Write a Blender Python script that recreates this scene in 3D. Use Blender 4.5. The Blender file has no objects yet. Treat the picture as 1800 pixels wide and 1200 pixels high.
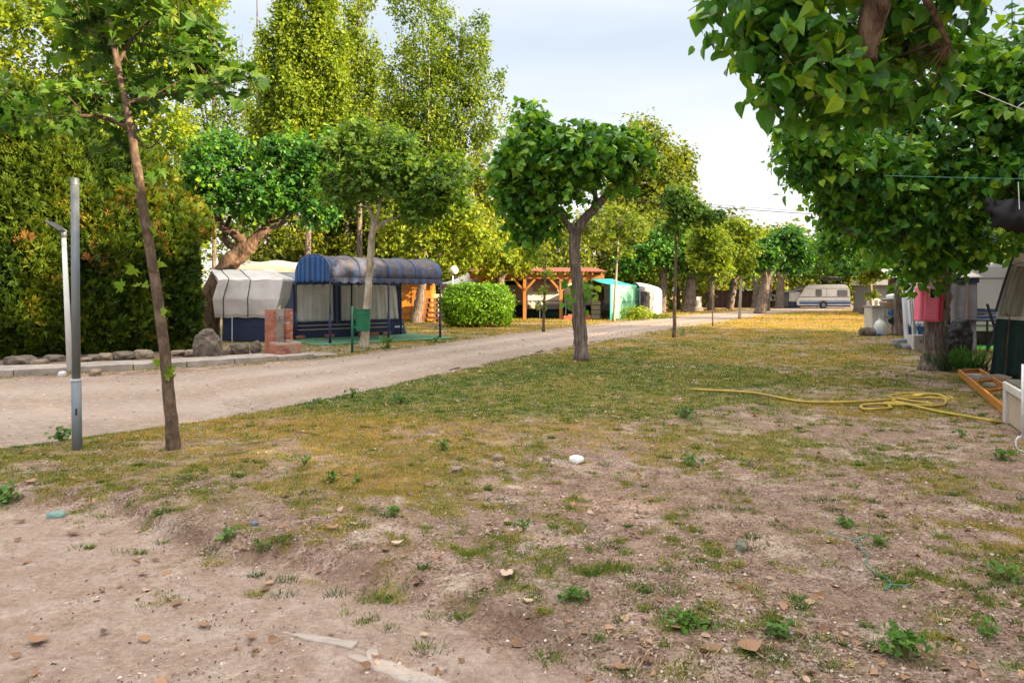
import bpy, math, random
import numpy as np
from mathutils import Vector
R = math.radians
rng = np.random.default_rng(7)
random.seed(7)
scene = bpy.context.scene
C = scene.collection

# ------------------------------------------------------------------ camera
HOR, FOC, EYE = 512.0, 1200.0, 1.6
cam = bpy.data.objects.new('camera', bpy.data.cameras.new('camera'))
C.objects.link(cam); scene.camera = cam
cam.location = (0, 0, EYE); cam.rotation_euler = (R(90), 0, 0)
cam.data.sensor_width = 36; cam.data.lens = 24
cam.data.shift_y = -(600 - HOR) / 1800
cam.data.clip_start = 0.05; cam.data.clip_end = 3000

# ------------------------------------------------------------------ sky and sun
SUN_EL, SUN_AZ = 17.0, 116.0            # azimuth clockwise from +Y; the low sun stands to the right, a little behind the camera
w = bpy.data.worlds.new('World'); scene.world = w; w.use_nodes = True
nt = w.node_tree; nt.nodes.clear()
def wn(t, **k):
    n = nt.nodes.new(t)
    for a, b in k.items(): setattr(n, a, b)
    return n
sky = wn('ShaderNodeTexSky', sky_type='NISHITA', sun_disc=False)
sky.sun_elevation = R(SUN_EL); sky.sun_rotation = R(SUN_AZ); sky.air_density = 1.0; sky.dust_density = 2.2; sky.ozone_density = 1.0
tc = wn('ShaderNodeTexCoord'); mp = wn('ShaderNodeMapping'); mp.inputs['Scale'].default_value = (1.0, 1.0, 4.5)
nz = wn('ShaderNodeTexNoise'); nz.inputs['Scale'].default_value = 2.1; nz.inputs['Detail'].default_value = 7; nz.inputs['Roughness'].default_value = .55
rp = wn('ShaderNodeValToRGB'); rp.color_ramp.elements[0].position = .3; rp.color_ramp.elements[1].position = .72
rp.color_ramp.elements[0].color = (.72, .72, .72, 1); rp.color_ramp.elements[1].color = (.97, .97, .97, 1)
mx = wn('ShaderNodeMix', data_type='RGBA')
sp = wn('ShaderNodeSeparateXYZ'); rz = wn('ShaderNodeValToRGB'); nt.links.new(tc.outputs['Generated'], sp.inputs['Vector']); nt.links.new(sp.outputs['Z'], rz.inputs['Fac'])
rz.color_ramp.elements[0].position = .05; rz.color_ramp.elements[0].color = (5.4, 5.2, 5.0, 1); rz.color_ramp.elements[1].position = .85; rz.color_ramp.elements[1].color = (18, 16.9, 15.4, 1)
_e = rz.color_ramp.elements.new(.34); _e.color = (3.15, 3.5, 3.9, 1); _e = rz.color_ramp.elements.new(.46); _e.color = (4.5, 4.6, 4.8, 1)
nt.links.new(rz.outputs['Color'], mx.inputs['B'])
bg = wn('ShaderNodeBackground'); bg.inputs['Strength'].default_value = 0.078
out = wn('ShaderNodeOutputWorld')
L = nt.links.new
L(tc.outputs['Generated'], mp.inputs['Vector']); L(mp.outputs['Vector'], nz.inputs['Vector']); L(nz.outputs['Fac'], rp.inputs['Fac'])
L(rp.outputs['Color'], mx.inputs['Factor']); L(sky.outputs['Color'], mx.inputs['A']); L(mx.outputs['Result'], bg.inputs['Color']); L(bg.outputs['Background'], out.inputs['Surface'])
sun = bpy.data.objects.new('sun', bpy.data.lights.new('sun', 'SUN')); C.objects.link(sun)
sun.data.energy = 5.0; sun.data.angle = R(.6); sun.data.color = (1.0, .76, .45)
sdir = Vector((math.sin(R(SUN_AZ)) * math.cos(R(SUN_EL)), math.cos(R(SUN_AZ)) * math.cos(R(SUN_EL)), math.sin(R(SUN_EL))))
sun.rotation_euler = sdir.to_track_quat('Z', 'Y').to_euler(); sun.location = (30, -20, 30)
scene.view_settings.view_transform = 'Standard'; scene.view_settings.look = 'None'
scene.view_settings.exposure = 1.74; scene.view_settings.gamma = 1.0
scene.cycles.max_bounces = 8; scene.cycles.transparent_max_bounces = 4
scene.cycles.diffuse_bounces = 4; scene.cycles.sample_clamp_indirect = 6

# ------------------------------------------------------------------ helpers
def P(px, py, Y): return np.array([(px - 900) / FOC * Y, Y, EYE - (py - HOR) / FOC * Y])
def G(px, py, z=0.0):
    Y = (EYE - z) * FOC / (py - HOR); return np.array([(px - 900) / FOC * Y, Y, z])

class MB:
    def __init__(s): s.v = []; s.f = []; s.n = 0
    def add(s, v, f):
        v = np.asarray(v, float).reshape(-1, 3); s.v.append(v)
        s.f += [tuple(int(i) + s.n for i in q) for q in f]; s.n += len(v); return s
    def box(s, c, d, rz=0, rx=0, ry=0, taper=1.0):
        x, y, z = np.array(d) / 2.0
        v = np.array([[a * x, b * y, e * z] for e in (-1, 1) for b in (-1, 1) for a in (-1, 1)], float)
        v[4:, :2] *= taper
        if rx: cc, ss = math.cos(rx), math.sin(rx); v = v @ np.array([[1, 0, 0], [0, cc, ss], [0, -ss, cc]])
        if ry: cc, ss = math.cos(ry), math.sin(ry); v = v @ np.array([[cc, 0, -ss], [0, 1, 0], [ss, 0, cc]])
        if rz: cc, ss = math.cos(rz), math.sin(rz); v = v @ np.array([[cc, ss, 0], [-ss, cc, 0], [0, 0, 1]])
        return s.add(v + np.array(c), [(0, 2, 3, 1), (4, 5, 7, 6), (0, 1, 5, 4), (2, 6, 7, 3), (0, 4, 6, 2), (1, 3, 7, 5)])
    def beam(s, a, b, w, h=None):
        a = np.array(a, float); b = np.array(b, float); h = h or w; t = b - a; t = t / np.linalg.norm(t)
        up = np.array([0, 0, 1.0]) if abs(t[2]) < .95 else np.array([1.0, 0, 0])
        u = np.cross(t, up); u /= np.linalg.norm(u); q = np.cross(u, t)
        v = [p + u * i * w / 2 + q * j * h / 2 for p in (a, b) for i, j in ((-1, -1), (1, -1), (1, 1), (-1, 1))]
        return s.add(v, [(0, 1, 2, 3), (7, 6, 5, 4), (0, 4, 5, 1), (1, 5, 6, 2), (2, 6, 7, 3), (3, 7, 4, 0)])
    def tube(s, pts, rad, n=10, ridge=0.0, caps=True, seed=0, freq=5):
        pts = np.asarray(pts, float); m = len(pts); rad = np.broadcast_to(np.asarray(rad, float), (m,))
        t = np.gradient(pts, axis=0); t /= np.linalg.norm(t, axis=1)[:, None] + 1e-9
        u = np.cross(t[0], [0.3, 0.9, 0.1]); u /= np.linalg.norm(u); vs = []
        g = np.random.default_rng(seed); ph = g.uniform(0, 6.28, 4)
        for i in range(m):
            u = u - t[i] * np.dot(u, t[i]); u /= np.linalg.norm(u); q = np.cross(t[i], u)
            a = np.arange(n) / n * 2 * math.pi
            k = 1 + ridge * (np.sin(a * freq + ph[0] + i * .12) * .5 + .5 * np.sin(a * (2 * freq + 3) + ph[1] - i * .2) + .6 * np.sin(a * 2 + ph[2] + i * .45)) + ridge * .7 * g.uniform(-1, 1, n)
            vs.append(pts[i] + rad[i] * k[:, None] * (np.cos(a)[:, None] * u + np.sin(a)[:, None] * q))
        f = [(i * n + j, i * n + (j + 1) % n, (i + 1) * n + (j + 1) % n, (i + 1) * n + j) for i in range(m - 1) for j in range(n)]
        if caps: f += [tuple(range(n - 1, -1, -1)), tuple(range((m - 1) * n, m * n))]
        return s.add(np.concatenate(vs), f)
    def lathe(s, c, prof, n=20):
        c = np.array(c, float); a = np.arange(n) / n * 2 * math.pi
        v = [c + np.array([r * math.cos(t), r * math.sin(t), z]) for r, z in prof for t in a]; m = len(prof)
        f = [(i * n + j, i * n + (j + 1) % n, (i + 1) * n + (j + 1) % n, (i + 1) * n + j) for i in range(m - 1) for j in range(n)]
        f += [tuple(range(n - 1, -1, -1)), tuple(range((m - 1) * n, m * n))]
        return s.add(v, f)
    def prism(s, poly, a, b, frame):
        """poly of (s,z) swept from a to b along the frame's second axis; frame = (origin, side axis, sweep axis)"""
        o, u, q = [np.array(k, float) for k in frame]; n = len(poly); z = np.array([0, 0, 1.0])
        v = [o + u * p[0] + z * p[1] + q * k for k in (a, b) for p in poly]
        f = [(i, (i + 1) % n, n + (i + 1) % n, n + i) for i in range(n)] + [tuple(range(n - 1, -1, -1)), tuple(range(n, 2 * n))]
        return s.add(v, f)
    def grid(s, fn, nx, ny):
        v = [fn(i / nx, j / ny) for j in range(ny + 1) for i in range(nx + 1)]
        f = [(j * (nx + 1) + i, j * (nx + 1) + i + 1, (j + 1) * (nx + 1) + i + 1, (j + 1) * (nx + 1) + i) for j in range(ny) for i in range(nx)]
        return s.add(v, f)
    def build(s, name, mat, parent=None, smooth=False, bevel=0, solid=0, origin=None):
        me = bpy.data.meshes.new(name); v = np.concatenate(s.v)
        loc = np.array(origin if origin is not None else (0, 0, 0), float)
        if parent is not None: loc = loc * 0
        if parent is not None and origin is None: v = v - np.array(parent['org'])
        elif origin is not None: v = v - np.array(origin)
        me.from_pydata(v.tolist(), [], s.f); me.update()
        if smooth: me.polygons.foreach_set('use_smooth', [True] * len(me.polygons))
        o = bpy.data.objects.new(name, me); C.objects.link(o); me.materials.append(mat)
        if origin is not None and parent is None: o.location = tuple(loc)
        if parent is not None: o.parent = parent
        o['org'] = list(map(float, parent['org'])) if parent is not None else list(map(float, loc))
        if solid: m = o.modifiers.new('thick', 'SOLIDIFY'); m.thickness = solid; m.offset = 0
        if bevel: m = o.modifiers.new('bev', 'BEVEL'); m.width = bevel; m.segments = 2; m.limit_method = 'ANGLE'
        return o

def tag(o, label, cat, group=None, kind=None):
    o['label'] = label
    if cat: o['category'] = cat
    if group: o['group'] = group
    if kind: o['kind'] = kind
    return o
def thing(name, label, cat, loc, group=None):
    o = bpy.data.objects.new(name, None); C.objects.link(o); o.location = tuple(map(float, loc)); o['org'] = list(map(float, loc))
    o.empty_display_size = .2
    return tag(o, label, cat, group)
def struct(o, label=None):
    o['kind'] = 'structure'
    if label: o['label'] = label
    return o
def dup(root, loc, rz=0, sc=1.0, label=None, name=None):
    r = root.copy(); C.objects.link(r); r.location = tuple(map(float, loc)); r.rotation_euler = (0, 0, rz); r.scale = (sc,) * 3 if np.isscalar(sc) else sc
    if label: r['label'] = label
    for ch in list(root.children):
        c = ch.copy(); C.objects.link(c); c.parent = r
        for g in ch.children:
            d = g.copy(); C.objects.link(d); d.parent = c
    return r

def spline(pts, n):
    pts = np.asarray(pts, float)
    if len(pts) < 3:
        t = np.linspace(0, 1, n)[:, None]; return pts[0] * (1 - t) + pts[-1] * t
    p = np.vstack([2 * pts[0] - pts[1], pts, 2 * pts[-1] - pts[-2]]); m = len(pts) - 1; o = []
    for t in np.linspace(0, m - 1e-6, n):
        i = int(t); f = t - i; a, b, c, d = p[i:i + 4]
        o.append(.5 * (2 * b + (c - a) * f + (2 * a - 5 * b + 4 * c - d) * f * f + (3 * b - a - 3 * c + d) * f ** 3))
    return np.array(o)

# value noise
_perm = np.random.default_rng(3).random((256, 256))
def vnoise(x, y):
    xi = np.floor(x).astype(int); yi = np.floor(y).astype(int); fx = x - xi; fy = y - yi
    fx = fx * fx * (3 - 2 * fx); fy = fy * fy * (3 - 2 * fy)
    g = lambda a, b: _perm[a % 256, b % 256]
    return (g(xi, yi) * (1 - fx) + g(xi + 1, yi) * fx) * (1 - fy) + (g(xi, yi + 1) * (1 - fx) + g(xi + 1, yi + 1) * fx) * fy
def fbm(x, y, o=4):
    s = 0; a = .5; t = 0
    for i in range(o): s = s + a * vnoise(x * 2 ** i + 17.3 * i, y * 2 ** i + 9.1 * i); t += a; a *= .5
    return s / t
def smooth01(a, b, x): t = np.clip((x - a) / (b - a), 0, 1); return t * t * (3 - 2 * t)

# ------------------------------------------------------------------ materials
def mat(name, build):
    m = bpy.data.materials.new(name); m.use_nodes = True; n = m.node_tree; n.nodes.clear()
    o = n.nodes.new('ShaderNodeOutputMaterial'); build(n, o); return m
class NT:
    def __init__(s, n, o): s.n = n; s.o = o
    def new(s, t, ins=None, **k):
        x = s.n.nodes.new(t)
        for a, b in k.items(): setattr(x, a, b)
        for a, b in (ins or {}).items():
            if isinstance(b, bpy.types.NodeSocket): s.n.links.new(b, x.inputs[a])
            else: x.inputs[a].default_value = b
        return x
    def coord(s, scale=(1, 1, 1), kind='Object'):
        t = s.new('ShaderNodeTexCoord'); m = s.new('ShaderNodeMapping', {'Vector': t.outputs[kind], 'Scale': scale}); return m.outputs['Vector']
    def noise(s, vec, scale, detail=4, rough=.55, dist=0):
        return s.new('ShaderNodeTexNoise', {'Vector': vec, 'Scale': scale, 'Detail': detail, 'Roughness': rough, 'Distortion': dist}).outputs['Fac']
    def ramp(s, fac, stops):
        r = s.new('ShaderNodeValToRGB', {'Fac': fac}); e = r.color_ramp.elements
        while len(e) < len(stops): e.new(.5)
        for k, (p, c) in zip(e, stops): k.position = p; k.color = (*c, 1) if len(c) == 3 else c
        return r.outputs['Color']
    def mix(s, fac, a, b, blend='MIX'):
        x = s.new('ShaderNodeMix', data_type='RGBA', blend_type=blend)
        for k, v in (('Factor', fac), ('A', a), ('B', b)):
            if isinstance(v, bpy.types.NodeSocket): s.n.links.new(v, x.inputs[k])
            else: x.inputs[k].default_value = v if k == 'Factor' else (*v, 1)
        return x.outputs['Result']
    def bump(s, h, strength=.5, dist=.02): return s.new('ShaderNodeBump', {'Height': h, 'Strength': strength, 'Distance': dist}).outputs['Normal']
    def surf(s, col, rough=.7, normal=None, metal=0, spec=.4):
        b = s.new('ShaderNodeBsdfPrincipled', {'Roughness': rough, 'Metallic': metal, 'Specular IOR Level': spec})
        if isinstance(col, bpy.types.NodeSocket): s.n.links.new(col, b.inputs['Base Color'])
        else: b.inputs['Base Color'].default_value = (*col, 1)
        if normal is not None: s.n.links.new(normal, b.inputs['Normal'])
        s.n.links.new(b.outputs['BSDF'], s.o.inputs['Surface']); return b

def plain(name, col, rough=.6, var=.18, scale=6, metal=0, bump=.15, spec=.4, dirt=None, stretch=(1, 1, 1)):
    """a painted / moulded / woven surface: base colour with mottling, grime and fine relief"""
    def f(n, o):
        t = NT(n, o); c = t.coord(stretch); a = t.noise(c, scale, 6, .6); fine = t.noise(c, scale * 14, 3, .6)
        lo = tuple(max(0, x * (1 - var)) for x in col); hi = tuple(min(1, x * (1 + var)) for x in col)
        k = t.ramp(a, [(.3, lo), (.7, hi)])
        if dirt is not None: k = t.mix(t.ramp(t.noise(c, scale * .45, 8, .65, .4), [(.48, (0, 0, 0)), (.75, (.75,) * 3)]), k, dirt)
        t.surf(k, rough, t.bump(fine, bump, .01) if bump else None, metal, spec)
    return mat(name, f)
def leafmat(name, stops, trans=.45, gloss=.5, tint=(1.25, 1.15, .45)):
    def f(n, o):
        t = NT(n, o); a = t.new('ShaderNodeAttribute', attribute_name='tone').outputs['Fac']
        col = t.ramp(a, stops)
        b = t.new('ShaderNodeBsdfPrincipled', {'Base Color': col, 'Roughness': gloss, 'Specular IOR Level': .35})
        tr = t.new('ShaderNodeBsdfTranslucent', {'Color': t.mix(1.0, col, tint, 'MULTIPLY')})
        x = t.new('ShaderNodeMixShader', {0: trans, 1: b.outputs[0], 2: tr.outputs[0]})
        n.links.new(x.outputs[0], o.inputs['Surface'])
    return mat(name, f)
def barkmat(name, c1, c2, c3, vs=(7, 7, 1.2), scale=2.2, bump=.9, patches=False):
    def f(n, o):
        t = NT(n, o); c = t.coord(vs); a = t.noise(c, scale, 8, .62, .4); b = t.noise(t.coord((1, 1, 1)), 3.2, 5, .6)
        k = t.ramp(a, [(.32, c1), (.5, c2), (.68, c3)])
        k = t.mix(t.ramp(b, [(.45, (0, 0, 0)), (.62, (.5,) * 3)]), k, c3 if patches else tuple(x * .75 for x in c2))
        t.surf(k, .9, t.bump(a, bump, .04), spec=.15)
    return mat(name, f)

M = {}
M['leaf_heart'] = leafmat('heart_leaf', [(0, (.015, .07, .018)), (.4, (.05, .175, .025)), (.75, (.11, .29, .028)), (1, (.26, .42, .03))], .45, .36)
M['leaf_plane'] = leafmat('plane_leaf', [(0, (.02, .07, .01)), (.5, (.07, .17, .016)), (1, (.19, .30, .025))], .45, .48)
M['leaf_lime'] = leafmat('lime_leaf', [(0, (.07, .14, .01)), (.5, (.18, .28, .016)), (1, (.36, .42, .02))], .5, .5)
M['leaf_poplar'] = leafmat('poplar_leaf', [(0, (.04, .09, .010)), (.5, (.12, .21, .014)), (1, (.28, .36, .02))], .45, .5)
M['leaf_far'] = leafmat('far_leaf', [(0, (.035, .07, .008)), (.5, (.13, .19, .012)), (1, (.32, .33, .02))], .45, .55)
M['cypress'] = leafmat('cypress_spray', [(0, (.02, .05, .008)), (.4, (.07, .13, .01)), (.75, (.13, .185, .012)), (.9, (.22, .19, .02)), (1, (.2, .10, .035))], .3, .6, (1.3, 1.1, .4))
M['bush'] = leafmat('laurel_leaf', [(0, (.04, .12, .006)), (.5, (.12, .27, .010)), (1, (.3, .45, .015))], .4, .35)
M['weed'] = leafmat('weed_leaf', [(0, (.02, .075, .010)), (1, (.09, .21, .02))], .35, .5)
M['iris'] = leafmat('iris_leaf', [(0, (.02, .09, .02)), (1, (.09, .22, .05))], .35, .35)
M['grass'] = leafmat('grass_blade', [(0, (.025, .08, .005)), (.35, (.10, .20, .008)), (.6, (.30, .25, .018)), (1, (.56, .33, .08))], .3, .6, (1.2, 1.1, .6))
M['litter'] = leafmat('dry_leaf', [(0, (.09, .05, .03)), (.5, (.3, .17, .1)), (1, (.55, .42, .33))], .15, .6, (1.1, .9, .7))
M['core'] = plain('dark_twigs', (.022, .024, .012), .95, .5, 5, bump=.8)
M['bark_old'] = barkmat('old_bark', (.035, .027, .023), (.15, .12, .105), (.30, .25, .22), (9, 9, 1.1), 2.0, 1.0)
M['bark_warm'] = barkmat('warm_bark', (.03, .02, .015), (.13, .085, .06), (.26, .185, .135), (6, 6, 1.4), 2.2, 1.0)
M['bark_plane'] = barkmat('plane_bark', (.16, .13, .09), (.33, .28, .21), (.5, .45, .37), (2.5, 2.5, 1.2), 2.6, .35, True)
M['bark_young'] = barkmat('young_bark', (.04, .03, .024), (.11, .078, .058), (.2, .15, .115), (5, 5, 3.0), 3.0, .5)
M['bark_pale'] = barkmat('pale_bark', (.14, .12, .1), (.33, .29, .25), (.5, .46, .41), (4, 4, .8), 2, .6)
# ------------------------------------------------------------------ ground
RY = [540, 560, 600, 650, 700, 750, 800, 850, 900, 950, 1000, 1100, 1200]; RX = [-600, 0, 300, 600, 900, 1200, 1500, 1800, 2400]
DEN = np.array([[.7] * 9, [.7] * 9, [.6, .6, .6, .6, .7, .75, .66, .5, .5], [.5, .5, .5, .8, 1.0, .95, .68, .5, .5], [.6, .6, .85, 1.0, 1.0, .8, .62, .6, .6],
    [.6, .65, .8, .86, .76, .7, .52, .48, .48], [.7, .85, .78, .74, .62, .58, .5, .43, .43], [.6, .8, .74, .7, .55, .45, .38, .38, .4], [0, .1, .62, .66, .45, .36, .34, .4, .4],
    [0, 0, .2, .58, .4, .36, .34, .42, .4], [0, 0, .02, .28, .4, .34, .36, .42, .4], [0, 0, 0, .02, .24, .4, .36, .38, .4], [0, 0, 0, 0, .03, .3, .32, .34, .4]])
DRY = np.array([[.9] * 9, [.8, .8, .8, .8, .8, .75, .85, .7, .7], [.5, .5, .5, .5, .55, .6, .65, .5, .5], [.6, .6, .5, .3, .22, .3, .5, .5, .5], [.6, .5, .35, .16, .2, .4, .45, .35, .35],
    [.5, .5, .6, .72, .55, .45, .4, .35, .35], [.4, .35, .5, .82, .65, .35, .35, .35, .35], [.3, .28, .4, .65, .5, .4, .4, .35, .35], [.4, .3, .4, .5, .42, .4, .5, .35, .3],
    [.4] * 9, [.4] * 9, [.4] * 9, [.35] * 9])
def table(T, x, y):
    Y = np.maximum(y, 2.2); py = HOR + EYE * FOC / Y; px = 900 + x / Y * FOC
    py = np.clip(py, RY[0], RY[-1] - .01); px = np.clip(px, RX[0], RX[-1] - .01)
    i = np.clip(np.searchsorted(RY, py, 'right') - 1, 0, len(RY) - 2); j = np.clip(np.searchsorted(RX, px, 'right') - 1, 0, len(RX) - 2)
    a = (py - np.array(RY)[i]) / (np.array(RY)[i + 1] - np.array(RY)[i]); b = (px - np.array(RX)[j]) / (np.array(RX)[j + 1] - np.array(RX)[j])
    return (T[i, j] * (1 - b) + T[i, j + 1] * b) * (1 - a) + (T[i + 1, j] * (1 - b) + T[i + 1, j + 1] * b) * a
# road edges (left side, right side), far end bends away behind the trees
RL = np.array([(-60, 6.8), (-30, 9.8), (-9.4, 12.55), (-5.6, 14.9), (-3.9, 17.2), (-2.5, 20.2), (0, 25.5), (2.6, 30.5), (7.7, 39.5), (14.7, 50.5), (23, 62), (32, 72)], float)
RR = np.array([(-60, -2), (-30, 1.5), (-5.15, 6.85), (-3.85, 8.3), (-2.35, 10.9), (-.85, 14.6), (1.6, 19.6), (4.2, 24.4), (7.6, 30.6), (12.3, 38.2), (19.5, 50), (36, 66)], float)
def offset_side(poly, x, y):
    """signed: >0 on the side of larger x (towards the lawn)"""
    best = np.full(x.shape, 1e9); sg = np.zeros(x.shape)
    for a, b in zip(poly[:-1], poly[1:]):
        d = b - a; t = np.clip(((x - a[0]) * d[0] + (y - a[1]) * d[1]) / (d @ d), 0, 1)
        dx = x - a[0] - t * d[0]; dy = y - a[1] - t * d[1]; q = np.hypot(dx, dy); s = np.sign(d[1] * (x - a[0]) - d[0] * (y - a[1]))
        m = q < best; best = np.where(m, q, best); sg = np.where(m, s, sg)
    return best * sg
def road_mask(x, y):  # positive inside the road
    return np.minimum(offset_side(RL, x, y), -offset_side(RR, x, y))
BANK = [(-600, 835), (0, 878), (200, 893), (330, 955), (480, 985), (640, 1020), (800, 1075), (1000, 1140), (1200, 1200), (2400, 1400)]
def bank_d(x, y):
    Y = np.maximum(y, 2.2); py = HOR + EYE * FOC / Y; px = 900 + x / Y * FOC
    by = np.interp(px, [b[0] for b in BANK], [b[1] for b in BANK]); Yb = EYE * FOC / (by - HOR); return y - Yb - .05 * (fbm(x * 3, y * 3) - .5) * 3
def height(x, y):
    near = smooth01(14, 6, y); k = bank_d(x, y)
    lift = smooth01(-.10, .14, k) * (.09 * smooth01(3.0, -1.5, x)) * smooth01(11, 6.5, y)
    z = lift + near * (.025 * (fbm(x * 1.3, y * 1.3) - .5) + .016 * (fbm(x * 5 + 7, y * 5) - .5) + .016 * (fbm(x * 17, y * 17 + 3) - .5))
    z = z + .03 * (fbm(x * .35 + 5, y * .35) - .5) * smooth01(2, 6, y)
    rm = road_mask(x, y); z = z * (1 - .95 * smooth01(-.5, .1, rm)) - .014 * smooth01(-.15, .3, rm)
    return z
def grass_density(x, y):
    d = table(DEN, x, y); n = fbm(x * 1.1 + 3, y * 1.1, 3) * .34 + fbm(x * 4.5, y * 4.5 + 8, 3) * .33 + fbm(x * 15, y * 15 + 8, 2) * .33
    n = (n - .5) * 3.3 + .5
    g = smooth01(.44, .72, d + (n - .5) * .75)
    rm = road_mask(x, y) + .9 * (fbm(x * 2.2, y * 2.2) - .5) - .06
    return g * smooth01(.06, -.2, rm)
def dryness(x, y):
    return np.clip(table(DRY, x, y) + (fbm(x * .9 + 40, y * .9, 4) - .5) * .9, 0, 1)
def axis(lo, hi, a, b, fine, grow):
    mid = list(np.arange(a, b, fine)); s = fine; p = b; up = []
    while p < hi: up.append(p); s *= grow; p += s
    up.append(hi); s = fine; p = a - fine; dn = []
    while p > lo: dn.append(p); s *= grow; p -= s
    dn.append(lo); return np.array(dn[::-1] + mid + up)
def set_point_attr(me, name, arr):
    a = me.attributes.new(name, 'FLOAT', 'POINT'); a.data.foreach_set('value', np.asarray(arr, np.float32))
def fast_mesh(name, verts, loops, k, mat, parent=None, smooth=False, attrs=None, origin=None):
    """verts (n,3), loops flat vertex indices with k corners per face"""
    org = np.array(parent['org'] if parent is not None else (origin if origin is not None else (0, 0, 0)), float)
    me = bpy.data.meshes.new(name); v = (verts - org).astype(np.float32); nf = len(loops) // k
    me.vertices.add(len(v)); me.vertices.foreach_set('co', v.ravel()); me.loops.add(len(loops)); me.loops.foreach_set('vertex_index', np.asarray(loops, np.int32))
    me.polygons.add(nf); me.polygons.foreach_set('loop_start', np.arange(nf, dtype=np.int32) * k)
    try: me.polygons.foreach_set('loop_total', np.full(nf, k, np.int32))
    except Exception: pass
    me.polygons.foreach_set('use_smooth', np.full(nf, smooth)); me.update(calc_edges=True); me.materials.append(mat)
    for a, b in (attrs or {}).items(): set_point_attr(me, a, b)
    o = bpy.data.objects.new(name, me); C.objects.link(o)
    if parent is not None: o.parent = parent
    else: o.location = tuple(org)
    o['org'] = list(map(float, org)); return o
xs = axis(-420, 420, -5.6, 6.2, .045, 1.055); ys = axis(-90, 700, 2.6, 9.5, .04, 1.03)
XX, YY = np.meshgrid(xs, ys); ZZ = height(XX, YY); nx, ny = len(xs), len(ys)
idx = np.arange(nx * ny).reshape(ny, nx); quad = np.stack([idx[:-1, :-1], idx[:-1, 1:], idx[1:, 1:], idx[1:, :-1]], -1).reshape(-1)
def ground_build(n, o):
    t = NT(n, o); at = lambda a: t.new('ShaderNodeAttribute', attribute_name=a).outputs['Fac']
    c = t.coord(); big = t.noise(c, .8, 6, .6); mid = t.noise(c, 4.5, 7, .65, .3); fine = t.noise(c, 26, 6, .7); grit = t.noise(c, 110, 3, .6)
    dirt = t.ramp(mid, [(.28, (.15, .093, .068)), (.45, (.28, .188, .148)), (.58, (.38, .272, .222)), (.75, (.53, .41, .35))])
    dirt = t.mix(t.ramp(big, [(.42, (0, 0, 0)), (.6, (.6,) * 3)]), dirt, (.235, .165, .125))
    dirt = t.mix(t.ramp(t.noise(c, 1.9, 8, .72, .6), [(.52, (0, 0, 0)), (.64, (.8,) * 3)]), dirt, (.53, .445, .375))
    dirt = t.mix(.75, dirt, t.ramp(fine, [(.3, (.45, .42, .40)), (.52, (1.0, 1.0, 1.0)), (.72, (1.3, 1.28, 1.25))]), 'MULTIPLY')
    deb = t.noise(c, 58, 5, .75); patch = t.noise(c, 6.5, 6, .7, .5)
    dirt = t.mix(t.new('ShaderNodeMath', {0: t.ramp(deb, [(.48, (0,) * 3), (.57, (1,) * 3)]), 1: t.ramp(patch, [(.38, (.15,) * 3), (.56, (1,) * 3)])}, operation='MULTIPLY').outputs[0], dirt, (.075, .043, .032))
    dirt = t.mix(t.new('ShaderNodeMath', {0: t.ramp(t.noise(c, 34, 6, .8), [(.56, (0,) * 3), (.63, (.85,) * 3)]), 1: 1.0}, operation='MULTIPLY').outputs[0], dirt, (.50, .41, .37))
    dirt = t.mix(t.new('ShaderNodeMath', {0: at('path'), 1: .72}, operation='MULTIPLY').outputs[0], dirt, t.mix(.5, t.ramp(mid, [(.35, (.32, .23, .19)), (.5, (.40, .30, .255)), (.62, (.52, .44, .40))]), t.ramp(fine, [(.35, (.25, .17, .135)), (.65, (.48, .385, .33))])))
    dirt = t.mix(t.new('ShaderNodeMath', {0: at('edge'), 1: t.ramp(fine, [(.35, (.3,) * 3), (.6, (.9,) * 3)])}, operation='MULTIPLY').outputs[0], dirt, (.13, .085, .06))
    # crumbs and small stones
    vor = t.new('ShaderNodeTexVoronoi', {'Vector': c, 'Scale': 42.0, 'Randomness': 1.0}); sz = t.ramp(vor.outputs['Distance'], [(.10, (1, 1, 1)), (.24, (0, 0, 0))])
    pick = t.ramp(t.new('ShaderNodeSeparateColor', {'Color': vor.outputs['Color']}).outputs['Red'], [(.80, (0, 0, 0)), (.83, (1, 1, 1))])
    crumb = t.mix(1.0, sz, pick, 'MULTIPLY'); dirt = t.mix(crumb, dirt, (.52, .45, .42))
    dry = t.ramp(mid, [(.3, (.14, .075, .02)), (.55, (.33, .19, .045)), (.75, (.48, .30, .09))]); green = t.ramp(mid, [(.3, (.035, .065, .005)), (.6, (.12, .16, .010)), (.8, (.24, .21, .02))])
    turf = t.mix(at('dry'), green, dry); turf = t.mix(.7, turf, t.ramp(fine, [(.3, (.4,) * 3), (.6, (1.15,) * 3)]), 'MULTIPLY')
    gf = t.new('ShaderNodeMath', {0: at('grass'), 1: t.ramp(fine, [(.3, (.55,) * 3), (.65, (1,) * 3)])}, operation='MULTIPLY').outputs[0]
    gf = t.new('ShaderNodeMath', {0: gf, 1: t.new('ShaderNodeMath', {0: at('turf'), 1: t.ramp(mid, [(.3, (.55,) * 3), (.6, (1,) * 3)])}, operation='MULTIPLY').outputs[0]}, operation='MAXIMUM').outputs[0]
    gf2 = t.new('ShaderNodeMath', {0: gf, 1: .9}, operation='MULTIPLY').outputs[0]
    col = t.mix(gf2, dirt, turf)
    b1 = t.bump(mid, .25, .02); b2 = t.new('ShaderNodeBump', {'Height': fine, 'Strength': .8, 'Distance': .015, 'Normal': b1}).outputs['Normal']
    b3 = t.new('ShaderNodeBump', {'Height': crumb, 'Strength': .9, 'Distance': .01, 'Normal': b2}).outputs['Normal']
    b4 = t.new('ShaderNodeBump', {'Height': deb, 'Strength': 1.0, 'Distance': .018, 'Normal': b3}).outputs['Normal']
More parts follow.
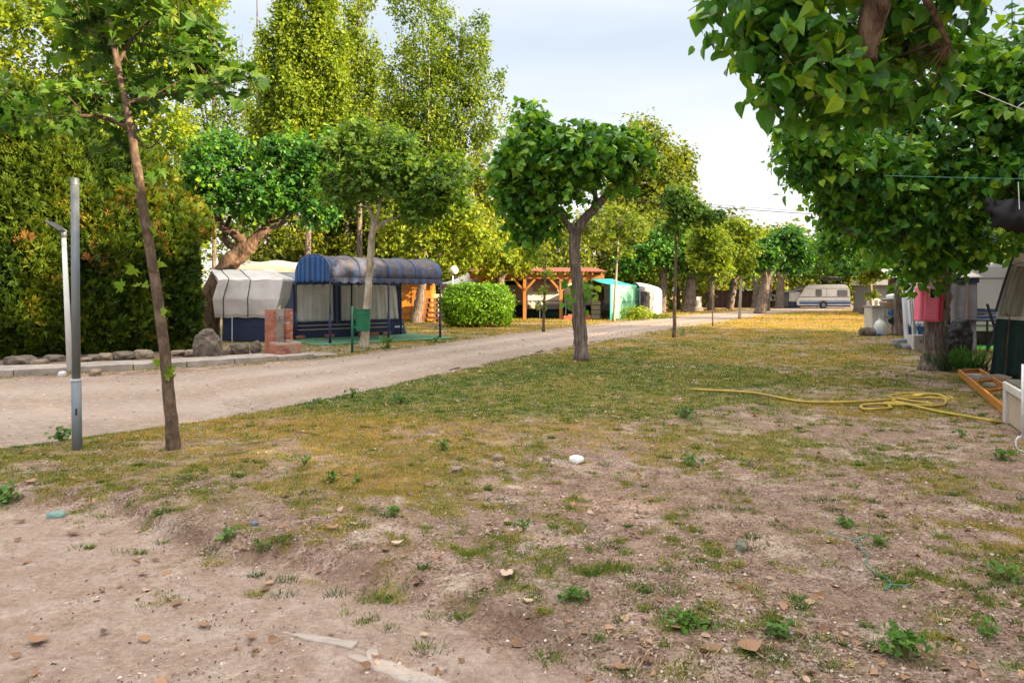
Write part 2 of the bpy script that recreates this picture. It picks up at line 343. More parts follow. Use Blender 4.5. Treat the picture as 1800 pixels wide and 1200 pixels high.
    t.surf(col, .95, b4, spec=.1)
M['ground'] = mat('dry_lawn_soil', ground_build)
ground = fast_mesh('ground', np.stack([XX, YY, ZZ], -1).reshape(-1, 3), quad, 4, M['ground'], smooth=True, attrs={'grass': grass_density(XX, YY).ravel(), 'path': (smooth01(.0, -.35, bank_d(XX, YY)) * smooth01(7, 5.5, YY)).ravel(), 'edge': (np.exp(-((bank_d(XX, YY) - .02) / .10) ** 2) * smooth01(7, 5.8, YY) * smooth01(2.2, .2, XX) * smooth01(.35, .6, fbm(XX * 2.5, YY * 2.5 + 4))).ravel(), 'turf': (smooth01(.62, .95, table(DEN, XX, YY) + (fbm(XX * 1.3, YY * 1.3 + 5, 4) - .5) * .7) * smooth01(.0, -.3, road_mask(XX, YY) + .6 * (fbm(XX * 2.2, YY * 2.2) - .5))).ravel(), 'dry': dryness(XX, YY).ravel()})
struct(ground, 'dry patchy lawn and bare pinkish soil')

# gravel road, 4 mm proud of the ground
def road_build(n, o):
    t = NT(n, o); c = t.coord(); a = t.noise(c, 1.2, 6, .6); b = t.noise(c, 9, 7, .7); g = t.noise(c, 60, 4, .7)
    at = t.new('ShaderNodeAttribute', attribute_name='track').outputs['Fac']
    k = t.ramp(b, [(.3, (.19, .145, .118)), (.5, (.275, .218, .184)), (.7, (.36, .295, .255))]); k = t.mix(t.ramp(a, [(.4, (0, 0, 0)), (.65, (.5,) * 3)]), k, (.21, .155, .125))
    k = t.mix(at, k, (.37, .305, .268)); k = t.mix(.7, k, t.ramp(g, [(.3, (.6,) * 3), (.5, (1,) * 3), (.7, (1.25,) * 3)]), 'MULTIPLY')
    vor = t.new('ShaderNodeTexVoronoi', {'Vector': c, 'Scale': 24.0}); st = t.mix(1.0, t.ramp(vor.outputs['Distance'], [(.12, (1,) * 3), (.25, (0,) * 3)]), t.ramp(t.new('ShaderNodeSeparateColor', {'Color': vor.outputs['Color']}).outputs['Green'], [(.75, (0,) * 3), (.8, (1,) * 3)]), 'MULTIPLY')
    k = t.mix(st, k, (.2, .165, .15)); bm = t.bump(g, .7, .01); b2 = t.new('ShaderNodeBump', {'Height': b, 'Strength': .6, 'Distance': .03, 'Normal': bm}).outputs['Normal']
    t.surf(k, .95, b2, spec=.1)
M['road'] = mat('compacted_gravel', road_build)
n1, n2 = 700, 40
Lp = spline(np.c_[RL, RL[:, 0] * 0], n1); Rp = spline(np.c_[RR, RR[:, 0] * 0], n1)
tt = np.linspace(0, 1, n2); RV = Lp[:, None, :] * (1 - tt)[None, :, None] + Rp[:, None, :] * tt[None, :, None]
e = (fbm(RV[:, -1, 0] * 2, RV[:, -1, 1] * 2, 5) - .5) * .8; RV[:, -1, 0] += e; RV[:, -1, 1] -= e * .6
e = (fbm(RV[:, 0, 0] * 2 + 9, RV[:, 0, 1] * 2) - .5) * .25; RV[:, 0, 0] += e
RV[:, :, 2] = .006 + .03 * (fbm(RV[:, :, 0] * 2.3, RV[:, :, 1] * 2.3) - .5) + .008 * np.sin(np.pi * tt)[None, :]
RV[:, 0, 2] = -.03; RV[:, -1, 2] = -.03
tr = np.exp(-((tt - .30) / .09) ** 2) + np.exp(-((tt - .68) / .09) ** 2); trk = (tr[None, :] * (.3 + .9 * fbm(RV[:, :, 0] * .8, RV[:, :, 1] * .8))).ravel() * .7
idx = np.arange(n1 * n2).reshape(n1, n2); q = np.stack([idx[:-1, :-1], idx[:-1, 1:], idx[1:, 1:], idx[1:, :-1]], -1).reshape(-1)
struct(fast_mesh('road', RV.reshape(-1, 3), q, 4, M['road'], smooth=True, attrs={'track': np.clip(trk, 0, .8)}), 'curving compacted gravel road')

# raised kerb and pavement strip along the hedge (concrete slabs with joints)
M['concrete'] = plain('worn_concrete', (.30, .265, .24), .9, .3, 3.5, bump=.5, dirt=(.13, .10, .085))
KP = np.array([(-30, 10.15), (-9.4, 12.85), (-6.6, 14.55), (-5.3, 15.8), (-4.35, 17.0)]); side = []
ln = np.r_[0, np.cumsum(np.hypot(*np.diff(KP, axis=0).T))]
def kp(s): return np.array([np.interp(s, ln, KP[:, 0]), np.interp(s, ln, KP[:, 1])])
kb = MB(); pv = MB(); s = 0.0
while s < ln[-1] - .3:
    a = kp(s); b = kp(min(s + .98, ln[-1])); d = (b - a) / np.linalg.norm(b - a); nrm = np.array([-d[1], d[0]]); mid = (a + b) / 2 + nrm * .06; yaw = math.atan2(d[1], d[0])
    z = .125 + rng.uniform(-.008, .008); z *= smooth01(ln[-1] + .4, ln[-1] - 2.6, s) * .8 + .2
    kb.box((*mid, z / 2 - .05), (np.linalg.norm(b - a) - .012, .12, z + .1), rz=yaw + rng.uniform(-.006, .006))
    mid2 = (a + b) / 2 + nrm * .56; pv.box((*mid2, z / 2 - .058), (np.linalg.norm(b - a) + .02, .87, z + .1), rz=yaw)
    s += .99
ko = kb.build('kerb', M['concrete'], bevel=.012); struct(ko, 'low concrete kerb of joined blocks')
struct(pv.build('pavement', M['concrete'], bevel=.004), 'narrow concrete pavement behind the kerb')
# bed of soil between pavement and hedge
M['soil'] = plain('bed_soil', (.15, .10, .07), .95, .4, 9, bump=1.0)
def bedf(u, v):
    s = u * ln[-1]; a = kp(s); d = kp(min(s + .1, ln[-1])) - kp(max(s - .1, 0)); d /= np.linalg.norm(d); n = np.array([-d[1], d[0]]); p = a + n * (.985 + v * 6)
    return (p[0], p[1], .085 * smooth01(1, .75, u) * smooth01(1, .7, v) + .01 + .05 * (fbm(np.array(p[0] * 3), np.array(p[1] * 3)) - .5) - .03 * v)
struct(MB().grid(bedf, 160, 24).build('hedge_bed', M['soil'], smooth=True), 'bare soil bed under the hedge')

# ------------------------------------------------------------------ grass blades (uncountable)
def blades(name, n, lo, hi, h0, h1, per, xr=.86, sel=None, width=.0022, dens=None, sp=.02):
    y = np.exp(rng.uniform(math.log(lo), math.log(hi), n)); x = rng.uniform(-xr, xr, n) * y
    d = dens(x, y) if dens else grass_density(x, y); keep = rng.random(n) < d; x, y = x[keep], y[keep]
    dr = dryness(x, y); m = len(x); far = np.maximum(1, y / 5.0)
    tone_t = np.clip(dr + rng.normal(0, .22, m) - .12, 0, 1)
    X = np.repeat(x, per) + rng.normal(0, 1, m * per) * sp * np.repeat(far, per); Y = np.repeat(y, per) + rng.normal(0, 1, m * per) * sp * np.repeat(far, per)
    k = len(X); F = np.repeat(far, per); h = rng.uniform(h0, h1, k) * (.8 + .25 * F) * np.repeat(rng.uniform(.6, 1.3, m), per)
    a = rng.uniform(0, 6.283, k); lean = rng.uniform(.1, 1.2, k) * h; wd = width * F * rng.uniform(.7, 1.5, k)
    b = rng.uniform(0, 6.283, k); z = height(X, Y) - .004
    v = np.empty((k, 3, 3)); v[:, 0] = np.c_[X - np.cos(a) * wd, Y - np.sin(a) * wd, z]; v[:, 1] = np.c_[X + np.cos(a) * wd, Y + np.sin(a) * wd, z]
    v[:, 2] = np.c_[X + np.cos(b) * lean, Y + np.sin(b) * lean, z + h]
    tone = np.repeat(np.clip(np.repeat(tone_t, per) + rng.normal(0, .14, k), 0, 1), 3)
    o = fast_mesh(name, v.reshape(-1, 3), np.arange(3 * k), 3, M['grass'], attrs={'tone': tone})
    return o
tag(blades('short_grass', 150000, 2.7, 60, .010, .028, 8), 'short patchy grass, green and straw coloured, thinning into bare soil', None, kind='stuff')
# isolated darker tufts on the bare soil
TC = rng.random((620, 2)); ty = np.exp(math.log(2.8) + TC[:, 0] * math.log(14 / 2.8)); tx = (TC[:, 1] * 1.7 - .85) * ty
def tuft_mesh():
    V = []; T = []
    for x, y in zip(tx, ty):
        d0 = float(table(DEN, np.array([x]), np.array([y]))[0])
        if d0 < .06 or road_mask(np.array([x]), np.array([y]))[0] > -.1: continue
        r = rng.uniform(.012, .05) * (1 + y * .03); k = int(rng.uniform(30, 120)); q = rng.normal(0, 1, (k, 2)) * r * .6
        X, Y = x + q[:, 0] * 1.5, y + q[:, 1]; z = height(X, Y) - .004; h = rng.uniform(.012, .042, k); a = rng.uniform(0, 6.28, k); wd = .0017 * (1 + y / 8)
        b = np.arctan2(q[:, 1], q[:, 0]) + rng.normal(0, .7, k); ln_ = rng.uniform(.3, 1.2, k) * h
        v = np.empty((k, 3, 3)); v[:, 0] = np.c_[X - np.cos(a) * wd, Y - np.sin(a) * wd, z]; v[:, 1] = np.c_[X + np.cos(a) * wd, Y + np.sin(a) * wd, z]; v[:, 2] = np.c_[X + np.cos(b) * ln_, Y + np.sin(b) * ln_, z + h]
        V.append(v.reshape(-1, 3)); T.append(np.repeat(np.clip(rng.normal(rng.uniform(-.1, .6), .15, k), 0, 1), 3))
    V = np.concatenate(V); return fast_mesh('grass_tufts', V, np.arange(len(V)), 3, M['grass'], attrs={'tone': np.concatenate(T)})
tag(tuft_mesh(), 'low dark green grass tufts scattered over the soil', None, kind='stuff')

# ------------------------------------------------------------------ leaf makers
def fan(out, mid):
    v = np.array([mid] + out, float); n = len(out); return v, np.array([(0, i + 1, (i + 1) % n + 1) for i in range(n)])
T_HEART = fan([(0, 0, 0), (.22, -.06, .03), (.41, .06, .09), (.46, .30, .11), (.34, .58, .05), (.12, .86, -.06), (0, 1.02, -.14), (-.12, .86, -.06), (-.34, .58, .05), (-.46, .30, .11), (-.41, .06, .09), (-.22, -.06, .03)], (0, .32, -.04))
T_HEART2 = fan([(0, -.04, 0), (.42, .0, .07), (.42, .42, .07), (0, 1.0, -.1), (-.42, .42, .07), (-.42, .0, .07)], (0, .32, -.04))
_pl = []
for ang, r in [(-90, .12), (-62, .34), (-20, .62), (2, .36), (22, .80), (42, .42), (66, .62), (90, 1.0)]: _pl.append((ang, r))
_o = [(r * math.cos(math.radians(a)), .35 + r * math.sin(math.radians(a)) * .78, .07 * (r > .5) * (1 if a < 80 else -1.5)) for a, r in _pl]
T_PLANE = fan(_o + [(-x, y, z) for x, y, z in _o[-2:0:-1]], (0, .35, -.03))
T_DIA = (np.array([(0, 0, 0), (.36, .45, .06), (0, 1, -.06), (-.36, .45, .06)], float), np.array([(0, 1, 2), (0, 2, 3)]))
T_SLIM = (np.array([(0, 0, 0), (.2, .45, .04), (0, 1, -.04), (-.2, .45, .04)], float), np.array([(0, 1, 2), (0, 2, 3)]))
def norm(a): return a / (np.linalg.norm(a, axis=-1, keepdims=True) + 1e-9)
def leaf_mesh(name, c, nrm, tip, size, T, mat, parent, tone, g=None):
    tv, tf = T; nrm = norm(nrm); tip = norm(tip - nrm * (tip * nrm).sum(-1, keepdims=True)); sd = np.cross(tip, nrm)
    k = len(c); s = size[:, None, None]
    cup = (np.random.default_rng(k).gamma(3.0, .38, k) * np.where(np.random.default_rng(k + 1).random(k) < .2, -1, 1))[:, None, None]; wv = np.random.default_rng(k + 2).uniform(.8, 1.15, k)[:, None, None]
    v = c[:, None, :] + s * (wv * tv[None, :, 0, None] * sd[:, None, :] + tv[None, :, 1, None] * tip[:, None, :] + cup * tv[None, :, 2, None] * nrm[:, None, :])
    f = (tf[None] + (np.arange(k) * len(tv))[:, None, None]).reshape(-1)
    return fast_mesh(name, v.reshape(-1, 3), f, 3, mat, parent, attrs={'tone': np.repeat(np.clip(tone, 0, 1), len(tv))})
def crown_points(blobs, n, g, per=12, sig=.16, fill=2.4, rough=.3):
    """blobs: (centre, (rx,ry,rz), weight). clusters of leaves near the outside of lumpy ellipsoids, thinning inwards; returns points, outward, cluster ids and centres"""
    w_ = np.array([b[2] * (b[1][0] * b[1][1] * b[1][2]) ** (2 / 3) for b in blobs]); w_ = w_ / w_.sum(); Pt = []; Ou = []; CC = []; K = []
    kid = 0
    for b, ww in zip(blobs, w_):
        m = max(2, int(n * ww / per)); d = norm(g.normal(size=(m, 3))); r = g.random(m) ** (1 / fill)
        lob = norm(g.normal(size=(9, 3))); bump = np.max((d @ lob.T - .55).clip(0) * 2.2, axis=1); r = r * (1 - rough + rough * bump * 1.25 + g.normal(0, .06, m))
        R3 = np.array(b[1]); cc = np.array(b[0]) + d * r[:, None] * R3; q = g.normal(0, sig, (m, per, 3)) * np.array([1, 1, .8])
        Pt.append((cc[:, None] + q).reshape(-1, 3)); Ou.append((np.repeat(d, per, 0) + q.reshape(-1, 3) / sig * .35)); CC.append(cc); K.append(np.repeat(np.arange(m) + kid, per)); kid += m
    return np.concatenate(Pt), norm(np.concatenate(Ou)), np.concatenate(CC), np.concatenate(K)
def shoot_points(blobs, n, g, per, sig, rough, updir=.35, sag=.25):
    """leaves strung along shoots that leave the inside of each lumpy mass; shoot ends overshoot it unevenly"""
    w_ = np.array([b[2] * (b[1][0] * b[1][1] * b[1][2]) ** (2 / 3) for b in blobs]); w_ = w_ / w_.sum(); Pt, Ou, A, E, K, F = [], [], [], [], [], []; kid = 0
    for b, ww in zip(blobs, w_):
        m = max(2, int(n * ww / per)); d = norm(g.normal(size=(m, 3)) + np.array([0, 0, updir])); R3 = np.array(b[1]); c0 = np.array(b[0])
        lob = norm(g.normal(size=(8, 3))); bump = np.max((d @ lob.T - .6).clip(0) * 2.5, axis=1)
        r1 = (1 - rough * .8) + rough * bump * 1.3 + g.normal(0, .10, m) + .38 * (g.random(m) > .93); r0 = r1 * g.uniform(.25, .65, m)
        a = c0 + d * r0[:, None] * R3 + g.normal(0, sig * .6, (m, 3)); e = c0 + d * r1[:, None] * R3 + g.normal(0, sig * .5, (m, 3)); e[:, 2] += updir * .2 * R3[2]
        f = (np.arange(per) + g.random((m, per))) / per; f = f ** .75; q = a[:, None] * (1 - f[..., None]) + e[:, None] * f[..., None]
        ln_ = np.linalg.norm(e - a, axis=1)[:, None]; q[..., 2] += sag * ln_ * (4 * f * (1 - f)) * .3 - sag * ln_ * f ** 3 * .35
        side = norm(g.normal(size=(m, per, 3))); q += side * sig * g.uniform(.25, .75, (m, per, 1)); Pt.append(q.reshape(-1, 3)); Ou.append((d[:, None] * .6 + side * .9).reshape(-1, 3)); A.append(a); E.append(e); K.append(np.repeat(np.arange(m) + kid, per)); F.append(f.reshape(-1)); kid += m
    return np.concatenate(Pt), norm(np.concatenate(Ou)), np.concatenate(A), np.concatenate(E), np.concatenate(K), np.concatenate(F)
def crown(parent, blobs, n, size, T, mat, seed=0, per=12, sig=.16, fill=2.4, rough=.3, droop=.8, up=.5, wild=.7, bias=0., name='crown', tvar=.16, shoots=True, updir=.35):
    g = np.random.default_rng(seed)
    if shoots: c, o, sa, cc, K, Fr = shoot_points(blobs, n, g, per, sig, rough, updir)
    else: c, o, cc, K = crown_points(blobs, n, g, per, sig, fill, rough); sa = None; Fr = .5
    k = len(c)
    nrm = o * .75 + np.array([0, 0, up]) + g.normal(0, wild, (k, 3)) * .6; tip = o * .5 + np.array([0, 0, -droop]) + g.normal(0, .55, (k, 3))
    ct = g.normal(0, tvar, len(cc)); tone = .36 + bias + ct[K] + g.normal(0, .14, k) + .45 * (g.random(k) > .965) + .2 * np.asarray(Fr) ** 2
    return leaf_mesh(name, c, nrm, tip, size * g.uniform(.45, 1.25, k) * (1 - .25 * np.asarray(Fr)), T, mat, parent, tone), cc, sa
def twigs(mb, roots, cc, g, n=40, r0=.012, drop=0.05):
    """thin shoots from the nearest limb point out to some of the leaf clusters"""
    roots = np.asarray(roots); pick = g.choice(len(cc), min(n, len(cc)), replace=False)
    for i in pick:
        d = np.linalg.norm(roots - cc[i], axis=1); a = roots[np.argmin(d)]; b = cc[i]; m = (a + b) / 2 + g.normal(0, .06, 3) * np.linalg.norm(b - a) + [0, 0, -drop]
        mb.tube(spline([a, m, b], 6), np.linspace(r0, r0 * .25, 6), 5)
def tree(name, label, cat, base, trunks, blobs, n, size, T, lm, bark, seed=0, group=None, ntw=50, sides=12, ridge=.08, seg=26, twigr=.006, **kw):
    """trunks: list of (points, radii) in world space; blobs likewise"""
    base = np.array(base, float); t = thing(name, label, cat, base, group); mb = MB(); g = np.random.default_rng(seed + 99); roots = []
    for i, (pts, rad) in enumerate(trunks):
        p = spline(pts, seg); r = np.interp(np.linspace(0, 1, seg), np.linspace(0, 1, len(rad)), rad)
        if i == 0:
            r = r * (1 + .35 * np.exp(-np.linspace(0, 1, seg) * 22)); p[0, 2] -= .06
        p[1:-1] += g.normal(0, 1, (seg - 2, 3)) * r[1:-1, None] * .06
        mb.tube(p, r, sides, ridge, seed=seed + i); roots.append(p[seg // 3:] if i == 0 else p)
    cr, cc, sa = crown(t, blobs, n, size, T, lm, seed, **kw)
    if sa is not None and twigr:
        rt0 = np.concatenate(roots)
        for i in g.choice(len(cc), min(len(cc), 500), replace=False): mb.tube([sa[i], (sa[i] + cc[i]) / 2 + [0, 0, .03 * np.linalg.norm(cc[i] - sa[i])], cc[i]], [twigr, twigr * .7, twigr * .3], 3, caps=False)
        cc = sa
    roots = np.concatenate(roots); twigs(mb, roots, cc, g, ntw, r0=max(.006, float(min(r_[-1] for _, r_ in trunks)) * .35))
    mb.build('trunk', bark, t, smooth=True); return t
# ------------------------------------------------------------------ trees
def B(px, py, Y, rx, rz, dep=None, w=1.0):
    a = rx / FOC * Y; return (P(px, py, Y), (a, dep if dep else a, rz / FOC * Y), w)
def TP(*pts): return [P(*p) for p in pts]
HE = M['leaf_heart']
# slim young plane tree close by, on the left
gb = G(305, 797, .04); Yv = gb[1]
t = tree('young_plane_tree', 'slim young plane tree with lobed leaves, leaning beside the grey metal pole', 'tree', gb,
     [([gb, P(297, 700, Yv), P(288, 610, Yv), P(272, 490, Yv), P(252, 370, Yv), P(230, 230, Yv), P(208, 120, Yv), P(196, 30, Yv), P(190, -120, Yv)], [.057, .053, .048, .045, .04, .031, .025, .016]),
      ([P(229, 225, Yv), P(170, 205, 6.6), P(90, 205, 6.4), P(0, 200, 6.2)], [.02, .008]), ([P(222, 180, Yv), P(290, 165, 6.6), P(370, 150, 6.4), P(440, 138, 6.2)], [.02, .007]),
      ([P(208, 110, Yv), P(240, 60, 6.7), P(320, -10, 6.6)], [.018, .008]), ([P(205, 90, Yv), P(180, 50, 7), P(120, 10, 7.4)], [.016, .006]), ([P(225, 225, Yv), P(260, 260, 6.9), P(285, 240, 7.0)], [.012, .005])],
     [B(50, 205, 6.3, 75, 26, .35), B(150, 185, 6.5, 60, 34, .4), B(240, 165, 6.8, 55, 60, .4, .8), B(330, 125, 6.5, 60, 50, .4), B(410, 145, 6.3, 42, 20, .25), B(170, 60, 7.0, 80, 62, .5), B(285, 30, 6.7, 80, 60, .5),
      B(220, -60, 6.8, 130, 70, .7), B(370, 70, 6.6, 40, 26, .3, .7), B(205, 240, 6.8, 40, 20, .3, .6), B(-60, 190, 6.2, 60, 50, .5), B(268, 300, 6.8, 10, 8, .08, .3)],
     1900, .16, T_PLANE, M['leaf_plane'], M['bark_young'], 5, per=6, sig=.13, updir=.1, fill=1.8, rough=.2, droop=.25, up=.75, wild=.9, ntw=90, ridge=.03, bias=.03, sides=14, seg=40)
# shoots on the stem
g_ = np.random.default_rng(1); cs = []; 
for (x, y, s) in [(262, 400, 5), (246, 412, 3), (245, 505, 3), (250, 470, 2), (284, 545, 1), (300, 650, 4), (305, 662, 3), (285, 625, 3), (290, 607, 1), (268, 318, 2), (240, 330, 1)]:
    for k in range(s): cs.append(P(x, y, Yv) + g_.normal(0, .035, 3))
cs = np.array(cs); leaf_mesh('foliage', cs, g_.normal(0, 1, (len(cs), 3)) + [0, -.8, .8], g_.normal(0, .6, (len(cs), 3)) + [0, 0, .5], g_.uniform(.07, .13, len(cs)), T_PLANE, M['leaf_plane'], t, g_.uniform(.7, 1, len(cs)))

# mature forked tree on the lawn
gb = G(1022, 633); Y = gb[1]
t = tree('poplar_tree', 'round-leaved tree with leaning grey forked trunk, alone on the lawn edge by the road', 'tree', gb,
     [([gb, P(1020, 580, Y), P(1014, 500, Y), P(1009, 425, Y), P(1020, 395, Y), P(1040, 372, Y), P(1062, 348, Y - .2)], [.155, .145, .13, .125, .115, .10, .085]),
      ([P(1011, 418, Y), P(998, 395, Y), P(975, 370, Y - .3), P(930, 330, Y - .5)], [.09, .04]), ([P(1045, 366, Y), P(1046, 340, Y), P(1030, 290, Y), P(1020, 240, Y)], [.07, .03]),
      ([P(1062, 348, Y), P(1085, 320, Y), P(1110, 280, Y)], [.06, .03]), ([P(930, 330, 15.5), P(915, 280, 15.5), P(915, 230, 15.5)], [.045, .015])],
     [B(905, 295, 15.6, 58, 52, 1.0), B(940, 245, 15.8, 45, 45, .9), B(1010, 285, 15.6, 70, 50, 1.1), B(1080, 285, 15.8, 60, 50, 1.0), B(1110, 270, 16, 38, 34, .7), B(975, 338, 15.7, 60, 28, 1.0, .7), B(925, 355, 15.7, 55, 38, .8), B(955, 395, 15.9, 48, 34, .7, .7), B(925, 420, 15.9, 34, 34, .6, .5), B(880, 330, 15.7, 26, 40, .5, .6),
      B(925, 200, 15.8, 22, 26, .4, .5), B(1105, 330, 15.8, 26, 24, .5, .4), B(1040, 250, 15.8, 60, 30, .8)],
     7600, .21, T_HEART2, HE, M['bark_old'], 11, per=10, sig=.17, rough=.5, ntw=120, bias=.17, ridge=.11, seg=40, twigr=.008, sides=18)
cs = np.array([P(x, y, 15.8) for x, y in [(985, 520), (988, 508), (1040, 500), (1045, 515), (1050, 500), (1035, 512), (1000, 525), (993, 498), (1030, 520), (1042, 525)]]) + g_.normal(0, .09, (10, 3))
cs = np.concatenate([cs, cs + g_.normal(0, .12, (10, 3)), cs + g_.normal(0, .16, (10, 3))])
leaf_mesh('foliage', cs, g_.normal(0, .6, (30, 3)) + [0, -.8, .3], g_.normal(0, .5, (30, 3)) + [0, 0, -.8], g_.uniform(.12, .2, 30), T_HEART2, HE, t, g_.uniform(.5, 1, 30))

# pale-stemmed plane tree by the green bin
gb = G(640, 612); Y = gb[1]
t = tree('plane_tree', 'plane tree with smooth pale trunk standing right behind the green litter bin', 'tree', gb,
     [([gb, P(644, 560, Y), P(648, 500, Y), P(652, 440, Y), P(656, 400, Y), P(662, 392, Y)], [.12, .105, .10, .095, .085]), ([P(655, 405, Y), P(680, 388, Y), P(706, 377, Y - .3), P(740, 350, Y - .5)], [.07, .03]),
      ([P(656, 400, Y), P(650, 370, Y), P(620, 330, Y), P(560, 310, Y)], [.06, .02]), ([P(660, 395, Y), P(668, 350, Y), P(660, 290, Y)], [.055, .02])],
     [B(615, 265, Y, 55, 42, .9), B(650, 330, Y, 70, 48, 1.1), B(700, 265, Y, 48, 40, .9), B(690, 300, Y - .4, 50, 36, .9), B(760, 330, Y - .3, 60, 42, .9), B(745, 370, Y - .3, 62, 30, .8), B(630, 225, Y, 30, 24, .5, .6), B(790, 300, Y, 42, 34, .7), B(800, 350, Y, 32, 30, .6), B(590, 330, Y, 36, 36, .6)],
     9000, .165, T_PLANE, M['leaf_plane'], M['bark_plane'], 21, per=10, sig=.17, rough=.48, ntw=90, bias=.08, up=.9, droop=.5, ridge=.02, seg=34, sides=16)
# gnarled old tree behind the trailer tent
Y = 24.0; gb = np.array([P(355, 560, Y)[0], Y, 0])
t = tree('old_gnarled_tree', 'old tree with thick warm brown forked limbs leaning over the tarpaulin-covered trailer', 'tree', gb,
     [([gb, P(372, 520, Y), P(398, 470, Y), P(425, 442, Y), P(445, 428, Y)], [.42, .36, .33, .30, .24]), ([P(436, 432, Y), P(412, 410, Y), P(390, 400, Y), P(380, 370, Y)], [.2, .1]), ([P(440, 432, Y), P(470, 402, Y), P(500, 384, Y), P(540, 330, Y)], [.21, .09]),
      ([P(420, 440, Y), P(395, 420, Y + .3), P(405, 380, Y + .5)], [.14, .06]), ([P(475, 398, Y), P(470, 370, Y), P(440, 320, Y)], [.12, .05])],
     [B(385, 300, 23.8, 62, 70, 1.4), B(415, 350, 23.6, 52, 46, 1.2), B(350, 340, 23.8, 30, 44, .8), B(500, 280, 23.8, 62, 50, 1.3), B(545, 320, 23.8, 58, 56, 1.2), B(480, 340, 23.6, 46, 44, 1.1), B(575, 275, 23.8, 42, 42, 1.0), B(560, 375, 24, 52, 28, .9)],
     13000, .185, T_HEART2, HE, M['bark_warm'], 31, per=10, sig=.18, rough=.38, ntw=60, bias=.0, ridge=.1, seg=28, sides=16)

# ---- right-hand side: three close crowns
YA = 3.9
gbN = np.array([3.9, 2.6, 0.0])
t = tree('overhanging_tree', 'nearest tree, its big heart-shaped leaves hanging into the top right corner', 'tree', gbN,
     [([gbN, (3.95, 2.7, 1.6), (3.7, 3.0, 3.1), (3.2, 3.4, 3.8), (2.6, 3.75, 4.2)], [.2, .17, .15, .12, .09]),
      ([(3.2, 3.4, 3.8), P(1545, -90, 3.7), P(1540, 0, 3.75), P(1528, 62, 3.8), P(1526, 108, 3.82)], [.10, .083, .068, .062, .045]),
      ([P(1545, -90, 3.7), P(1450, -50, 3.8), P(1340, -20, 4.0), P(1260, 10, 4.1)], [.05, .012]), ([P(1545, -60, 3.7), P(1620, -10, 3.7), P(1668, 78, 3.8)], [.03, .012])],
     [B(1300, 40, 4.0, 70, 38, .3), B(1350, 100, 4.0, 65, 45, .3), B(1420, 120, 3.9, 75, 70, .35), B(1400, 20, 3.9, 95, 60, .4), B(1490, 140, 4.1, 70, 60, .35), B(1560, 170, 4.3, 75, 45, .3), B(1600, 60, 4.2, 75, 60, .4), B(1660, 10, 3.9, 55, 34, .3), B(1440, 195, 4.0, 55, 28, .2, .7),
      B(1500, 30, 4.5, 130, 70, .3), B(1640, 130, 4.2, 34, 40, .2, .6), B(1330, 170, 4.0, 26, 20, .12, .3), B(1500, -110, 3.9, 260, 80, .7), B(1330, -60, 4.0, 130, 70, .5, .8), B(1500, 110, 4.7, 120, 80, .25)],
     3100, .118, T_HEART, HE, M['bark_warm'], 41, per=7, sig=.10, updir=-.35, rough=.3, ntw=60, droop=1.3, up=.25, wild=1.0, bias=.15, ridge=.12, seg=30, sides=18)
gb = G(1642, 650); Y = gb[1]
tR = tree('poplar_tree', 'thick trunk carrying the pink box, with a spreading heavy crown of dark heart-shaped leaves', 'tree', gb,
     [([gb, P(1643, 600, Y), P(1648, 540, Y), P(1652, 470, Y), P(1655, 400, Y), P(1640, 330, Y)], [.225, .215, .21, .2, .18, .15]), ([P(1654, 400, Y), P(1600, 375, 13), P(1560, 345, 12), P(1520, 320, 11.5)], [.12, .04]),
      ([P(1652, 430, Y), P(1580, 420, 12.5), P(1510, 412, 12), P(1480, 400, 11.8)], [.09, .035]), ([P(1645, 340, Y), P(1637, 280, 12.5), P(1622, 215, 12)], [.13, .08]), ([P(1655, 400, Y), P(1720, 370, 12), P(1800, 350, 11)], [.11, .05]), ([P(1640, 330, Y), P(1720, 260, 12), P(1790, 200, 11)], [.1, .04])],
     [B(1440, 250, 11.3, 75, 46, .8), B(1500, 310, 11.5, 85, 56, .9), B(1420, 290, 11.6, 50, 36, .6), B(1580, 290, 11.6, 70, 60, .9), B(1480, 360, 12, 60, 42, .8), B(1560, 400, 12, 70, 46, .8), B(1650, 400, 12.4, 80, 60, .9), B(1690, 300, 11.6, 75, 80, 1.0), B(1745, 200, 11.2, 80, 75, 1.0), B(1780, 310, 11, 60, 50, .9),
      B(1620, 455, 12.9, 48, 40, .5), B(1655, 462, 13.2, 42, 24, .4, .8), B(1700, 440, 12.6, 50, 32, .6, .8), B(1700, 130, 11.4, 90, 50, .9), B(1820, 150, 10.8, 90, 90, 1.0), B(1770, 420, 12, 60, 20, .5, .5), B(1600, 210, 11.8, 70, 40, .8), B(1600, 500, 12.8, 22, 22, .25, .4), B(1790, 100, 11.5, 60, 60, .8), B(1850, 320, 10.8, 60, 90, .9)],
     13500, .18, T_HEART, HE, M['bark_old'], 51, per=9, sig=.19, updir=.1, rough=.5, ntw=160, bias=.15, ridge=.1, seg=34, sides=20, droop=1.1)
gb = G(1582, 590); Y = gb[1]
tree('poplar_tree', 'grey-trunked tree beside the concrete sink, second along the right-hand row', 'tree', gb,
     [([gb, P(1582, 540, Y), P(1584, 480, Y), P(1588, 420, Y), P(1580, 380, Y)], [.22, .2, .19, .18, .14]), ([P(1586, 430, Y), P(1540, 410, 22), P(1500, 415, 21)], [.1, .04])],
     [B(1500, 400, 21.5, 46, 48, 1.0), B(1470, 350, 22, 46, 40, 1.0), B(1540, 370, 22, 60, 50, 1.2), B(1600, 420, 23, 60, 50, 1.2), B(1480, 430, 22, 40, 24, .8), B(1560, 460, 24, 32, 20, .6, .5), B(1680, 400, 23, 80, 40, 1.2, .6)],
     7000, .2, T_HEART2, HE, M['bark_old'], 61, per=10, sig=.2, fill=2.3, ntw=50, bias=.12, ridge=.09, seg=24)
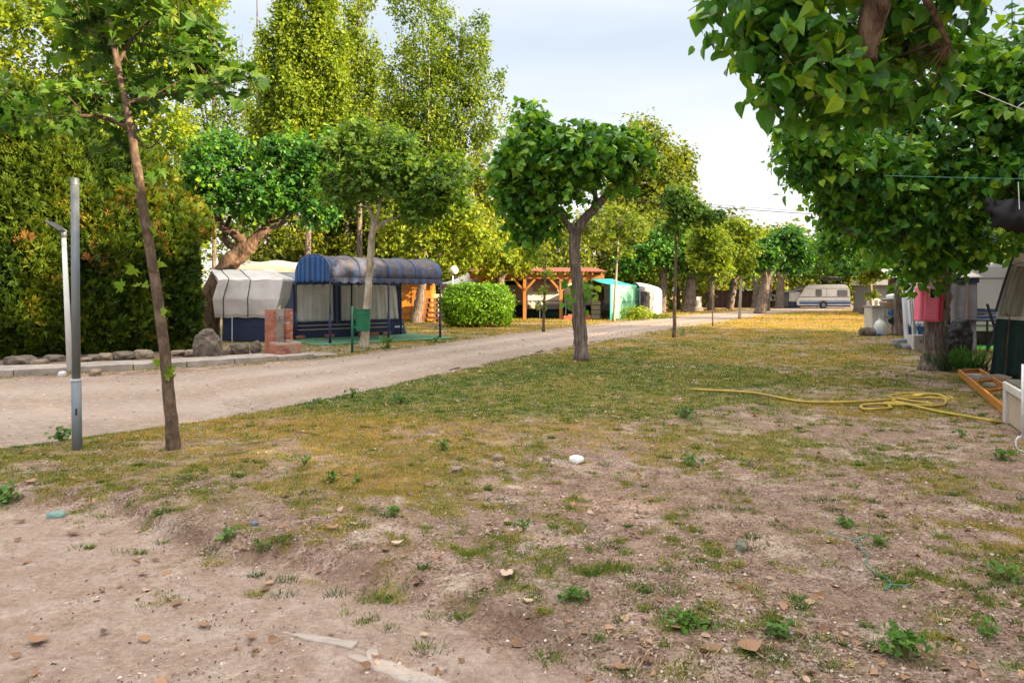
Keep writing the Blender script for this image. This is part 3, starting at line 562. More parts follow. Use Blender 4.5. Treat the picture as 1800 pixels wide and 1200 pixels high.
gb = G(1572, 563); Y = gb[1]
tree('poplar_tree', 'dark thick-trunked tree behind the white basins, third along the right-hand row', 'tree', gb,
     [([gb, P(1571, 520, Y), P(1572, 470, Y), P(1560, 440, Y)], [.36, .33, .3, .22])], [B(1520, 430, 36, 70, 40, 2), B(1580, 440, 36, 60, 34, 2), B(1470, 440, 36, 40, 26, 1.5), B(1640, 440, 36, 60, 30, 2)],
     4500, .26, T_HEART2, HE, M['bark_old'], 62, per=10, sig=.3, fill=2.3, ntw=20, bias=.05, seg=20, ridge=.09)

# slim young trees along the road
def young(px, pb, top, blobs, label, n, seed, lm, size=.14, r=.055, bark='bark_young', lean=0, group='young trees planted along the road', tl=T_PLANE):
    gb = G(px, pb); Y = gb[1]
    tree('young_tree', label, 'tree', gb, [([gb, P(px + lean * .3, (pb * 2 + top) / 3, Y), P(px + lean * .7, (pb + top * 2) / 3, Y), P(px + lean, top, Y)], [r, r * .9, r * .75, r * .4])],
         [B(a, b, Y, c, d, max(.5, c / FOC * Y * .8)) for a, b, c, d in blobs], n, size, tl, lm, M[bark], seed, group, ntw=50, seg=24, per=9, sig=.15, fill=1.9, rough=.35, up=.8, droop=.4, ridge=.03, sides=9)
PLn, LIM = M['leaf_plane'], M['leaf_lime']
young(1185, 593, 350, [(1200, 370, 40, 30), (1185, 345, 22, 16), (1235, 385, 34, 16), (1185, 405, 26, 16), (1218, 372, 40, 16), (1262, 378, 14, 9)], 'slim young tree at the road bend with one thin branch reaching right', 2600, 71, PLn, .15, .062, lean=5)
young(955, 583, 420, [(955, 510, 8, 10), (950, 535, 6, 8), (950, 450, 24, 24), (940, 420, 30, 22), (965, 485, 10, 10)], 'thin young tree standing in front of the caravan under the pergola', 900, 72, LIM, .13, .055, lean=6)
young(1079, 565, 385, [(1095, 395, 44, 26), (1070, 420, 36, 22), (1120, 405, 26, 22), (1080, 375, 24, 14), (1090, 445, 18, 10)], 'young tree with pale stem in front of the green mesh screen', 3200, 73, LIM, .16, .07, 'bark_pale', 9)
young(1253, 573, 440, [(1250, 440, 38, 40), (1240, 410, 24, 18), (1262, 470, 26, 20), (1225, 450, 20, 18)], 'very thin stemmed young tree with a bright lime crown, left of the pale-stemmed one', 3600, 74, LIM, .17, .032, lean=-2)
young(1300, 560, 430, [(1300, 440, 30, 30), (1290, 405, 22, 20), (1318, 415, 20, 18), (1305, 475, 22, 14)], 'young tree with sunlit pale stem at the lawn corner before the old row of trees', 3400, 75, LIM, .2, .085, 'bark_pale', 6)
young(1532, 563, 470, [(1532, 485, 20, 14), (1545, 478, 22, 12), (1520, 490, 14, 10), (1534, 520, 5, 8)], 'sunlit yellow-green young tree in front of the two massive trunks', 1300, 76, LIM, .19, .10, 'bark_pale', -2, tl=T_HEART2)

# old pollarded trees along the far side of the road
def old(px, pb, fork, wpx, blobs, label, n, seed, lean=0, lm=HE, size=.26, bias=0, bark='bark_old', name='old_tree', group='old pollarded trees along the road'):
    gb = G(px, pb); Y = gb[1]; r = wpx / 2 / FOC * Y
    tree(name, label, 'tree', gb, [([gb, P(px + lean * .5, (pb + fork) / 2, Y), P(px + lean, fork, Y)], [r * 1.1, r, r * .85]), ([P(px + lean, fork + 3, Y), P(px + lean + 16, fork - 20, Y), P(px + lean + 34, fork - 38, Y)], [r * .55, r * .25]),
         ([P(px + lean, fork + 3, Y), P(px + lean - 10, fork - 22, Y), P(px + lean - 26, fork - 44, Y)], [r * .55, r * .25])],
         [B(a, b, Y, c, d, c / FOC * Y * .9) for a, b, c, d in blobs], n, size, T_HEART2, lm, M[bark], seed, group, ntw=16, seg=16, per=10, sig=.26, fill=2.4, bias=bias, ridge=.09)
old(731, 567, 478, 17, [(760, 430, 60, 48), (710, 400, 60, 46), (815, 405, 50, 46), (780, 370, 60, 40), (850, 440, 44, 30), (800, 465, 40, 16)], 'leaning grey tree trunk in front of the orange wooden door', 9000, 81, 14, size=.2, bias=.2, lm=LIM)
old(876, 563, 490, 15, [(880, 440, 40, 34), (905, 460, 30, 28), (860, 470, 26, 18), (905, 420, 30, 24)], 'tree rising behind the round bush, with sunlit leaves touching the pergola', 5200, 82, 4, size=.2, bias=.25, lm=LIM)
old(1163, 549, 478, 14, [(1140, 455, 44, 34), (1180, 440, 40, 36), (1110, 465, 34, 24), (1165, 420, 30, 22)], 'leaning dark tree right of the grey tent with the rolled flap', 5600, 83, 4, size=.26, bias=.05)
old(1209, 549, 490, 19, [(1215, 450, 40, 36), (1190, 470, 30, 22), (1240, 470, 28, 26)], 'thick leaning trunk left of the white utility box', 4600, 84, 7, size=.28, bias=.05, lm=PLn)
old(1250, 545, 495, 12, [(1260, 455, 34, 30), (1285, 430, 30, 26), (1240, 430, 30, 22)], 'straight brown trunk just right of the white utility box', 3800, 85, 0, bias=.2, lm=LIM)
old(1283, 544, 490, 11, [(1290, 450, 30, 26), (1315, 470, 26, 18)], 'dark leaning trunk in the row before the brown fence', 3000, 86, 8, bias=.05)
old(1326, 541, 500, 10, [(1330, 450, 30, 24), (1350, 425, 26, 20)], 'slim pale trunk immediately left of the largest dark leaning tree', 2600, 87, 3, bias=.1, lm=LIM)
old(1336, 551, 488, 17, [(1350, 440, 40, 26), (1395, 440, 36, 26), (1335, 460, 24, 20), (1380, 420, 34, 18), (1410, 455, 22, 16)], 'dark leaning tree at the end of the lawn with a dense round crown', 7500, 88, 12, bias=-.1)
old(1347, 546, 490, 9, [(1372, 462, 28, 16), (1400, 470, 26, 14)], 'second trunk tucked behind the dark leaning tree', 1800, 89, 8, bias=-.1)
old(1369, 542, 492, 14, [(1430, 450, 26, 30), (1405, 480, 34, 14), (1440, 470, 22, 20)], 'tree standing right beside the white sign on the fence', 3800, 90, 4, bias=.1, lm=PLn)
old(1512, 549, 480, 19, [(1480, 450, 44, 36), (1450, 430, 26, 22), (1500, 420, 46, 30)], 'left one of the two massive ribbed trunks beside the far caravan', 4600, 91, 0, bias=0)
old(1524, 552, 480, 17, [(1540, 440, 40, 30), (1500, 470, 30, 12)], 'right one of the two massive ribbed trunks, partly hidden by the sunlit young tree', 2800, 92, 2, bias=0)
# trunks among the crowns behind the canopy
old(583, 556, 440, 9, [(600, 400, 56, 40), (560, 420, 46, 34)], 'upright brown trunk rising behind the blue striped canopy', 3200, 93, 0, size=.24, bias=.1)
old(620, 556, 440, 8, [(650, 420, 50, 34), (690, 440, 40, 26)], 'leaning brown trunk behind the blue canopy, right of the upright one', 3000, 94, 10, size=.24, bias=.2, lm=LIM)

# ---- tall background trees
def tall(name, label, px, Y, top, bot, half, n, seed, lm, cols=None, size=.2, group=None, trunkw=.3, fork=None, rough=.35, fill=2.0, bias=0, sig=.3, bark='bark_pale', stems=()):
    base = np.array([(px - 900) / FOC * Y, Y, 0]); bl = []
    cols = cols or [(0, top, half)]
    for dx, tp, hw in cols:
        m = max(4, int((bot - tp) / (hw * .8)))
        for i in range(m):
            f = i / (m - 1); prof = (math.sin(min(1, (1 - f) * 1.15 + .1) * math.pi * .5) ** .8 * (1 if f < .8 else .9)) * (.45 + .55 * min(1, (f * 2.2 + .15)))
            bl.append(B(px + dx * (1 - .2 * f), tp + f * (bot - tp), Y, hw * (.35 + .65 * math.sin(math.pi * min(.85, f * .75 + .12))), (bot - tp) / m * .9, None))
    tr = [([base, P(px, bot + 20, Y), P(px, (top + bot) / 2, Y), P(px + 2, top + 30, Y)], [trunkw, trunkw * .8, trunkw * .45, .04])]
    for dx0, y0, dx1, y1, r in stems: tr.append(([P(px + dx0, y0, Y), P(px + dx0 * .6 + dx1 * .4, (y0 + y1) / 2, Y - .3), P(px + dx1, y1, Y - .5)], [r, .03]))
    tree(name, label, 'tree', base, tr, bl, n, size, T_HEART2 if size > .3 else T_DIA, lm, M[bark], seed, group, ntw=40, seg=22, per=14, sig=sig, fill=fill, rough=rough, bias=bias, up=.4, droop=.4, wild=1.0)
PO, FA = M['leaf_poplar'], M['leaf_far']
def poplar(name, label, px, Y, limbs, n, seed, lm, size, wid, bark='bark_old', trunk=None, tr=.2, up=1.1, per=12, gap=.15, bias=0):
    """limbs: (x0, y0, x1, y1, half width) in picture units at depth Y; foliage hangs in plumes along each rising limb"""
    g = np.random.default_rng(seed); base = np.array([(px - 900) / FOC * Y, Y, 0]); t = thing(name, label, 'tree', base); mb = MB(); s_ = Y / FOC
    tp = spline([base, P(px + 2, 380, Y), P(px, 200, Y), P(*(trunk or (px, -60)), Y)], 26); mb.tube(tp, np.linspace(tr, .035, 26), 9, .05, seed=seed)
    C0, O0, K0, F0 = [], [], [], []; kid = 0; wts = np.array([l[4] * abs(l[1] - l[3]) for l in limbs], float); wts /= wts.sum()
    for (x0, y0, x1, y1, hw), ww in zip(limbs, wts):
        dy0, dy1 = g.uniform(-.4, .4), g.uniform(-1, 1) * hw * s_ * 1.6; a = P(px + x0, y0, Y + dy0); b = P(px + x1, y1, Y + dy1); m_ = (a + b) / 2 + np.array([(b - a)[0] * .18, 0, -(b - a)[2] * .02]); lp = spline([a, m_, b], 24)
        mb.tube(lp, np.linspace(max(.02, hw * s_ * .055), .008, 24), 6, .03, seed=seed + kid)
        m = max(6, int(n * ww / per)); f = g.beta(1.5, 1.15, m); lo = g.uniform(.02, .2); f = lo + (1 - lo) * f; keep = fbm(f * 9 + kid * .7, f * 0 + seed, 2) > gap; f = f[keep]; m = len(f)
        cpt = np.array([np.interp(f, np.linspace(0, 1, 24), lp[:, k]) for k in range(3)]).T; prof = np.sin(np.pi * np.clip(f * .80 + .16, 0, 1)) ** .8 * (.75 + .6 * fbm(f * 13 + kid, f * 0 + 3, 2)); ang = g.uniform(0, 6.283, m)
        rad = (g.random(m) ** .55) * prof * hw * s_; d = np.c_[np.cos(ang), np.sin(ang), np.full(m, .1)]; ctr = cpt + d * rad[:, None] + np.c_[np.zeros((m, 2)), rad * up * .9]
        # each cluster is a short rising shoot
        L_ = g.uniform(.25, .6, m) * wid; fr = g.random((m, per)); ax = norm(d * .6 + np.array([0, 0, up])); q = ctr[:, None] + ax[:, None] * (L_[:, None] * (fr - .4))[..., None] + g.normal(0, wid * .125, (m, per, 3))
        C0.append(q.reshape(-1, 3)); O0.append((d[:, None] + g.normal(0, .6, (m, per, 3))).reshape(-1, 3)); K0.append(np.repeat(np.arange(m) + kid, per)); F0.append((fr + .0).reshape(-1)); kid += m
    c, o, K, F = np.concatenate(C0), norm(np.concatenate(O0)), np.concatenate(K0), np.concatenate(F0); k = len(c); ct = g.normal(0, .22, kid + 5)
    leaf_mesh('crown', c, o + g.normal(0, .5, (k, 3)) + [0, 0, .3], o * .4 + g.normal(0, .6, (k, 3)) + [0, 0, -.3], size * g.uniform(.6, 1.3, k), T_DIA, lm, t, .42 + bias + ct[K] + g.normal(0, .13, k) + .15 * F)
    mb.build('trunk', M[bark], t, smooth=True); return t
g = np.random.default_rng(12)
def plumes(cols, per_col, hwf, y0):
    L_ = []
    for x, top, hw in cols:
        L_.append((x * .25, y0, x, top, hw * .55))
        for i in range(per_col):
            f = (i + g.random()) / per_col; yy = top + (y0 - top) * (.12 + .75 * f); xe = x + g.uniform(-1, 1) * hw * (.75 + .2 * f); L_.append((x * .35 + (xe - x) * .2, min(y0, yy + g.uniform(90, 170)), xe, yy + g.uniform(-30, 20), hw * hwf * g.uniform(.7, 1.2)))
    return L_
poplar('lombardy_poplar', 'dense sunlit columnar poplar with several upright stems, behind the old gnarled tree', 540, 36, plumes([(-82, 50, 26), (-48, -80, 30), (0, -170, 40), (42, -60, 34), (60, 60, 26), (-15, 120, 60)], 11, .42, 300), 62000, 101, PO, .19, 1.4, tr=.2, bias=.2)
poplar('lombardy_poplar', 'narrower columnar poplar squeezed between the dense one and the airy white poplar', 630, 38.5, plumes([(0, -110, 28), (24, 10, 26), (-12, 150, 34)], 10, .45, 340), 20000, 102, PO, .19, 1.3, tr=.2, bias=.15, gap=.3)
wl = [(-2, 420, -50, -90, 30), (0, 420, 8, -140, 34), (2, 420, 62, -60, 34), (4, 400, 100, 30, 32), (2, 380, 132, 130, 26), (0, 360, 150, 190, 20), (-4, 380, -30, 60, 30), (-2, 380, -72, 130, 26), (4, 380, 40, 90, 34), (4, 360, 84, 160, 34), (2, 360, 20, 190, 40), (0, 350, -50, 220, 32), (6, 350, 110, 240, 34), (0, 350, 60, 260, 36), (0, 400, -20, -60, 26), (3, 400, 34, -20, 30), (3, 390, 72, 40, 30)]
wl += [(g.uniform(-5, 10), g.uniform(330, 420), g.uniform(-75, 140), g.uniform(60, 280), g.uniform(16, 30)) for _ in range(12)]
poplar('white_poplar', 'tall airy poplar whose pale stems fan out, at the centre-left of the skyline', 748, 40.5, wl, 50000, 103, PO, .19, 1.3, bark='bark_pale', tr=.12, bias=.02, gap=.36, trunk=(735, -120))
poplar('thin_poplar', 'sparse thin poplar left of the dense columnar poplars, with sky showing through', 375, 33, [(0, 320, -40, -80, 36), (0, 320, 10, -20, 30), (0, 300, 52, 60, 18), (0, 300, 60, 170, 20), (-4, 300, -70, 60, 34), (0, 280, 26, 120, 26), (0, 290, -20, 120, 36), (2, 280, 76, 120, 12), (0, 300, -60, 160, 30), (0, 300, 40, 220, 26)], 13000, 104, PO, .14, 1.2, bark='bark_old', tr=.12, bias=-.1, gap=.4)
poplar('thin_poplar', 'slim dark poplar spire behind the bare twigs in the gap of sky', 452, 44, [(0, 330, 0, 95, 10), (0, 330, -12, 190, 13), (0, 330, 10, 200, 13), (0, 320, -22, 240, 12), (0, 320, 20, 250, 12), (0, 300, 34, 110, 3), (0, 280, -18, 120, 3)], 5000, 105, PO, .18, 1.2, bark='bark_old', tr=.1, bias=-.2, gap=.2)
# great sunlit tree behind the hedge, top left
Y = 25.5; base = np.array([-16.5, Y + 1, 0])
tree('linden_tree', 'large yellow-green tree rising behind the conifer hedge in the top left corner', 'tree', base, [([base, (-16.4, Y, 6), (-16, Y, 10), (-15.8, Y, 14)], [.22, .18, .12, .05]), ([(-16.4, Y, 6), (-18, Y - 1, 9), (-20, Y - 1, 12)], [.2, .06]), ([(-16.2, Y, 7), (-14, Y - 1, 10), (-13.2, Y - 1, 12)], [.15, .05])],
     [B(60, 60, 24.6, 130, 90, 2.2), B(200, 110, 25, 120, 80, 2.2), B(300, 60, 25.6, 80, 70, 1.8), B(-40, 160, 24.6, 120, 90, 2.0), B(80, 180, 25, 110, 60, 1.8), B(260, 220, 25.4, 90, 60, 1.5), B(150, -60, 25, 180, 90, 2.5), B(-120, -40, 25, 140, 110, 2.5), B(330, 260, 25.5, 50, 40, 1.2), B(330, 10, 25.5, 60, 50, 1.4), B(60, 240, 24.4, 90, 40, 1.2), B(150, 285, 24.2, 50, 30, .9), B(150, 245, 24.4, 90, 44, 1.3), B(215, 270, 24.6, 60, 40, 1.2)],
     40000, .17, T_HEART2, LIM, M['bark_old'], 111, per=14, sig=.28, fill=2.2, rough=.3, ntw=30, bias=.12)
# bank of trees that closes the background
def back(px, Y, top, half, hgt, n, seed, lm, label, cat='tree', name='background_tree', bias=0, size=None, grp='trees closing the background'):
    base = np.array([(px - 900) / FOC * Y, Y, 0]); g = np.random.default_rng(seed); bl = []
    for k in range(7):
        a = k / 7 * 6.28; f = g.uniform(.35, 1)
        bl.append(B(px + math.cos(a) * half * .5, top + hgt * (.3 + .25 * f) + math.sin(a) * hgt * .22, Y + math.sin(a * 2 + 1) * 1.2, half * g.uniform(.42, .6), hgt * g.uniform(.2, .32), None))
    bl.append(B(px, top + hgt * .22, Y, half * .45, hgt * .22)); bl.append(B(px, top + hgt * .8, Y, half * .9, hgt * .3, None, .8))
    tree(name, label, 'tree', base, [([base, P(px, top + hgt * .6, Y), P(px, top + hgt * .25, Y)], [.3, .22, .08])], bl, n, size or .0065 * Y, T_DIA if (size or 1) < .3 else T_HEART2, lm, M['bark_old'], seed, grp, ntw=14, seg=12, per=14, sig=.012 * Y, fill=2.3, rough=.3, bias=bias)
back(1130, 66, 205, 82, 290, 15000, 121, FA, 'tall dark-topped domed tree on the skyline right of the forked lawn tree', name='domed_tree', bias=0, grp=None)
back(1190, 72, 262, 44, 220, 6000, 122, FA, 'lower shoulder of dark foliage right beside the domed skyline tree', name='domed_tree', bias=-.05, grp=None)
for i, (px, Y, top, half, hg, n, lm, b, lab) in enumerate([
    (250, 27, 240, 80, 260, 5000, LIM, 0, 'bright bush-like tree crown showing above the right end of the conifer hedge'),
    (330, 30, 215, 50, 300, 4200, LIM, .1, 'yellow-lit crown filling the gap behind the old gnarled tree, left part'),
    (450, 38, 330, 90, 190, 5200, FA, 0, 'low green mass of foliage under the slim dark poplar'),
    (520, 40, 250, 60, 290, 5200, FA, .15, 'tree crown below the dense columnar poplar'),
    (610, 42, 300, 80, 240, 5600, FA, -.05, 'shadowy crown behind the pale-stemmed plane tree'),
    (585, 47, 170, 60, 330, 7000, FA, .05, 'dim tall crown filling the space between the two poplar groups'),
    (680, 48, 150, 60, 350, 7000, FA, .05, 'tall crown standing behind the left stems of the airy white poplar'),
    (700, 42, 330, 80, 220, 5600, FA, -.1, 'dark crown above the blue canopy roof'),
    (790, 44, 330, 80, 220, 6000, FA, .05, 'leafy mass behind the globe lamp'),
    (850, 46, 280, 60, 260, 5200, FA, .2, 'sunlit crown filling the space left of the forked lawn tree'),
    (890, 48, 340, 70, 200, 5200, FA, .1, 'brownish crown right above the pergola roof'),
    (965, 50, 380, 80, 170, 5600, FA, .1, 'low yellowish crown behind the forked trunk'),
    (1050, 54, 370, 70, 180, 5200, FA, .05, 'foliage behind the turquoise tent roof'),
    (1120, 56, 400, 60, 150, 4600, FA, -.05, 'dark foliage behind the grey tent'),
    (1190, 60, 380, 60, 165, 4600, FA, .1, 'crown behind the slim young tree at the bend'),
    (1240, 72, 378, 50, 160, 4000, FA, .15, 'bright crown above the utility box'),
    (1290, 74, 378, 40, 160, 3800, FA, .0, 'crown with a small peak left of the sky gap'),
    (1340, 80, 402, 40, 130, 3600, FA, .1, 'crown in the middle of the far tree line'),
    (1368, 84, 398, 16, 120, 1400, FA, -.1, 'small pointed crown standing over the far tree line'),
    (1400, 84, 410, 40, 125, 3600, FA, .05, 'crown above the brown fence, right of the pointed one'),
    (1450, 86, 425, 40, 110, 3600, FA, -.05, 'crown behind the far caravan'),
    (1510, 84, 430, 50, 110, 3800, FA, .1, 'crown behind the two massive trunks'),
    (1580, 70, 420, 60, 120, 4000, FA, .1, 'light green crown behind the right-hand row'),
    (1680, 50, 400, 80, 130, 4600, FA, .3, 'yellow-green crown glowing above the white caravan roof'),
    (1790, 44, 380, 70, 140, 4200, FA, .3, 'yellow-green crown at the right edge above the caravans')]):
    back(px, Y, top, half, hg, n, 130 + i, lm, lab, bias=b)
# unseen trees added to the right and behind to shade lawn and caravans
SH = [(10.5, 5.0, 9, 3.4), (12.2, 8.0, 12, 3.6), (9.3, -1.1, 10, 3.6), (14.8, 2.8, 13, 3.8), (8.5, -6.5, 11, 3.6), (20.5, 12, 15, 3.6), (26, 18.5, 12, 3), (20, 8, 14, 3.8), (14.8, 15.2, 12, 3), (42, 58, 12, 4), (33, 13, 14, 3), (19.5, -3.4, 9.5, 3)]
g0 = None
for i, (x, y, h, r) in enumerate(SH):
    if i in (0, 1):
        bl = [((x + math.cos(a) * r * .45, y + math.sin(a) * r * .45, h * (.3 + .1 * (k % 3) + .12 * (k // 3))), (r * .62, r * .62, h * .17), 1) for k, a in enumerate(np.arange(9) * 2.4)]
        g0 = tree('shade_tree', 'unseen broad leafy tree added beyond the right edge to shade the scene', 'tree', (x, y, 0), [([(x, y, 0), (x + .1, y, h * .3), (x, y + .2, h * .8)], [.28, .22, .06])], bl, 15000, .34, T_HEART2, PLn, M['bark_old'], 160 + i, 'shade trees right of the camera', ntw=10, seg=10, per=12, sig=.4, fill=1.9)
    else: dup(g0, (x, y, 0), rz=i * 1.3, sc=h / 14)

# ---- conifer hedge
def spray_hedge(name, label, cat, outline, seed, n, hfun, thick, base=(-11, 17, 0), size=.26):
    """outline: ground polyline of the front face"""
    g = np.random.default_rng(seed); t = thing(name, label, cat, base); o = np.array(outline, float)
    ln = np.r_[0, np.cumsum(np.hypot(*np.diff(o, axis=0).T))]
    def at(s): return np.stack([np.interp(s, ln, o[:, 0]), np.interp(s, ln, o[:, 1])], -1)
    def surf(s, v, dep=0.0):
        p = at(s); d = at(np.minimum(s + .2, ln[-1])) - at(np.maximum(s - .2, 0)); d /= np.linalg.norm(d, axis=-1, keepdims=True); nn = np.stack([d[..., 1], -d[..., 0]], -1)
        H = hfun(s, ln[-1]); z = v * H
        cols = .38 * np.abs(np.sin(s * 1.55 + .8 * np.sin(s * .7) + .35 * v)) ** .8 + .5 * (fbm(s * 1.3, z * .9 + seed, 4) - .5) + .22 * (fbm(s * 4, z * 3.5, 2) - .5)
        rnd = (1 - np.clip((v - .55) / .45, 0, 1) ** 2.2 * .95 - .15 * np.clip((.12 - v) / .12, 0, 1))
        off = (thick * rnd + cols * (.5 + .5 * rnd)) - thick + dep
        q = p + nn * off[..., None]; return np.stack([q[..., 0], q[..., 1], z], -1), np.stack([nn[..., 0], nn[..., 1], 0 * z + .15 + .9 * np.clip(v - .6, 0, 1)], -1)
    # dense twig core
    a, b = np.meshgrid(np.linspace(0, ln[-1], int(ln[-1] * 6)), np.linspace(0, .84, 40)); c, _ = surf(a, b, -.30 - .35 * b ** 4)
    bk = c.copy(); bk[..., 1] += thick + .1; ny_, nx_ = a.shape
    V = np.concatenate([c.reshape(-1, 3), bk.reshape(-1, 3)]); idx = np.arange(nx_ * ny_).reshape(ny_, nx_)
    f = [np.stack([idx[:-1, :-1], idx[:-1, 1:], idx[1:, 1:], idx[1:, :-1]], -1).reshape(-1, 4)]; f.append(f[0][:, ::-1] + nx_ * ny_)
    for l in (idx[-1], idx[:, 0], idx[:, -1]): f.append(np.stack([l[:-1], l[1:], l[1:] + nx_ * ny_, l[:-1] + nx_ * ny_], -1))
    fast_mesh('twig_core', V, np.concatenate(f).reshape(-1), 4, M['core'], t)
    s = g.uniform(0, ln[-1], n); v = g.random(n) ** .95; c, nn = surf(s, v, 0); c += norm(nn) * g.uniform(-.22, .12, n)[:, None] + np.c_[np.zeros(n), (v > .84) * g.uniform(0, 1.5, n), g.normal(0, .10, n) * (v > .9)]
    # each spray is a feathered fan of five slim leaflets
    up = np.array([0, 0, 1.0]); ax = norm(nn * 1.0 + up * g.uniform(-.2, 1.1, n)[:, None] + g.normal(0, .45, (n, 3))); nr = norm(np.cross(ax, g.normal(0, 1, (n, 3)) + nn * .3))
    sd = np.cross(ax, nr); C_, N_, T_, S_, K_ = [], [], [], [], []
    pt = (fbm(s * 1.2 + 30, v * 5 + 2, 4) - .5) * 1.5; tone = np.clip(.42 + pt + g.normal(0, .16, n), 0, .86); br = (fbm(s * 1.7 + 60, v * 7 + 9, 3) > .735) & (g.random(n) < .5); tone = np.where(br, g.uniform(.9, 1, n), tone)
    sz = size * g.uniform(.55, 1.25, n)
    for k, (al, sc_, st) in enumerate([(0, 1.0, 0), (.62, .62, .18), (-.62, .62, .18), (.5, .5, .45), (-.5, .5, .45)]):
        C_.append(c + ax * (sz * st)[:, None]); T_.append(ax * math.cos(al) + sd * math.sin(al)); N_.append(nr + g.normal(0, .2, (n, 3))); S_.append(sz * sc_); K_.append(tone)
    leaf_mesh('foliage', np.concatenate(C_), np.concatenate(N_), np.concatenate(T_), np.concatenate(S_), T_SLIM, M['cypress'], t, np.concatenate(K_))
    return t
hh = lambda s, L: 6.8 + .5 * np.sin(s * .55 + 1) + .8 * (fbm(s * .9, s * 0 + 4, 3) - .5) - 1.6 * smooth01(L - 3.2, L - .4, s) + .5 * np.abs(np.sin(s * 1.55)) 
hedge = spray_hedge('conifer_hedge', 'tall shaggy conifer hedge with brown and yellow patches, behind the stone-edged bed', 'hedge', [(-40, 13.4), (-22, 14.4), (-15, 14.9), (-12, 15.4), (-10.2, 16.6), (-9.3, 17.8)], 5, 110000, hh, .9, size=.25)
spray_hedge('cypress_tree', 'narrow upright cypress at the right end of the conifer hedge, next to the tarpaulin-covered trailer', 'tree', [(-9.5, 17.9), (-9.0, 18.0), (-8.85, 18.9)], 9, 9000, lambda s, L: 3.9 + .3 * np.sin(s * 3) + 0 * s, .35, base=(-9.2, 18.4, 0), size=.2)
# clipped round laurel bush
bc = np.array([(838 - 900) / FOC * 31, 31.0, .92]); tb = thing('round_bush', 'clipped round glossy green bush between the blue canopy and the pergola', 'bush', (bc[0], bc[1], 0))
g = np.random.default_rng(77); n = 15000; d = norm(g.normal(size=(n, 3))); d[:, 2] = np.where(d[:, 2] < -.75, -d[:, 2], d[:, 2])
sq = (np.abs(d) ** 3.2).sum(1) ** (-1 / 3.2); r = sq * (1 + .05 * g.normal(size=n) + .16 * (g.random(n) > .97) * g.random(n)) * (.97 + .34 * (fbm(d[:, 0] * 3 + 5, d[:, 2] * 3 + d[:, 1] * 2) - .5))
c = bc + d * r[:, None] * np.array([1.52, 1.4, .95]); ok = c[:, 2] > .08; c, d = c[ok], d[ok]; n = len(c)
leaf_mesh('foliage', c, d + g.normal(0, .6, (n, 3)), d * .5 + np.array([0, 0, .4]) + g.normal(0, .7, (n, 3)), g.uniform(.08, .16, n), T_DIA, M['bush'], tb, g.normal(.45, .22, n))
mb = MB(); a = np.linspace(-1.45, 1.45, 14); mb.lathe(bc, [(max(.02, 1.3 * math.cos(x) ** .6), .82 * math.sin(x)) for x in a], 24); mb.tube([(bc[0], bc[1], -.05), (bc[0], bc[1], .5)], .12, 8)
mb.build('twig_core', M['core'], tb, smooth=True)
# ------------------------------------------------------------------ materials of the things
M['galv'] = plain('galvanised_steel', (.17, .20, .24), .5, .15, 4, metal=.35, bump=.1, dirt=(.22, .21, .2), stretch=(3, 3, .6))
M['white_metal'] = plain('white_painted_metal', (.60, .62, .63), .45, .08, 3)
M['dark_metal'] = plain('dark_painted_metal', (.022, .025, .036), .5, .3, 5)
M['stone'] = plain('rough_stone', (.13, .105, .085), .95, .5, 3, bump=1.0, dirt=(.07, .06, .05))
M['stone_pale'] = plain('pale_stone', (.22, .17, .13), .95, .3, 4, bump=1.0, dirt=(.22, .17, .13))
M['tarp'] = plain('grey_white_tarp', (.64, .62, .62), .75, .08, 2.5, bump=.12, dirt=(.33, .30, .27))
M['tarp_warm'] = plain('weathered_tarp', (.50, .47, .43), .8, .15, 2.5, bump=.12, dirt=(.24, .2, .16))
M['navy'] = plain('navy_canvas', (.018, .028, .075), .75, .3, 3, bump=.2)
M['blue_grey'] = plain('blue_grey_canvas', (.11, .14, .22), .8, .15, 2.5, bump=.15)
M['grey_canvas'] = plain('grey_canvas', (.20, .20, .235), .85, .15, 2.5, bump=.15, dirt=(.13, .12, .12))
M['curtain'] = plain('pale_curtain', (.52, .49, .47), .9, .1, 2.5, bump=.1)
M['black'] = plain('black_cloth', (.012, .012, .016), .8, .4, 4, bump=.3)
M['cream'] = plain('cream_trim', (.5, .43, .3), .7, .1, 3)
M['green_mat'] = plain('green_ground_mat', (.06, .20, .12), .95, .25, 5, bump=.6, dirt=(.2, .17, .11))
M['bin'] = plain('green_plastic', (.006, .13, .06), .45, .2, 5, dirt=(.03, .09, .05))
M['orange_wood'] = plain('orange_varnished_wood', (.50, .19, .03), .5, .22, 2.2, stretch=(6, 6, .5), bump=.2)
M['pine_wood'] = plain('stained_pine_beam', (.36, .15, .04), .55, .2, 3, stretch=(1, 1, 1), bump=.2)
M['terracotta'] = plain('terracotta_tiles', (.36, .11, .07), .8, .25, 4, bump=.4)
M['brown_wood'] = plain('brown_wood', (.20, .09, .045), .7, .3, 4, stretch=(1, 1, 5))
M['globe'] = plain('opal_globe', (.62, .58, .53), .35, .06, 3)
M['white_body'] = plain('cream_white_panel', (.66, .64, .61), .45, .06, 1.8, bump=.05, dirt=(.45, .42, .38))
M['white_blue'] = plain('cool_white_panel', (.62, .66, .74), .5, .06, 1.8, bump=.06)
M['white_old'] = plain('mouldy_white_panel', (.52, .52, .5), .55, .12, 2.5, bump=.1, dirt=(.22, .23, .19))
M['grey_band'] = plain('grey_band', (.17, .165, .18), .5, .1, 3)
M['blue_band'] = plain('blue_band', (.02, .09, .26), .5, .15, 3)
M['glass'] = mat('window_glass', lambda n, o: NT(n, o).surf((.10, .10, .12), .12, None, 0, .8))
M['tan_blind'] = plain('tan_window_cover', (.23, .175, .16), .6, .12, 3)
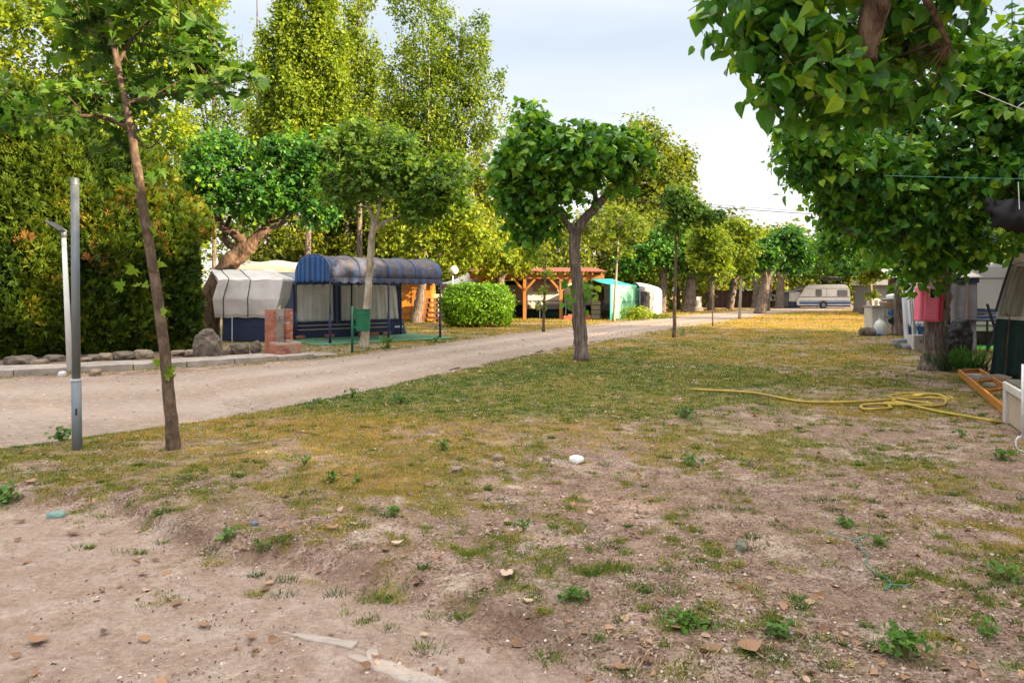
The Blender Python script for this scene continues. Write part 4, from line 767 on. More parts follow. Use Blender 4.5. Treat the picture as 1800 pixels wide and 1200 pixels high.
M['green_skirt'] = plain('dark_green_skirt', (.006, .028, .028), .85, .3, 3, bump=.3)
M['tyre'] = plain('tyre_rubber', (.02, .02, .022), .85, .2, 6)
M['mesh_green'] = plain('pale_green_mesh', (.17, .50, .30), .85, .12, 2, bump=.3)
M['turquoise'] = plain('turquoise_sheet', (.02, .38, .33), .7, .15, 2, bump=.15)
M['fence'] = plain('brown_fence', (.045, .018, .014), .8, .2, 2, stretch=(8, 1, .5))
M['pink'] = plain('faded_pink_plastic', (.86, .18, .30), .45, .12, 2.2, bump=.1, dirt=(.78, .36, .42))
M['pink_dark'] = plain('red_plastic_edge', (.45, .02, .06), .5, .15, 4)
M['hose'] = plain('yellow_hose_rubber', (.34, .25, .04), .55, .2, 8, dirt=(.2, .15, .05))
M['ladder'] = plain('orange_painted_wood', (.42, .17, .025), .6, .18, 5, dirt=(.35, .16, .06))
M['block'] = plain('whitewashed_block', (.50, .47, .45), .85, .1, 4, bump=.5, dirt=(.25, .2, .16))
M['block_dark'] = plain('mossy_block_top', (.10, .10, .09), .95, .4, 8, bump=1.0)
M['door_wood'] = plain('beige_board', (.42, .34, .27), .7, .1, 4)
M['twine'] = plain('green_twine', (.05, .20, .16), .7, .2, 30)
M['rope_white'] = plain('white_cord', (.6, .6, .62), .6, .1, 20)
M['wire'] = plain('black_wire', (.015, .015, .015), .6, .1, 10)
M['terra'] = plain('brown_flesh', (.24, .17, .15), .9, .3, 14, bump=.6)
M['blue_cloth'] = plain('blue_cloth', (.02, .14, .42), .8, .25, 6)
M['grey_cover'] = plain('algae_stained_cover', (.21, .215, .19), .8, .2, 2, stretch=(4, 4, .5), dirt=(.12, .13, .06), bump=.2)
def striped_build(n, o):
    t = NT(n, o); a = t.new('ShaderNodeAttribute', attribute_name='stripe').outputs['Fac']
    w_ = t.new('ShaderNodeMath', {0: a, 1: 1.0}, operation='FRACT').outputs[0]; f = t.ramp(w_, [(.48, (0, 0, 0)), (.52, (1, 1, 1))])
    k = t.mix(f, (.010, .035, .13), (.012, .11, .36)); c = t.coord(); g1 = t.new('ShaderNodeAttribute', attribute_name='grime').outputs['Fac']
    nz_ = t.noise(c, 2.2, 7, .65, .5); gf = t.new('ShaderNodeMath', {0: g1, 1: t.ramp(nz_, [(.28, (.35,) * 3), (.52, (1,) * 3)])}, operation='MULTIPLY').outputs[0]
    k = t.mix(gf, k, t.ramp(t.noise(c, 7, 6, .6), [(.3, (.055, .05, .055)), (.7, (.13, .115, .12))])); t.surf(k, .85, t.bump(t.noise(c, 30, 3, .6), .15, .01))
M['striped'] = mat('blue_striped_canvas', striped_build)
def brick_build(n, o):
    t = NT(n, o); at = t.new('ShaderNodeAttribute', attribute_name='tone').outputs['Fac']; c = t.coord(); a = t.noise(c, 20, 5, .6)
    k = t.ramp(at, [(0, (.14, .05, .035)), (.4, (.35, .10, .055)), (.8, (.50, .17, .09)), (1, (.42, .32, .27))]); k = t.mix(.6, k, t.ramp(a, [(.3, (.55,) * 3), (.65, (1.15,) * 3)]), 'MULTIPLY')
    k = t.mix(t.ramp(t.noise(c, 3.5, 6, .7), [(.5, (0,) * 3), (.66, (.7,) * 3)]), k, (.33, .27, .24)); t.surf(k, .9, t.bump(a, .6, .01))
M['brick'] = mat('weathered_brick', brick_build)
M['mortar'] = plain('mortar', (.27, .24, .215), .95, .25, 9, bump=.6)

def vec(*a): return np.array(a, float)
def cyl(mb, a, b, r0, r1=None, n=16): return mb.tube([a, b], [r0, r1 if r1 is not None else r0], n)
def sheet(p00, p10, p11, p01, nx_=30, ny_=16, fold=.03, freq=9, nrm=(0, -1, 0), seed=0, sag=0.0, pinch=0):
    """hanging cloth: folds run from the top to the bottom edge and open out downwards"""
    p00, p10, p11, p01, nrm = map(lambda q: np.array(q, float), (p00, p10, p11, p01, nrm)); g = np.random.default_rng(seed); ph = g.uniform(0, 6, 4); k = g.uniform(.6, 1.4, 3)
    def f(u, v):
        p = (p00 * (1 - u) + p10 * u) * (1 - v) + (p01 * (1 - u) + p11 * u) * v
        d = fold * (1 - .65 * v) * (math.sin(u * freq * k[0] * 2 + ph[0] + v * 1.2) + .6 * math.sin(u * freq * k[1] * 3.7 + ph[1] - v) + .35 * math.sin(v * 9 * k[2] + u * 6 + ph[2]))
        return p + nrm * d + vec(0, 0, -sag * math.sin(math.pi * u) * math.sin(math.pi * max(v, .001)))
    return f

# ---- grey pole on the verge
b = G(136, 797, .04); Y = b[1]; t = thing('metal_pole', 'bare galvanised grey pole standing on the lawn beside the slim leaning young tree', 'pole', b)
cyl(MB(), b - vec(0, 0, .12), P(134, 667, Y), .044, .043, 20).build('lower_sleeve', M['galv'], t, smooth=True)
m = MB(); top = P(131.5, 314, Y); cyl(m, P(134, 667, Y), top, .037, .036, 20); m.build('pole', M['galv'], t, smooth=True)
cyl(MB(), P(133.9, 668.5, Y), P(133.9, 665.5, Y), .047, .047, 20).build('collar', M['white_metal'], t)
cyl(MB(), top - vec(0, 0, .06), top + vec(0, 0, .004), .0385, .0385, 20).build('cap', M['galv'], t)
m = MB(); m.box(P(139, 722, Y) - vec(0, .043, 0), (.012, .01, .06)); m.build('slot_plate', M['dark_metal'], t)
# ---- slim solar lamp post
b = G(123, 650, .12); Y = b[1]; t = thing('lamp_post', 'slim white lamp post with a small tilted square head, on the pavement by the hedge', 'street lamp', b)
cyl(MB(), b, P(112, 416, Y), .052, .040, 16).build('post', M['white_metal'], t, smooth=True)
cyl(MB(), P(112.1, 418, Y), P(112, 404, Y), .05, .047, 14).build('socket', M['galv'], t, smooth=True)
m = MB(); c = P(106, 402, Y); m.box(c + vec(0, -.1, .03), (.30, .42, .035), ry=.62, rz=.2); m.build('lamp_head', M['dark_metal'], t, bevel=.012)
m = MB(); m.box(c + vec(0, -.1, .03) + vec(.012, 0, -.022), (.24, .34, .012), ry=.62, rz=.2); m.build('lens', M['white_metal'], t)

# ---- stones edging the bed
ROCKTEX = bpy.data.textures.new('rock_relief', 'CLOUDS'); ROCKTEX.noise_scale = .12; ROCKTEX.noise_depth = 4
def rock(name, label, c, d, seed, m, flat=.0, group=None, rz=0, cat='stone', top=None):
    import bmesh
    bm = bmesh.new(); bmesh.ops.create_icosphere(bm, subdivisions=3, radius=1); g = np.random.default_rng(seed); dirs = norm(g.normal(size=(11, 3))); lev = g.uniform(.66, .95, 11)
    V = np.array([v.co for v in bm.verts])
    for q, l in zip(dirs, lev): s_ = V @ q; V = V - np.maximum(s_ - l, 0)[:, None] * q * .92
    V = np.sign(V) * np.abs(V) ** .72; V *= 1 + .035 * g.normal(size=(len(V), 1)); V *= np.array(d) / 2
    if top is not None: V[:, 2] = np.where(V[:, 2] > 0, V[:, 2] * (1 + top * V[:, 0] / (d[0] / 2)), V[:, 2])
    c_, s_ = math.cos(rz), math.sin(rz); V = V @ np.array([[c_, s_, 0], [-s_, c_, 0], [0, 0, 1]])
    me = bpy.data.meshes.new(name); f = [[v.index for v in q.verts] for q in bm.faces]; bm.free(); me.from_pydata(V.tolist(), [], f); me.update(); me.materials.append(M[m])
    o = bpy.data.objects.new(name, me); C.objects.link(o); o.location = tuple(c); o['org'] = list(map(float, c)); sm = o.modifiers.new('s', 'SUBSURF'); sm.levels = 1; sm.render_levels = 1; tx_ = ROCKTEX; dm = o.modifiers.new('d', 'DISPLACE'); dm.texture = tx_; dm.strength = .28 * min(d); dm.mid_level = .5; return tag(o, label, cat, group)
EG = 'stones edging the hedge bed'
for i, (px, py, w_, h_, m_, lab) in enumerate([(33, 640, 52, 30, 'stone', 'flat grey edging stone with white flecks, first of the bed edge at the left'), (66, 640, 22, 16, 'stone_pale', 'small tan edging stone between two larger ones left of the lamp post'),
    (92, 634, 40, 20, 'stone', 'low pale-rimmed edging stone just left of the lamp post'), (148, 634, 18, 12, 'stone_pale', 'tiny whitish edging stone right after the grey pole'), (164, 632, 20, 18, 'stone', 'small brown pointed edging stone right of the grey pole'),
    (184, 631, 22, 20, 'stone_pale', 'edging stone with a pale chip between the brown pointed and the long slab'), (214, 630, 38, 24, 'stone', 'long flat-topped dark brown slab, largest dark stone of the bed edge'), (250, 628, 34, 26, 'stone_pale', 'squarish light tan block beside the slim young tree'),
    (312, 622, 24, 12, 'stone_pale', 'low crumbly light stone right of the slim young tree'), (336, 622, 22, 14, 'stone_pale', 'low wedge stone immediately left of the big boulder')]):
    py2 = py; b = G(px, py2, .1); s_ = b[1] / FOC; rock('edging_stone', lab, b + vec(0, .05, h_ * s_ * .16), (w_ * s_ * 1.06, .3, h_ * s_ * .8), 200 + i, m_, group=EG, rz=rng.uniform(-.15, .15))
b = G(366, 628, .08); s_ = b[1] / FOC; rock('boulder', 'big rough upright boulder with a slanted top on the pavement edge', b + vec(0, 0, .27), (48 * s_, .5, 62 * s_), 233, 'stone', rz=.1, top=-.12)
b = G(397, 622, .06); rock('edging_stone', 'small whitish block between the boulder and the long low slab', b + vec(0, 0, .08), (.2, .25, .24), 241, 'stone_pale', group=EG)
b = G(420, 620, .06); rock('edging_stone', 'long low grey-brown slab left of the brick water tap', b + vec(0, 0, .09), (.56, .3, .32), 242, 'stone', group=EG)
b = G(450, 619, .06); rock('edging_stone', 'stump-shaped grey stone close to the brick water tap', b + vec(0, 0, .10), (.28, .26, .38), 243, 'stone', group=EG)

# ---- brick drinking fountain
b = G(498, 622, .05); s_ = b[1] / FOC; O = b; t = thing('brick_water_tap', 'weathered red brick standpipe with a brick basin at the pavement end', 'water tap', b)
th = R(42); fx = vec(math.cos(th), math.sin(th), 0); fy = vec(-math.sin(th), math.cos(th), 0)   # fx along the front, fy away from the front
def bricks(name, o, lx, ly, h, par, seed, cours=.062, bl=.2, whitetop=False):
    g = np.random.default_rng(seed); m = MB(); m2 = MB(); T_ = []; n_ = int(round(h / cours)); ch = h / n_
    def obx(mb, c, d): mb.box((0, 0, 0), d, rz=th); mb.v[-1] = mb.v[-1] + (o + fx * c[0] + fy * c[1] + vec(0, 0, c[2]))
    obx(m2, (lx / 2, ly / 2, h / 2), (lx - .016, ly - .016, h - .01))
    for k in range(n_):
        x = 0 if k % 2 else -bl / 2
        while x < lx - .01:
            a, c = max(x, 0), min(x + bl, lx); x += bl
            if c - a < .02: continue
            obx(m, ((a + c) / 2, ly / 2 + g.uniform(-.003, .003), (k + .5) * ch), (c - a - .012, ly + g.uniform(0, .006), ch - .012)); T_ += [float(np.clip(g.normal(.5, .22), 0, 1)) if not (whitetop and k == n_ - 1) else 1.0] * 8
    mo = m2.build(name, M['mortar'], par); bo = m.build('bricks', M['brick'], par); set_point_attr(bo.data, 'tone', T_); bo.name = 'brickwork'
    return mo
W_, D_, H_ = .60, .30, 1.13; o0 = O + fx * (-.35) + fy * .0 + vec(0, 0, -.02)
bricks('pillar_core', o0, .17, D_, H_, t, 1); bricks('pillar_core', o0 + fx * (W_ - .17), .17, D_, H_, t, 2)
m = MB(); m.box((0, 0, 0), (W_ - .34, .16, H_ - .004), rz=th); m.v[-1] = m.v[-1] + (o0 + fx * W_ / 2 + fy * (D_ - .09) + vec(0, 0, H_ / 2)); m.build('back_panel', M['concrete'], t)
m = MB(); tp = o0 + fx * W_ / 2 + fy * (D_ - .2) + vec(0, 0, .9); m.tube([tp, tp - fy * .09, tp - fy * .12 - vec(0, 0, .05)], .014, 10); m.tube([tp - fy * .05 + fx * -.04 + vec(0, 0, .04), tp - fy * .05 + fx * .04 + vec(0, 0, .04)], .009, 8); m.tube([tp - fy * .05, tp - fy * .05 + vec(0, 0, .045)], .008, 8); m.build('tap', M['galv'], t, smooth=True)
bo_ = o0 - fy * .48 + fx * .0
for k, (o_, lx, ly) in enumerate([(bo_, W_, .1), (bo_ + fy * .1, .1, .38), (bo_ + fy * .1 + fx * (W_ - .1), .1, .38)]): bricks('basin_core', o_, lx, ly, .34, t, 5 + k, whitetop=True)
m = MB(); m.box((0, 0, 0), (W_ - .2, .37, .12), rz=th); m.v[-1] = m.v[-1] + (bo_ + fx * W_ / 2 + fy * .29 + vec(0, 0, .07)); m.build('basin_floor', M['concrete'], t)

# ---- trailer tent under a tarpaulin
Y0 = 21.6; t = thing('covered_trailer', 'small trailer tent under a pale strapped tarpaulin with a navy lower skirt', 'trailer tent', (P(430, 600, Y0)[0], Y0 + .8, 0))
def Q(px, py, Y=Y0): return P(px, py, Y)
def tarpf(u, v):
    # v 0 bottom hem, .62 eave, 1 ridge line at the back
    x0, x1 = [(np.interp(v, [0, .3, .62, 1], a)) for a in ([378, 374, 384, 370], [482, 490, 497, 480])]
    zy = np.interp(v, [0, .62, .66, 1], [558, 492, 489, 474]); Yd = Y0 + np.interp(v, [0, .3, .62, 1], [.02, -.06, 0, 1.5]); px = x0 + (x1 - x0) * u
    p = P(px, zy, Yd); env = .012 * math.sin(math.pi * min(1, v / .62)) if v < .62 else .006
    p[1] -= env * (math.sin(u * 13) + .7 * math.sin(u * 29 + 2 * v) + .5 * math.sin(v * 17 + u * 5)) ; p[2] += .012 * math.sin(u * 21 + v * 8)
    if v >= .66: p[2] -= .012 * math.sin(u * 9 + v * 6)
    return p
m = MB(); m.grid(lambda u, v: tarpf(u, v * .62), 44, 24); m.grid(lambda u, v: tarpf(u, .62 + .38 * v), 44, 14)
def side(px, s):
    def f(u, v): a = tarpf(px, v); bk = a + vec((.1 if s < 0 else -.1), (1.55 - max(0, (v - .62)) / .38 * 1.45) * 1, 0); q = a * (1 - u) + bk * u; q[0] += .05 * math.sin(u * 8 + v * 5) * math.sin(math.pi * u); return q
    return f
m.grid(side(0.0, -1), 10, 30); m.grid(side(1.0, 1), 10, 30)
m.grid(lambda u, v: (tarpf(u, 1) * (1 - v) + (tarpf(u, 0) + vec(0, 1.6, 0)) * v), 20, 8); m.build('tarpaulin', M['tarp'], t, smooth=False, solid=.012)
m = MB(); w0, w1 = Q(390, 598)[0], Q(482, 598)[0]; m.box(((w0 + w1) / 2, Y0 + .75, .46), (w1 - w0, 1.4, .86)); m.build('skirt', M['navy'], t)
for px in (389, 408): cyl(MB(), P(px, 557, Y0 - .03), P(px, 601, Y0 - .03), .014, n=8).build('pole', M['white_metal'], t)
for px in (.2, .46 + .09 * 1, ):
    m = MB(); m.tube([tarpf(px - .05 + .07 * (1 - v) * 0 + (.03 * v if px < .3 else -.09 * v + .06), v) + vec(0, -.02, .01) for v in np.linspace(0, 1, 20)], .013, 6); m.build('strap', M['black'], t)
m = MB(); m.grid(lambda u, v: tarpf(u, .02 + .035 * v) + vec(0, -.022, 0), 40, 2); m.build('hem', M['tarp_warm'], t)

# ---- caravan hidden under a grey sheet behind
Yc = 25.6; t = thing('sheeted_caravan', 'caravan roof under a creased light grey sheet behind the covered trailer', 'caravan', (P(470, 580, Yc)[0], Yc + 1, 0))
def roof(u, v):
    px = 412 + 150 * u; y = 463 + 2 * u + (10 if u < .03 else 0); p = P(px, y, Yc); p[1] += v * 2.1; p[2] += .14 * math.sin(math.pi * v) + .04 * math.sin(u * 14 + v * 5) * math.sin(math.pi * v) - .1 * (1 - v) ** 6; return p
m = MB(); m.grid(roof, 40, 16); m.grid(lambda u, v: (roof(u, 0) - vec(0, .02 * math.sin(u * 25) * v, .55 * v)), 40, 5); m.grid(lambda u, v: (roof(0, u) - vec(.04 * v, 0, .55 * v)), 16, 5); m.build('sheet', M['tarp_warm'], t, smooth=True, solid=.01)
a, b_ = roof(0.02, 0), roof(1, 0); m = MB(); m.box(((a[0] + b_[0]) / 2, Yc + 1.1, 1.45), (b_[0] - a[0] - .1, 2.0, 2.0)); m.build('body', M['white_old'], t, bevel=.08)
for x in (.35, .6): cyl(MB(), (a[0] + (b_[0] - a[0]) * x, Yc + .12, .32), (a[0] + (b_[0] - a[0]) * x, Yc + .3, .32), .32).build('wheel', M['tyre'], t)

# ---- awning tent and barrel canopy
A0 = vec(-5.5, 20.6, 0); U = vec(.766, .643, 0); V_ = vec(-.643, .766, 0); Zv = vec(0, 0, 1)
def fr(u, v, z): return A0 + U * u + V_ * v + Zv * z
t = thing('barrel_canopy', 'faded blue striped barrel-roofed canopy with scalloped edges on dark posts', 'canopy', fr(2, 1.3, 0))
LU, LV, EH, RS = 4.05, 2.6, 2.02, .74
def arch(v): a = math.pi * v; return (-math.cos(a) * .5 + .5) * LV, math.sin(a) ** .62 * RS if 0 < a < math.pi else 0
def canopy(u, v):
    y, z = arch(v); hp = abs(math.sin(u * math.pi * 4)); z *= 1 - .05 * hp; p = fr(u * LU, y, EH + z - .03 * u); return p
nu, nv = 96, 34; m = MB(); m.grid(canopy, nu, nv)
def drop(v0):
    def f(u, v): p = canopy(u, v0); sc_ = .12 + .055 * abs(math.sin(u * math.pi * 13)); return p - Zv * sc_ * v + V_ * (.015 * math.sin(u * 70)) * (1 if v0 else -1) * v
    return f
o = m.build('roof_canvas', M['striped'], t, smooth=True, solid=.012)
uu = np.tile(np.linspace(0, 1, nu + 1), nv + 1); vv = np.repeat(np.linspace(0, 1, nv + 1), nu + 1)
set_point_attr(o.data, 'stripe', uu * 13); set_point_attr(o.data, 'grime', np.clip(1.12 + .2 * np.sin(vv * math.pi) - .32 * (np.abs(np.sin(uu * math.pi * 4)) < .3) - .22 * (vv < .22), 0, 1))
for v0 in (0, 1):
    m = MB(); m.grid(drop(v0), 130, 4); o = m.build('scalloped_valance', M['striped'], t, smooth=True, solid=.01); set_point_attr(o.data, 'stripe', np.tile(np.linspace(0, 1, 131), 5) * 13); set_point_attr(o.data, 'grime', np.full(131 * 5, .75))
for u0 in (0, 1):
    def endf(u, v, u0=u0): y, z = arch(u); top = EH + z - .02; bot = EH - .16 + .045 * abs(math.sin(u * math.pi * 7)); return fr(u0 * LU + (.012 * math.sin(u * 40)) * v + (-.01 if u0 == 0 else .01), y, (top * (1 - v) + bot * v) if z > 0 else EH - .16 * v)
    m = MB(); m.grid(endf, 90, 12); o = m.build('end_panel', M['striped'], t, smooth=True, solid=.01); set_point_attr(o.data, 'stripe', np.tile(np.linspace(0, 1, 91), 13) * 10); set_point_attr(o.data, 'grime', np.full(91 * 13, .12 if u0 == 0 else .6))
for k, u in enumerate((.004, .25, .5, .75, .996)):
    cyl_ = MB().tube([canopy(u, v) + Zv * .012 for v in np.linspace(0, 1, 24)], .018, 8); cyl_.build('hoop', M['dark_metal'] if 0 < k < 4 else M['blue_grey'], t, smooth=True)
for u, v in ((.02, .02), (LU * .5, .02), (LU - .04, .02), (.02, LV - .02), (LU * .5, LV - .02), (LU - .04, LV - .02)):
    cyl(MB(), fr(u, v, -.05), fr(u, v, EH), .030, n=12).build('post', M['dark_metal'], t, smooth=True)
    cyl(MB(), fr(u, v, -.05), fr(u, v, .92), .040, n=12).build('post_sleeve', M['navy'], t, smooth=True)
for v in (.02, LV - .02): cyl(MB(), fr(0, v, EH - .02), fr(LU, v, EH - .02), .022, n=10).build('rail', M['dark_metal'], t)
for u in (.02, LU / 2, LU - .04): cyl(MB(), fr(u, 0, EH - .02), fr(u, LV, EH - .02), .02, n=10).build('cross_rail', M['dark_metal'], t)

t = thing('awning_tent', 'large blue-grey awning tent with pale curtained windows, under the barrel canopy', 'tent', fr(2, 3.5, 0))
W0, W1, TV = -.62, 4.15, 2.78
m = MB(); m.grid(sheet(fr(W0, TV, 0), fr(W1 + .1, TV, 0), fr(W1 - .12, TV + .12, 1.96), fr(W0, TV + .05, 1.98), 40, 12, .008, 8, -V_), 40, 12); m.build('front_wall', M['blue_grey'], t, smooth=True, solid=.01)
def tp_(u, z, e): return fr(u, TV + .06 * z / 2 - e, z)
for k, (a, b_) in enumerate([(.12, 1.42), (1.72, 2.62), (2.78, 4.0)]):
    m = MB(); m.grid(sheet(tp_(a, .58, .05), tp_(b_ + (.12 if k == 2 else 0), .58, .05), tp_(b_ - (.1 if k == 2 else 0), 1.84, .05), tp_(a, 1.84, .05), 50, 14, .022, 10, -V_, seed=k), 60, 14); m.build('curtain', M['curtain'], t, smooth=True, solid=.006)
    m = MB()
    for x0, z0, x1, z1 in ((a, 1.87, b_, 1.87), (a, .54, b_, .54)): m.beam(tp_(x0 - .07, z0, .04), tp_(x1 + .07, z1, .04), .03, .09)
    for x_ in (a - .06, b_ + .05): m.beam(tp_(x_, .5, .045), tp_(x_ - (.1 if (k == 2 and x_ > a) else 0), 1.9, .045), .028, .09)
    m.build('window_frame', M['navy'], t)
m = MB(); m.grid(sheet(tp_(W0 - .02, 0, .06), tp_(W1 + .16, 0, .07), tp_(W1 + .08, .5, .03), tp_(W0, .5, .03), 40, 6, .02, 12, -V_), 60, 6); m.build('mud_skirt', M['navy'], t, smooth=True, solid=.008)
for z in (.45, .31): MB().beam(tp_(W0 + .7, z, .085), tp_(3.6, z, .085), .014, .022).build('piping', M['cream'], t)
m = MB(); m.box((0, 0, 0), (.34, .012, .07), rz=math.atan2(U[1], U[0])); m.v[-1] = m.v[-1] + tp_(3.98, .3, .1); m.build('name_patch', M['white_metal'], t)
def rooff(u, v): p = fr(W0 + (W1 - W0) * u, TV + .02 + 2.6 * v, 1.97 + .3 * v); p[2] -= .05 * math.sin(math.pi * v) + .03 * math.sin(u * 15); return p
m = MB(); m.grid(rooff, 30, 10); m.grid(lambda u, v: rooff(u, 0) - Zv * .14 * v - V_ * .06, 30, 2); m.build('roof', M['blue_grey'], t, smooth=True, solid=.012)
for u_, nm in ((W0, 'left'), (W1, 'right')):
    m = MB(); m.grid(lambda u, v: fr(u_, TV + 2.6 * u, v * (1.97 + .28 * u)), 6, 6); m.build('side_wall', M['blue_grey'], t, solid=.01)
# green groundsheet
m = MB(); mp_ = [G(528, 603), G(545, 612), G(640, 608), G(700, 604), G(748, 600), G(700, 585), G(560, 588)]
c = fr(2.1, 1.1, .035); m.grid(lambda u, v: fr(-.55 + u * 5.1, -.35 + 3.1 * v, .022 + .012 * math.sin(u * 17) * math.sin(v * 11)), 30, 20); o = m.build('ground_mat', M['green_mat'], None, smooth=True, solid=.01, origin=fr(2, 1, .02)); tag(o, 'worn green mat spread on the ground under the blue canopy', 'mat')
for k, (u, lab) in enumerate([(.15, 'red brick weighing down the tent skirt, the one nearest the left canopy post'), (1.2, 'red brick on the tent skirt between the left window and the middle post'), (2.45, 'red brick against the tent behind the green bin'), (2.9, 'red brick on the tent skirt just right of the pale trunk'), (3.4, 'red brick at the right end of the tent skirt')]):
    m = MB(); m.box((0, 0, 0), (.32, .12, .09), rz=math.atan2(U[1], U[0]) + rng.uniform(-.2, .2)); o = m.build('brick', M['terracotta'], None, bevel=.006); o.location = tuple(fr(u, TV - .2, .09)); tag(o, lab, 'brick', 'bricks holding down the awning tent')

# ---- green litter bin
b = G(619, 619); Y = b[1]; t = thing('litter_bin', 'dark green round litter bin hung on a green post in front of the pale trunk', 'bin', b)
cyl(MB(), b - vec(0, 0, .05), P(620, 538, Y), .035, n=14).build('post', M['bin'], t, smooth=True)
c = P(638, 543, Y); z1 = c[2]; m = MB(); rr = .205; z0 = P(0, 582, Y)[2]
m.lathe((c[0], Y, 0), [(rr * .84, z0), (rr * .88, z0 + .02), (rr * .97, z1 - .07), (rr, z1 - .05), (rr, z1 - .03), (rr * 1.05, z1), (rr * .99, z1), (rr * .92, z1 - .05), (rr * .8, z0 + .05)], 28); m.build('basket', M['bin'], t, smooth=False)
m = MB(); m.lathe((c[0], Y, 0), [(rr * 1.0, z1 - .13), (rr * 1.03, z1 - .125), (rr * 1.03, z1 - .105), (rr * 1.0, z1 - .10)], 28); m.build('rim_band', M['bin'], t)
m = MB()
for z_ in (z1 - .09, z0 + .12): m.beam((b[0], Y, z_), (c[0] - rr * .9, Y, z_), .05, .03)
m.build('bracket', M['bin'], t); MB().beam(P(620, 606, Y), P(633, 594, Y), .02).build('strut', M['bin'], t)

# ---- wooden shed and steps
Ys = 36.5; x0, x1 = P(694, 0, Ys)[0], P(758, 0, Ys)[0]; ry_ = -.12; t = thing('wooden_shed', 'small orange varnished wooden shed with double doors, sunlit behind the leaning trunk', 'shed', ((x0 + x1) / 2, Ys + 1, 0))
m = MB(); W_ = x1 - x0
m.box(((x0 + x1) / 2, Ys + 1.1, 1.12), (W_, 2.0, 2.2)); m.build('wall', M['orange_wood'], t)
for k in range(2):
    m = MB(); c0 = x0 + W_ * (.27 + .34 * k)
    for j in range(5): m.box((c0 + (j - 2) * W_ * .064, Ys + .07, 1.1), (W_ * .06, .04, 2.0))
    m.build('door', M['orange_wood'], t, bevel=.006)
    m = MB(); m.box((c0, Ys + .04, 1.75), (W_ * .3, .03, .09)); m.box((c0, Ys + .04, .4), (W_ * .3, .03, .09)); m.build('door_brace', M['pine_wood'], t)
m = MB(); m.box((x0 + W_ * .46, Ys + .02, 1.15), (.03, .05, .3)); m.build('handle', M['dark_metal'], t)
m = MB(); m.prism([(-.2, 2.2), (W_ + .2, 2.2), (W_ / 2, 2.75)], -.25, 2.4, ((x0, Ys, 0), (1, 0, 0), (0, 1, 0))); m.build('roof', M['brown_wood'], t)
b = G(764, 567); t = thing('pallet_stack', 'stack of brown slotted wooden pallets between the shed and the round bush', 'pallets', b)
for k in range(5):
    z = .1 + k * .26; ww = 1.25 - k * .1; m = MB(); m.box((b[0], b[1] + .5, z + .1), (ww, 1.0, .03)); m.box((b[0], b[1] + .5, z - .1), (ww, 1.0, .03))
    for q in (-.46, 0, .46):
        for dy in (.04, .5, .96): m.box((b[0] + q * ww, b[1] + dy, z), (.12, .09, .17))
    m.build('pallet', M['brown_wood'], t)
MB().beam(b + vec(.65, .1, 0), b + vec(.25, .3, 1.0), .12, .05).build('leaning_board', M['pine_wood'], t)

# ---- globe lamp
Y = 33.0; b = vec(P(796, 0, Y)[0], Y, 0); t = thing('globe_lamp', 'white globe garden lamp on a thin post rising behind the round bush', 'lamp', b)
cyl(MB(), b, P(796, 483, Y), .035).build('post', M['white_metal'], t, smooth=True); c = P(798, 475, Y)
m = MB(); m.lathe(c, [(.215 * math.sin(a) + .001, -.215 * math.cos(a)) for a in np.linspace(.02, math.pi - .02, 16)], 24); m.build('globe', M['globe'], t, smooth=True)
m = MB(); m.lathe(c + vec(0, 0, -.25), [(.05, 0), (.09, .05), (.08, .08)], 16); m.build('collar', M['dark_metal'], t)
# ---- grey pavilion roof
Y = 41.0; t = thing('pavilion_tent', 'garden pavilion with a low grey-white peaked cloth roof behind the bush', 'tent', (P(822, 0, Y)[0], Y, 0))
pk = P(822, 479, Y); m = MB(); cs_ = [P(770, 498, Y - 1.6), P(872, 499, Y - 1.6), P(866, 497, Y + 1.6), P(776, 497, Y + 1.6)]
def pav(u, v): i = int(min(u * 4, 3.999)); f = u * 4 - i; e_ = cs_[i] * (1 - f) + cs_[(i + 1) % 4] * f; q = e_ * (1 - v) + pk * v; q[2] -= .12 * math.sin(math.pi * v) + .05 * math.sin(f * math.pi) * (1 - v); return q
m.grid(pav, 48, 10); m.build('roof', M['tarp'], t, smooth=True, solid=.01)
m = MB(); m.grid(lambda u, v: pav(u, 0) - vec(0, 0, .16 * v), 48, 2); m.build('valance', M['grey_canvas'], t, solid=.01)
for q in cs_: cyl(MB(), (q[0], q[1], 0), q, .035).build('pole', M['dark_metal'], t)
m = MB(); m.grid(sheet((cs_[0][0] + .1, Y - 1.5, .1), (cs_[1][0] - .1, Y - 1.5, .1), (cs_[1][0] - .1, Y - 1.5, 2.0), (cs_[0][0] + .1, Y - 1.5, 2.0), 40, 8, .03, 9), 50, 8); m.build('side_curtain', M['tarp_warm'], t, smooth=True, solid=.01)
m = MB(); b = P(760, 0, 37.6); m.box((b[0] + .15, 38.6, .75), (1.5, .8, 1.4)); o = m.build('cabinet', M['tarp_warm'], None, bevel=.02); 
tag(o, 'dull brown outdoor cabinet standing behind the stacked pallets', 'cabinet')

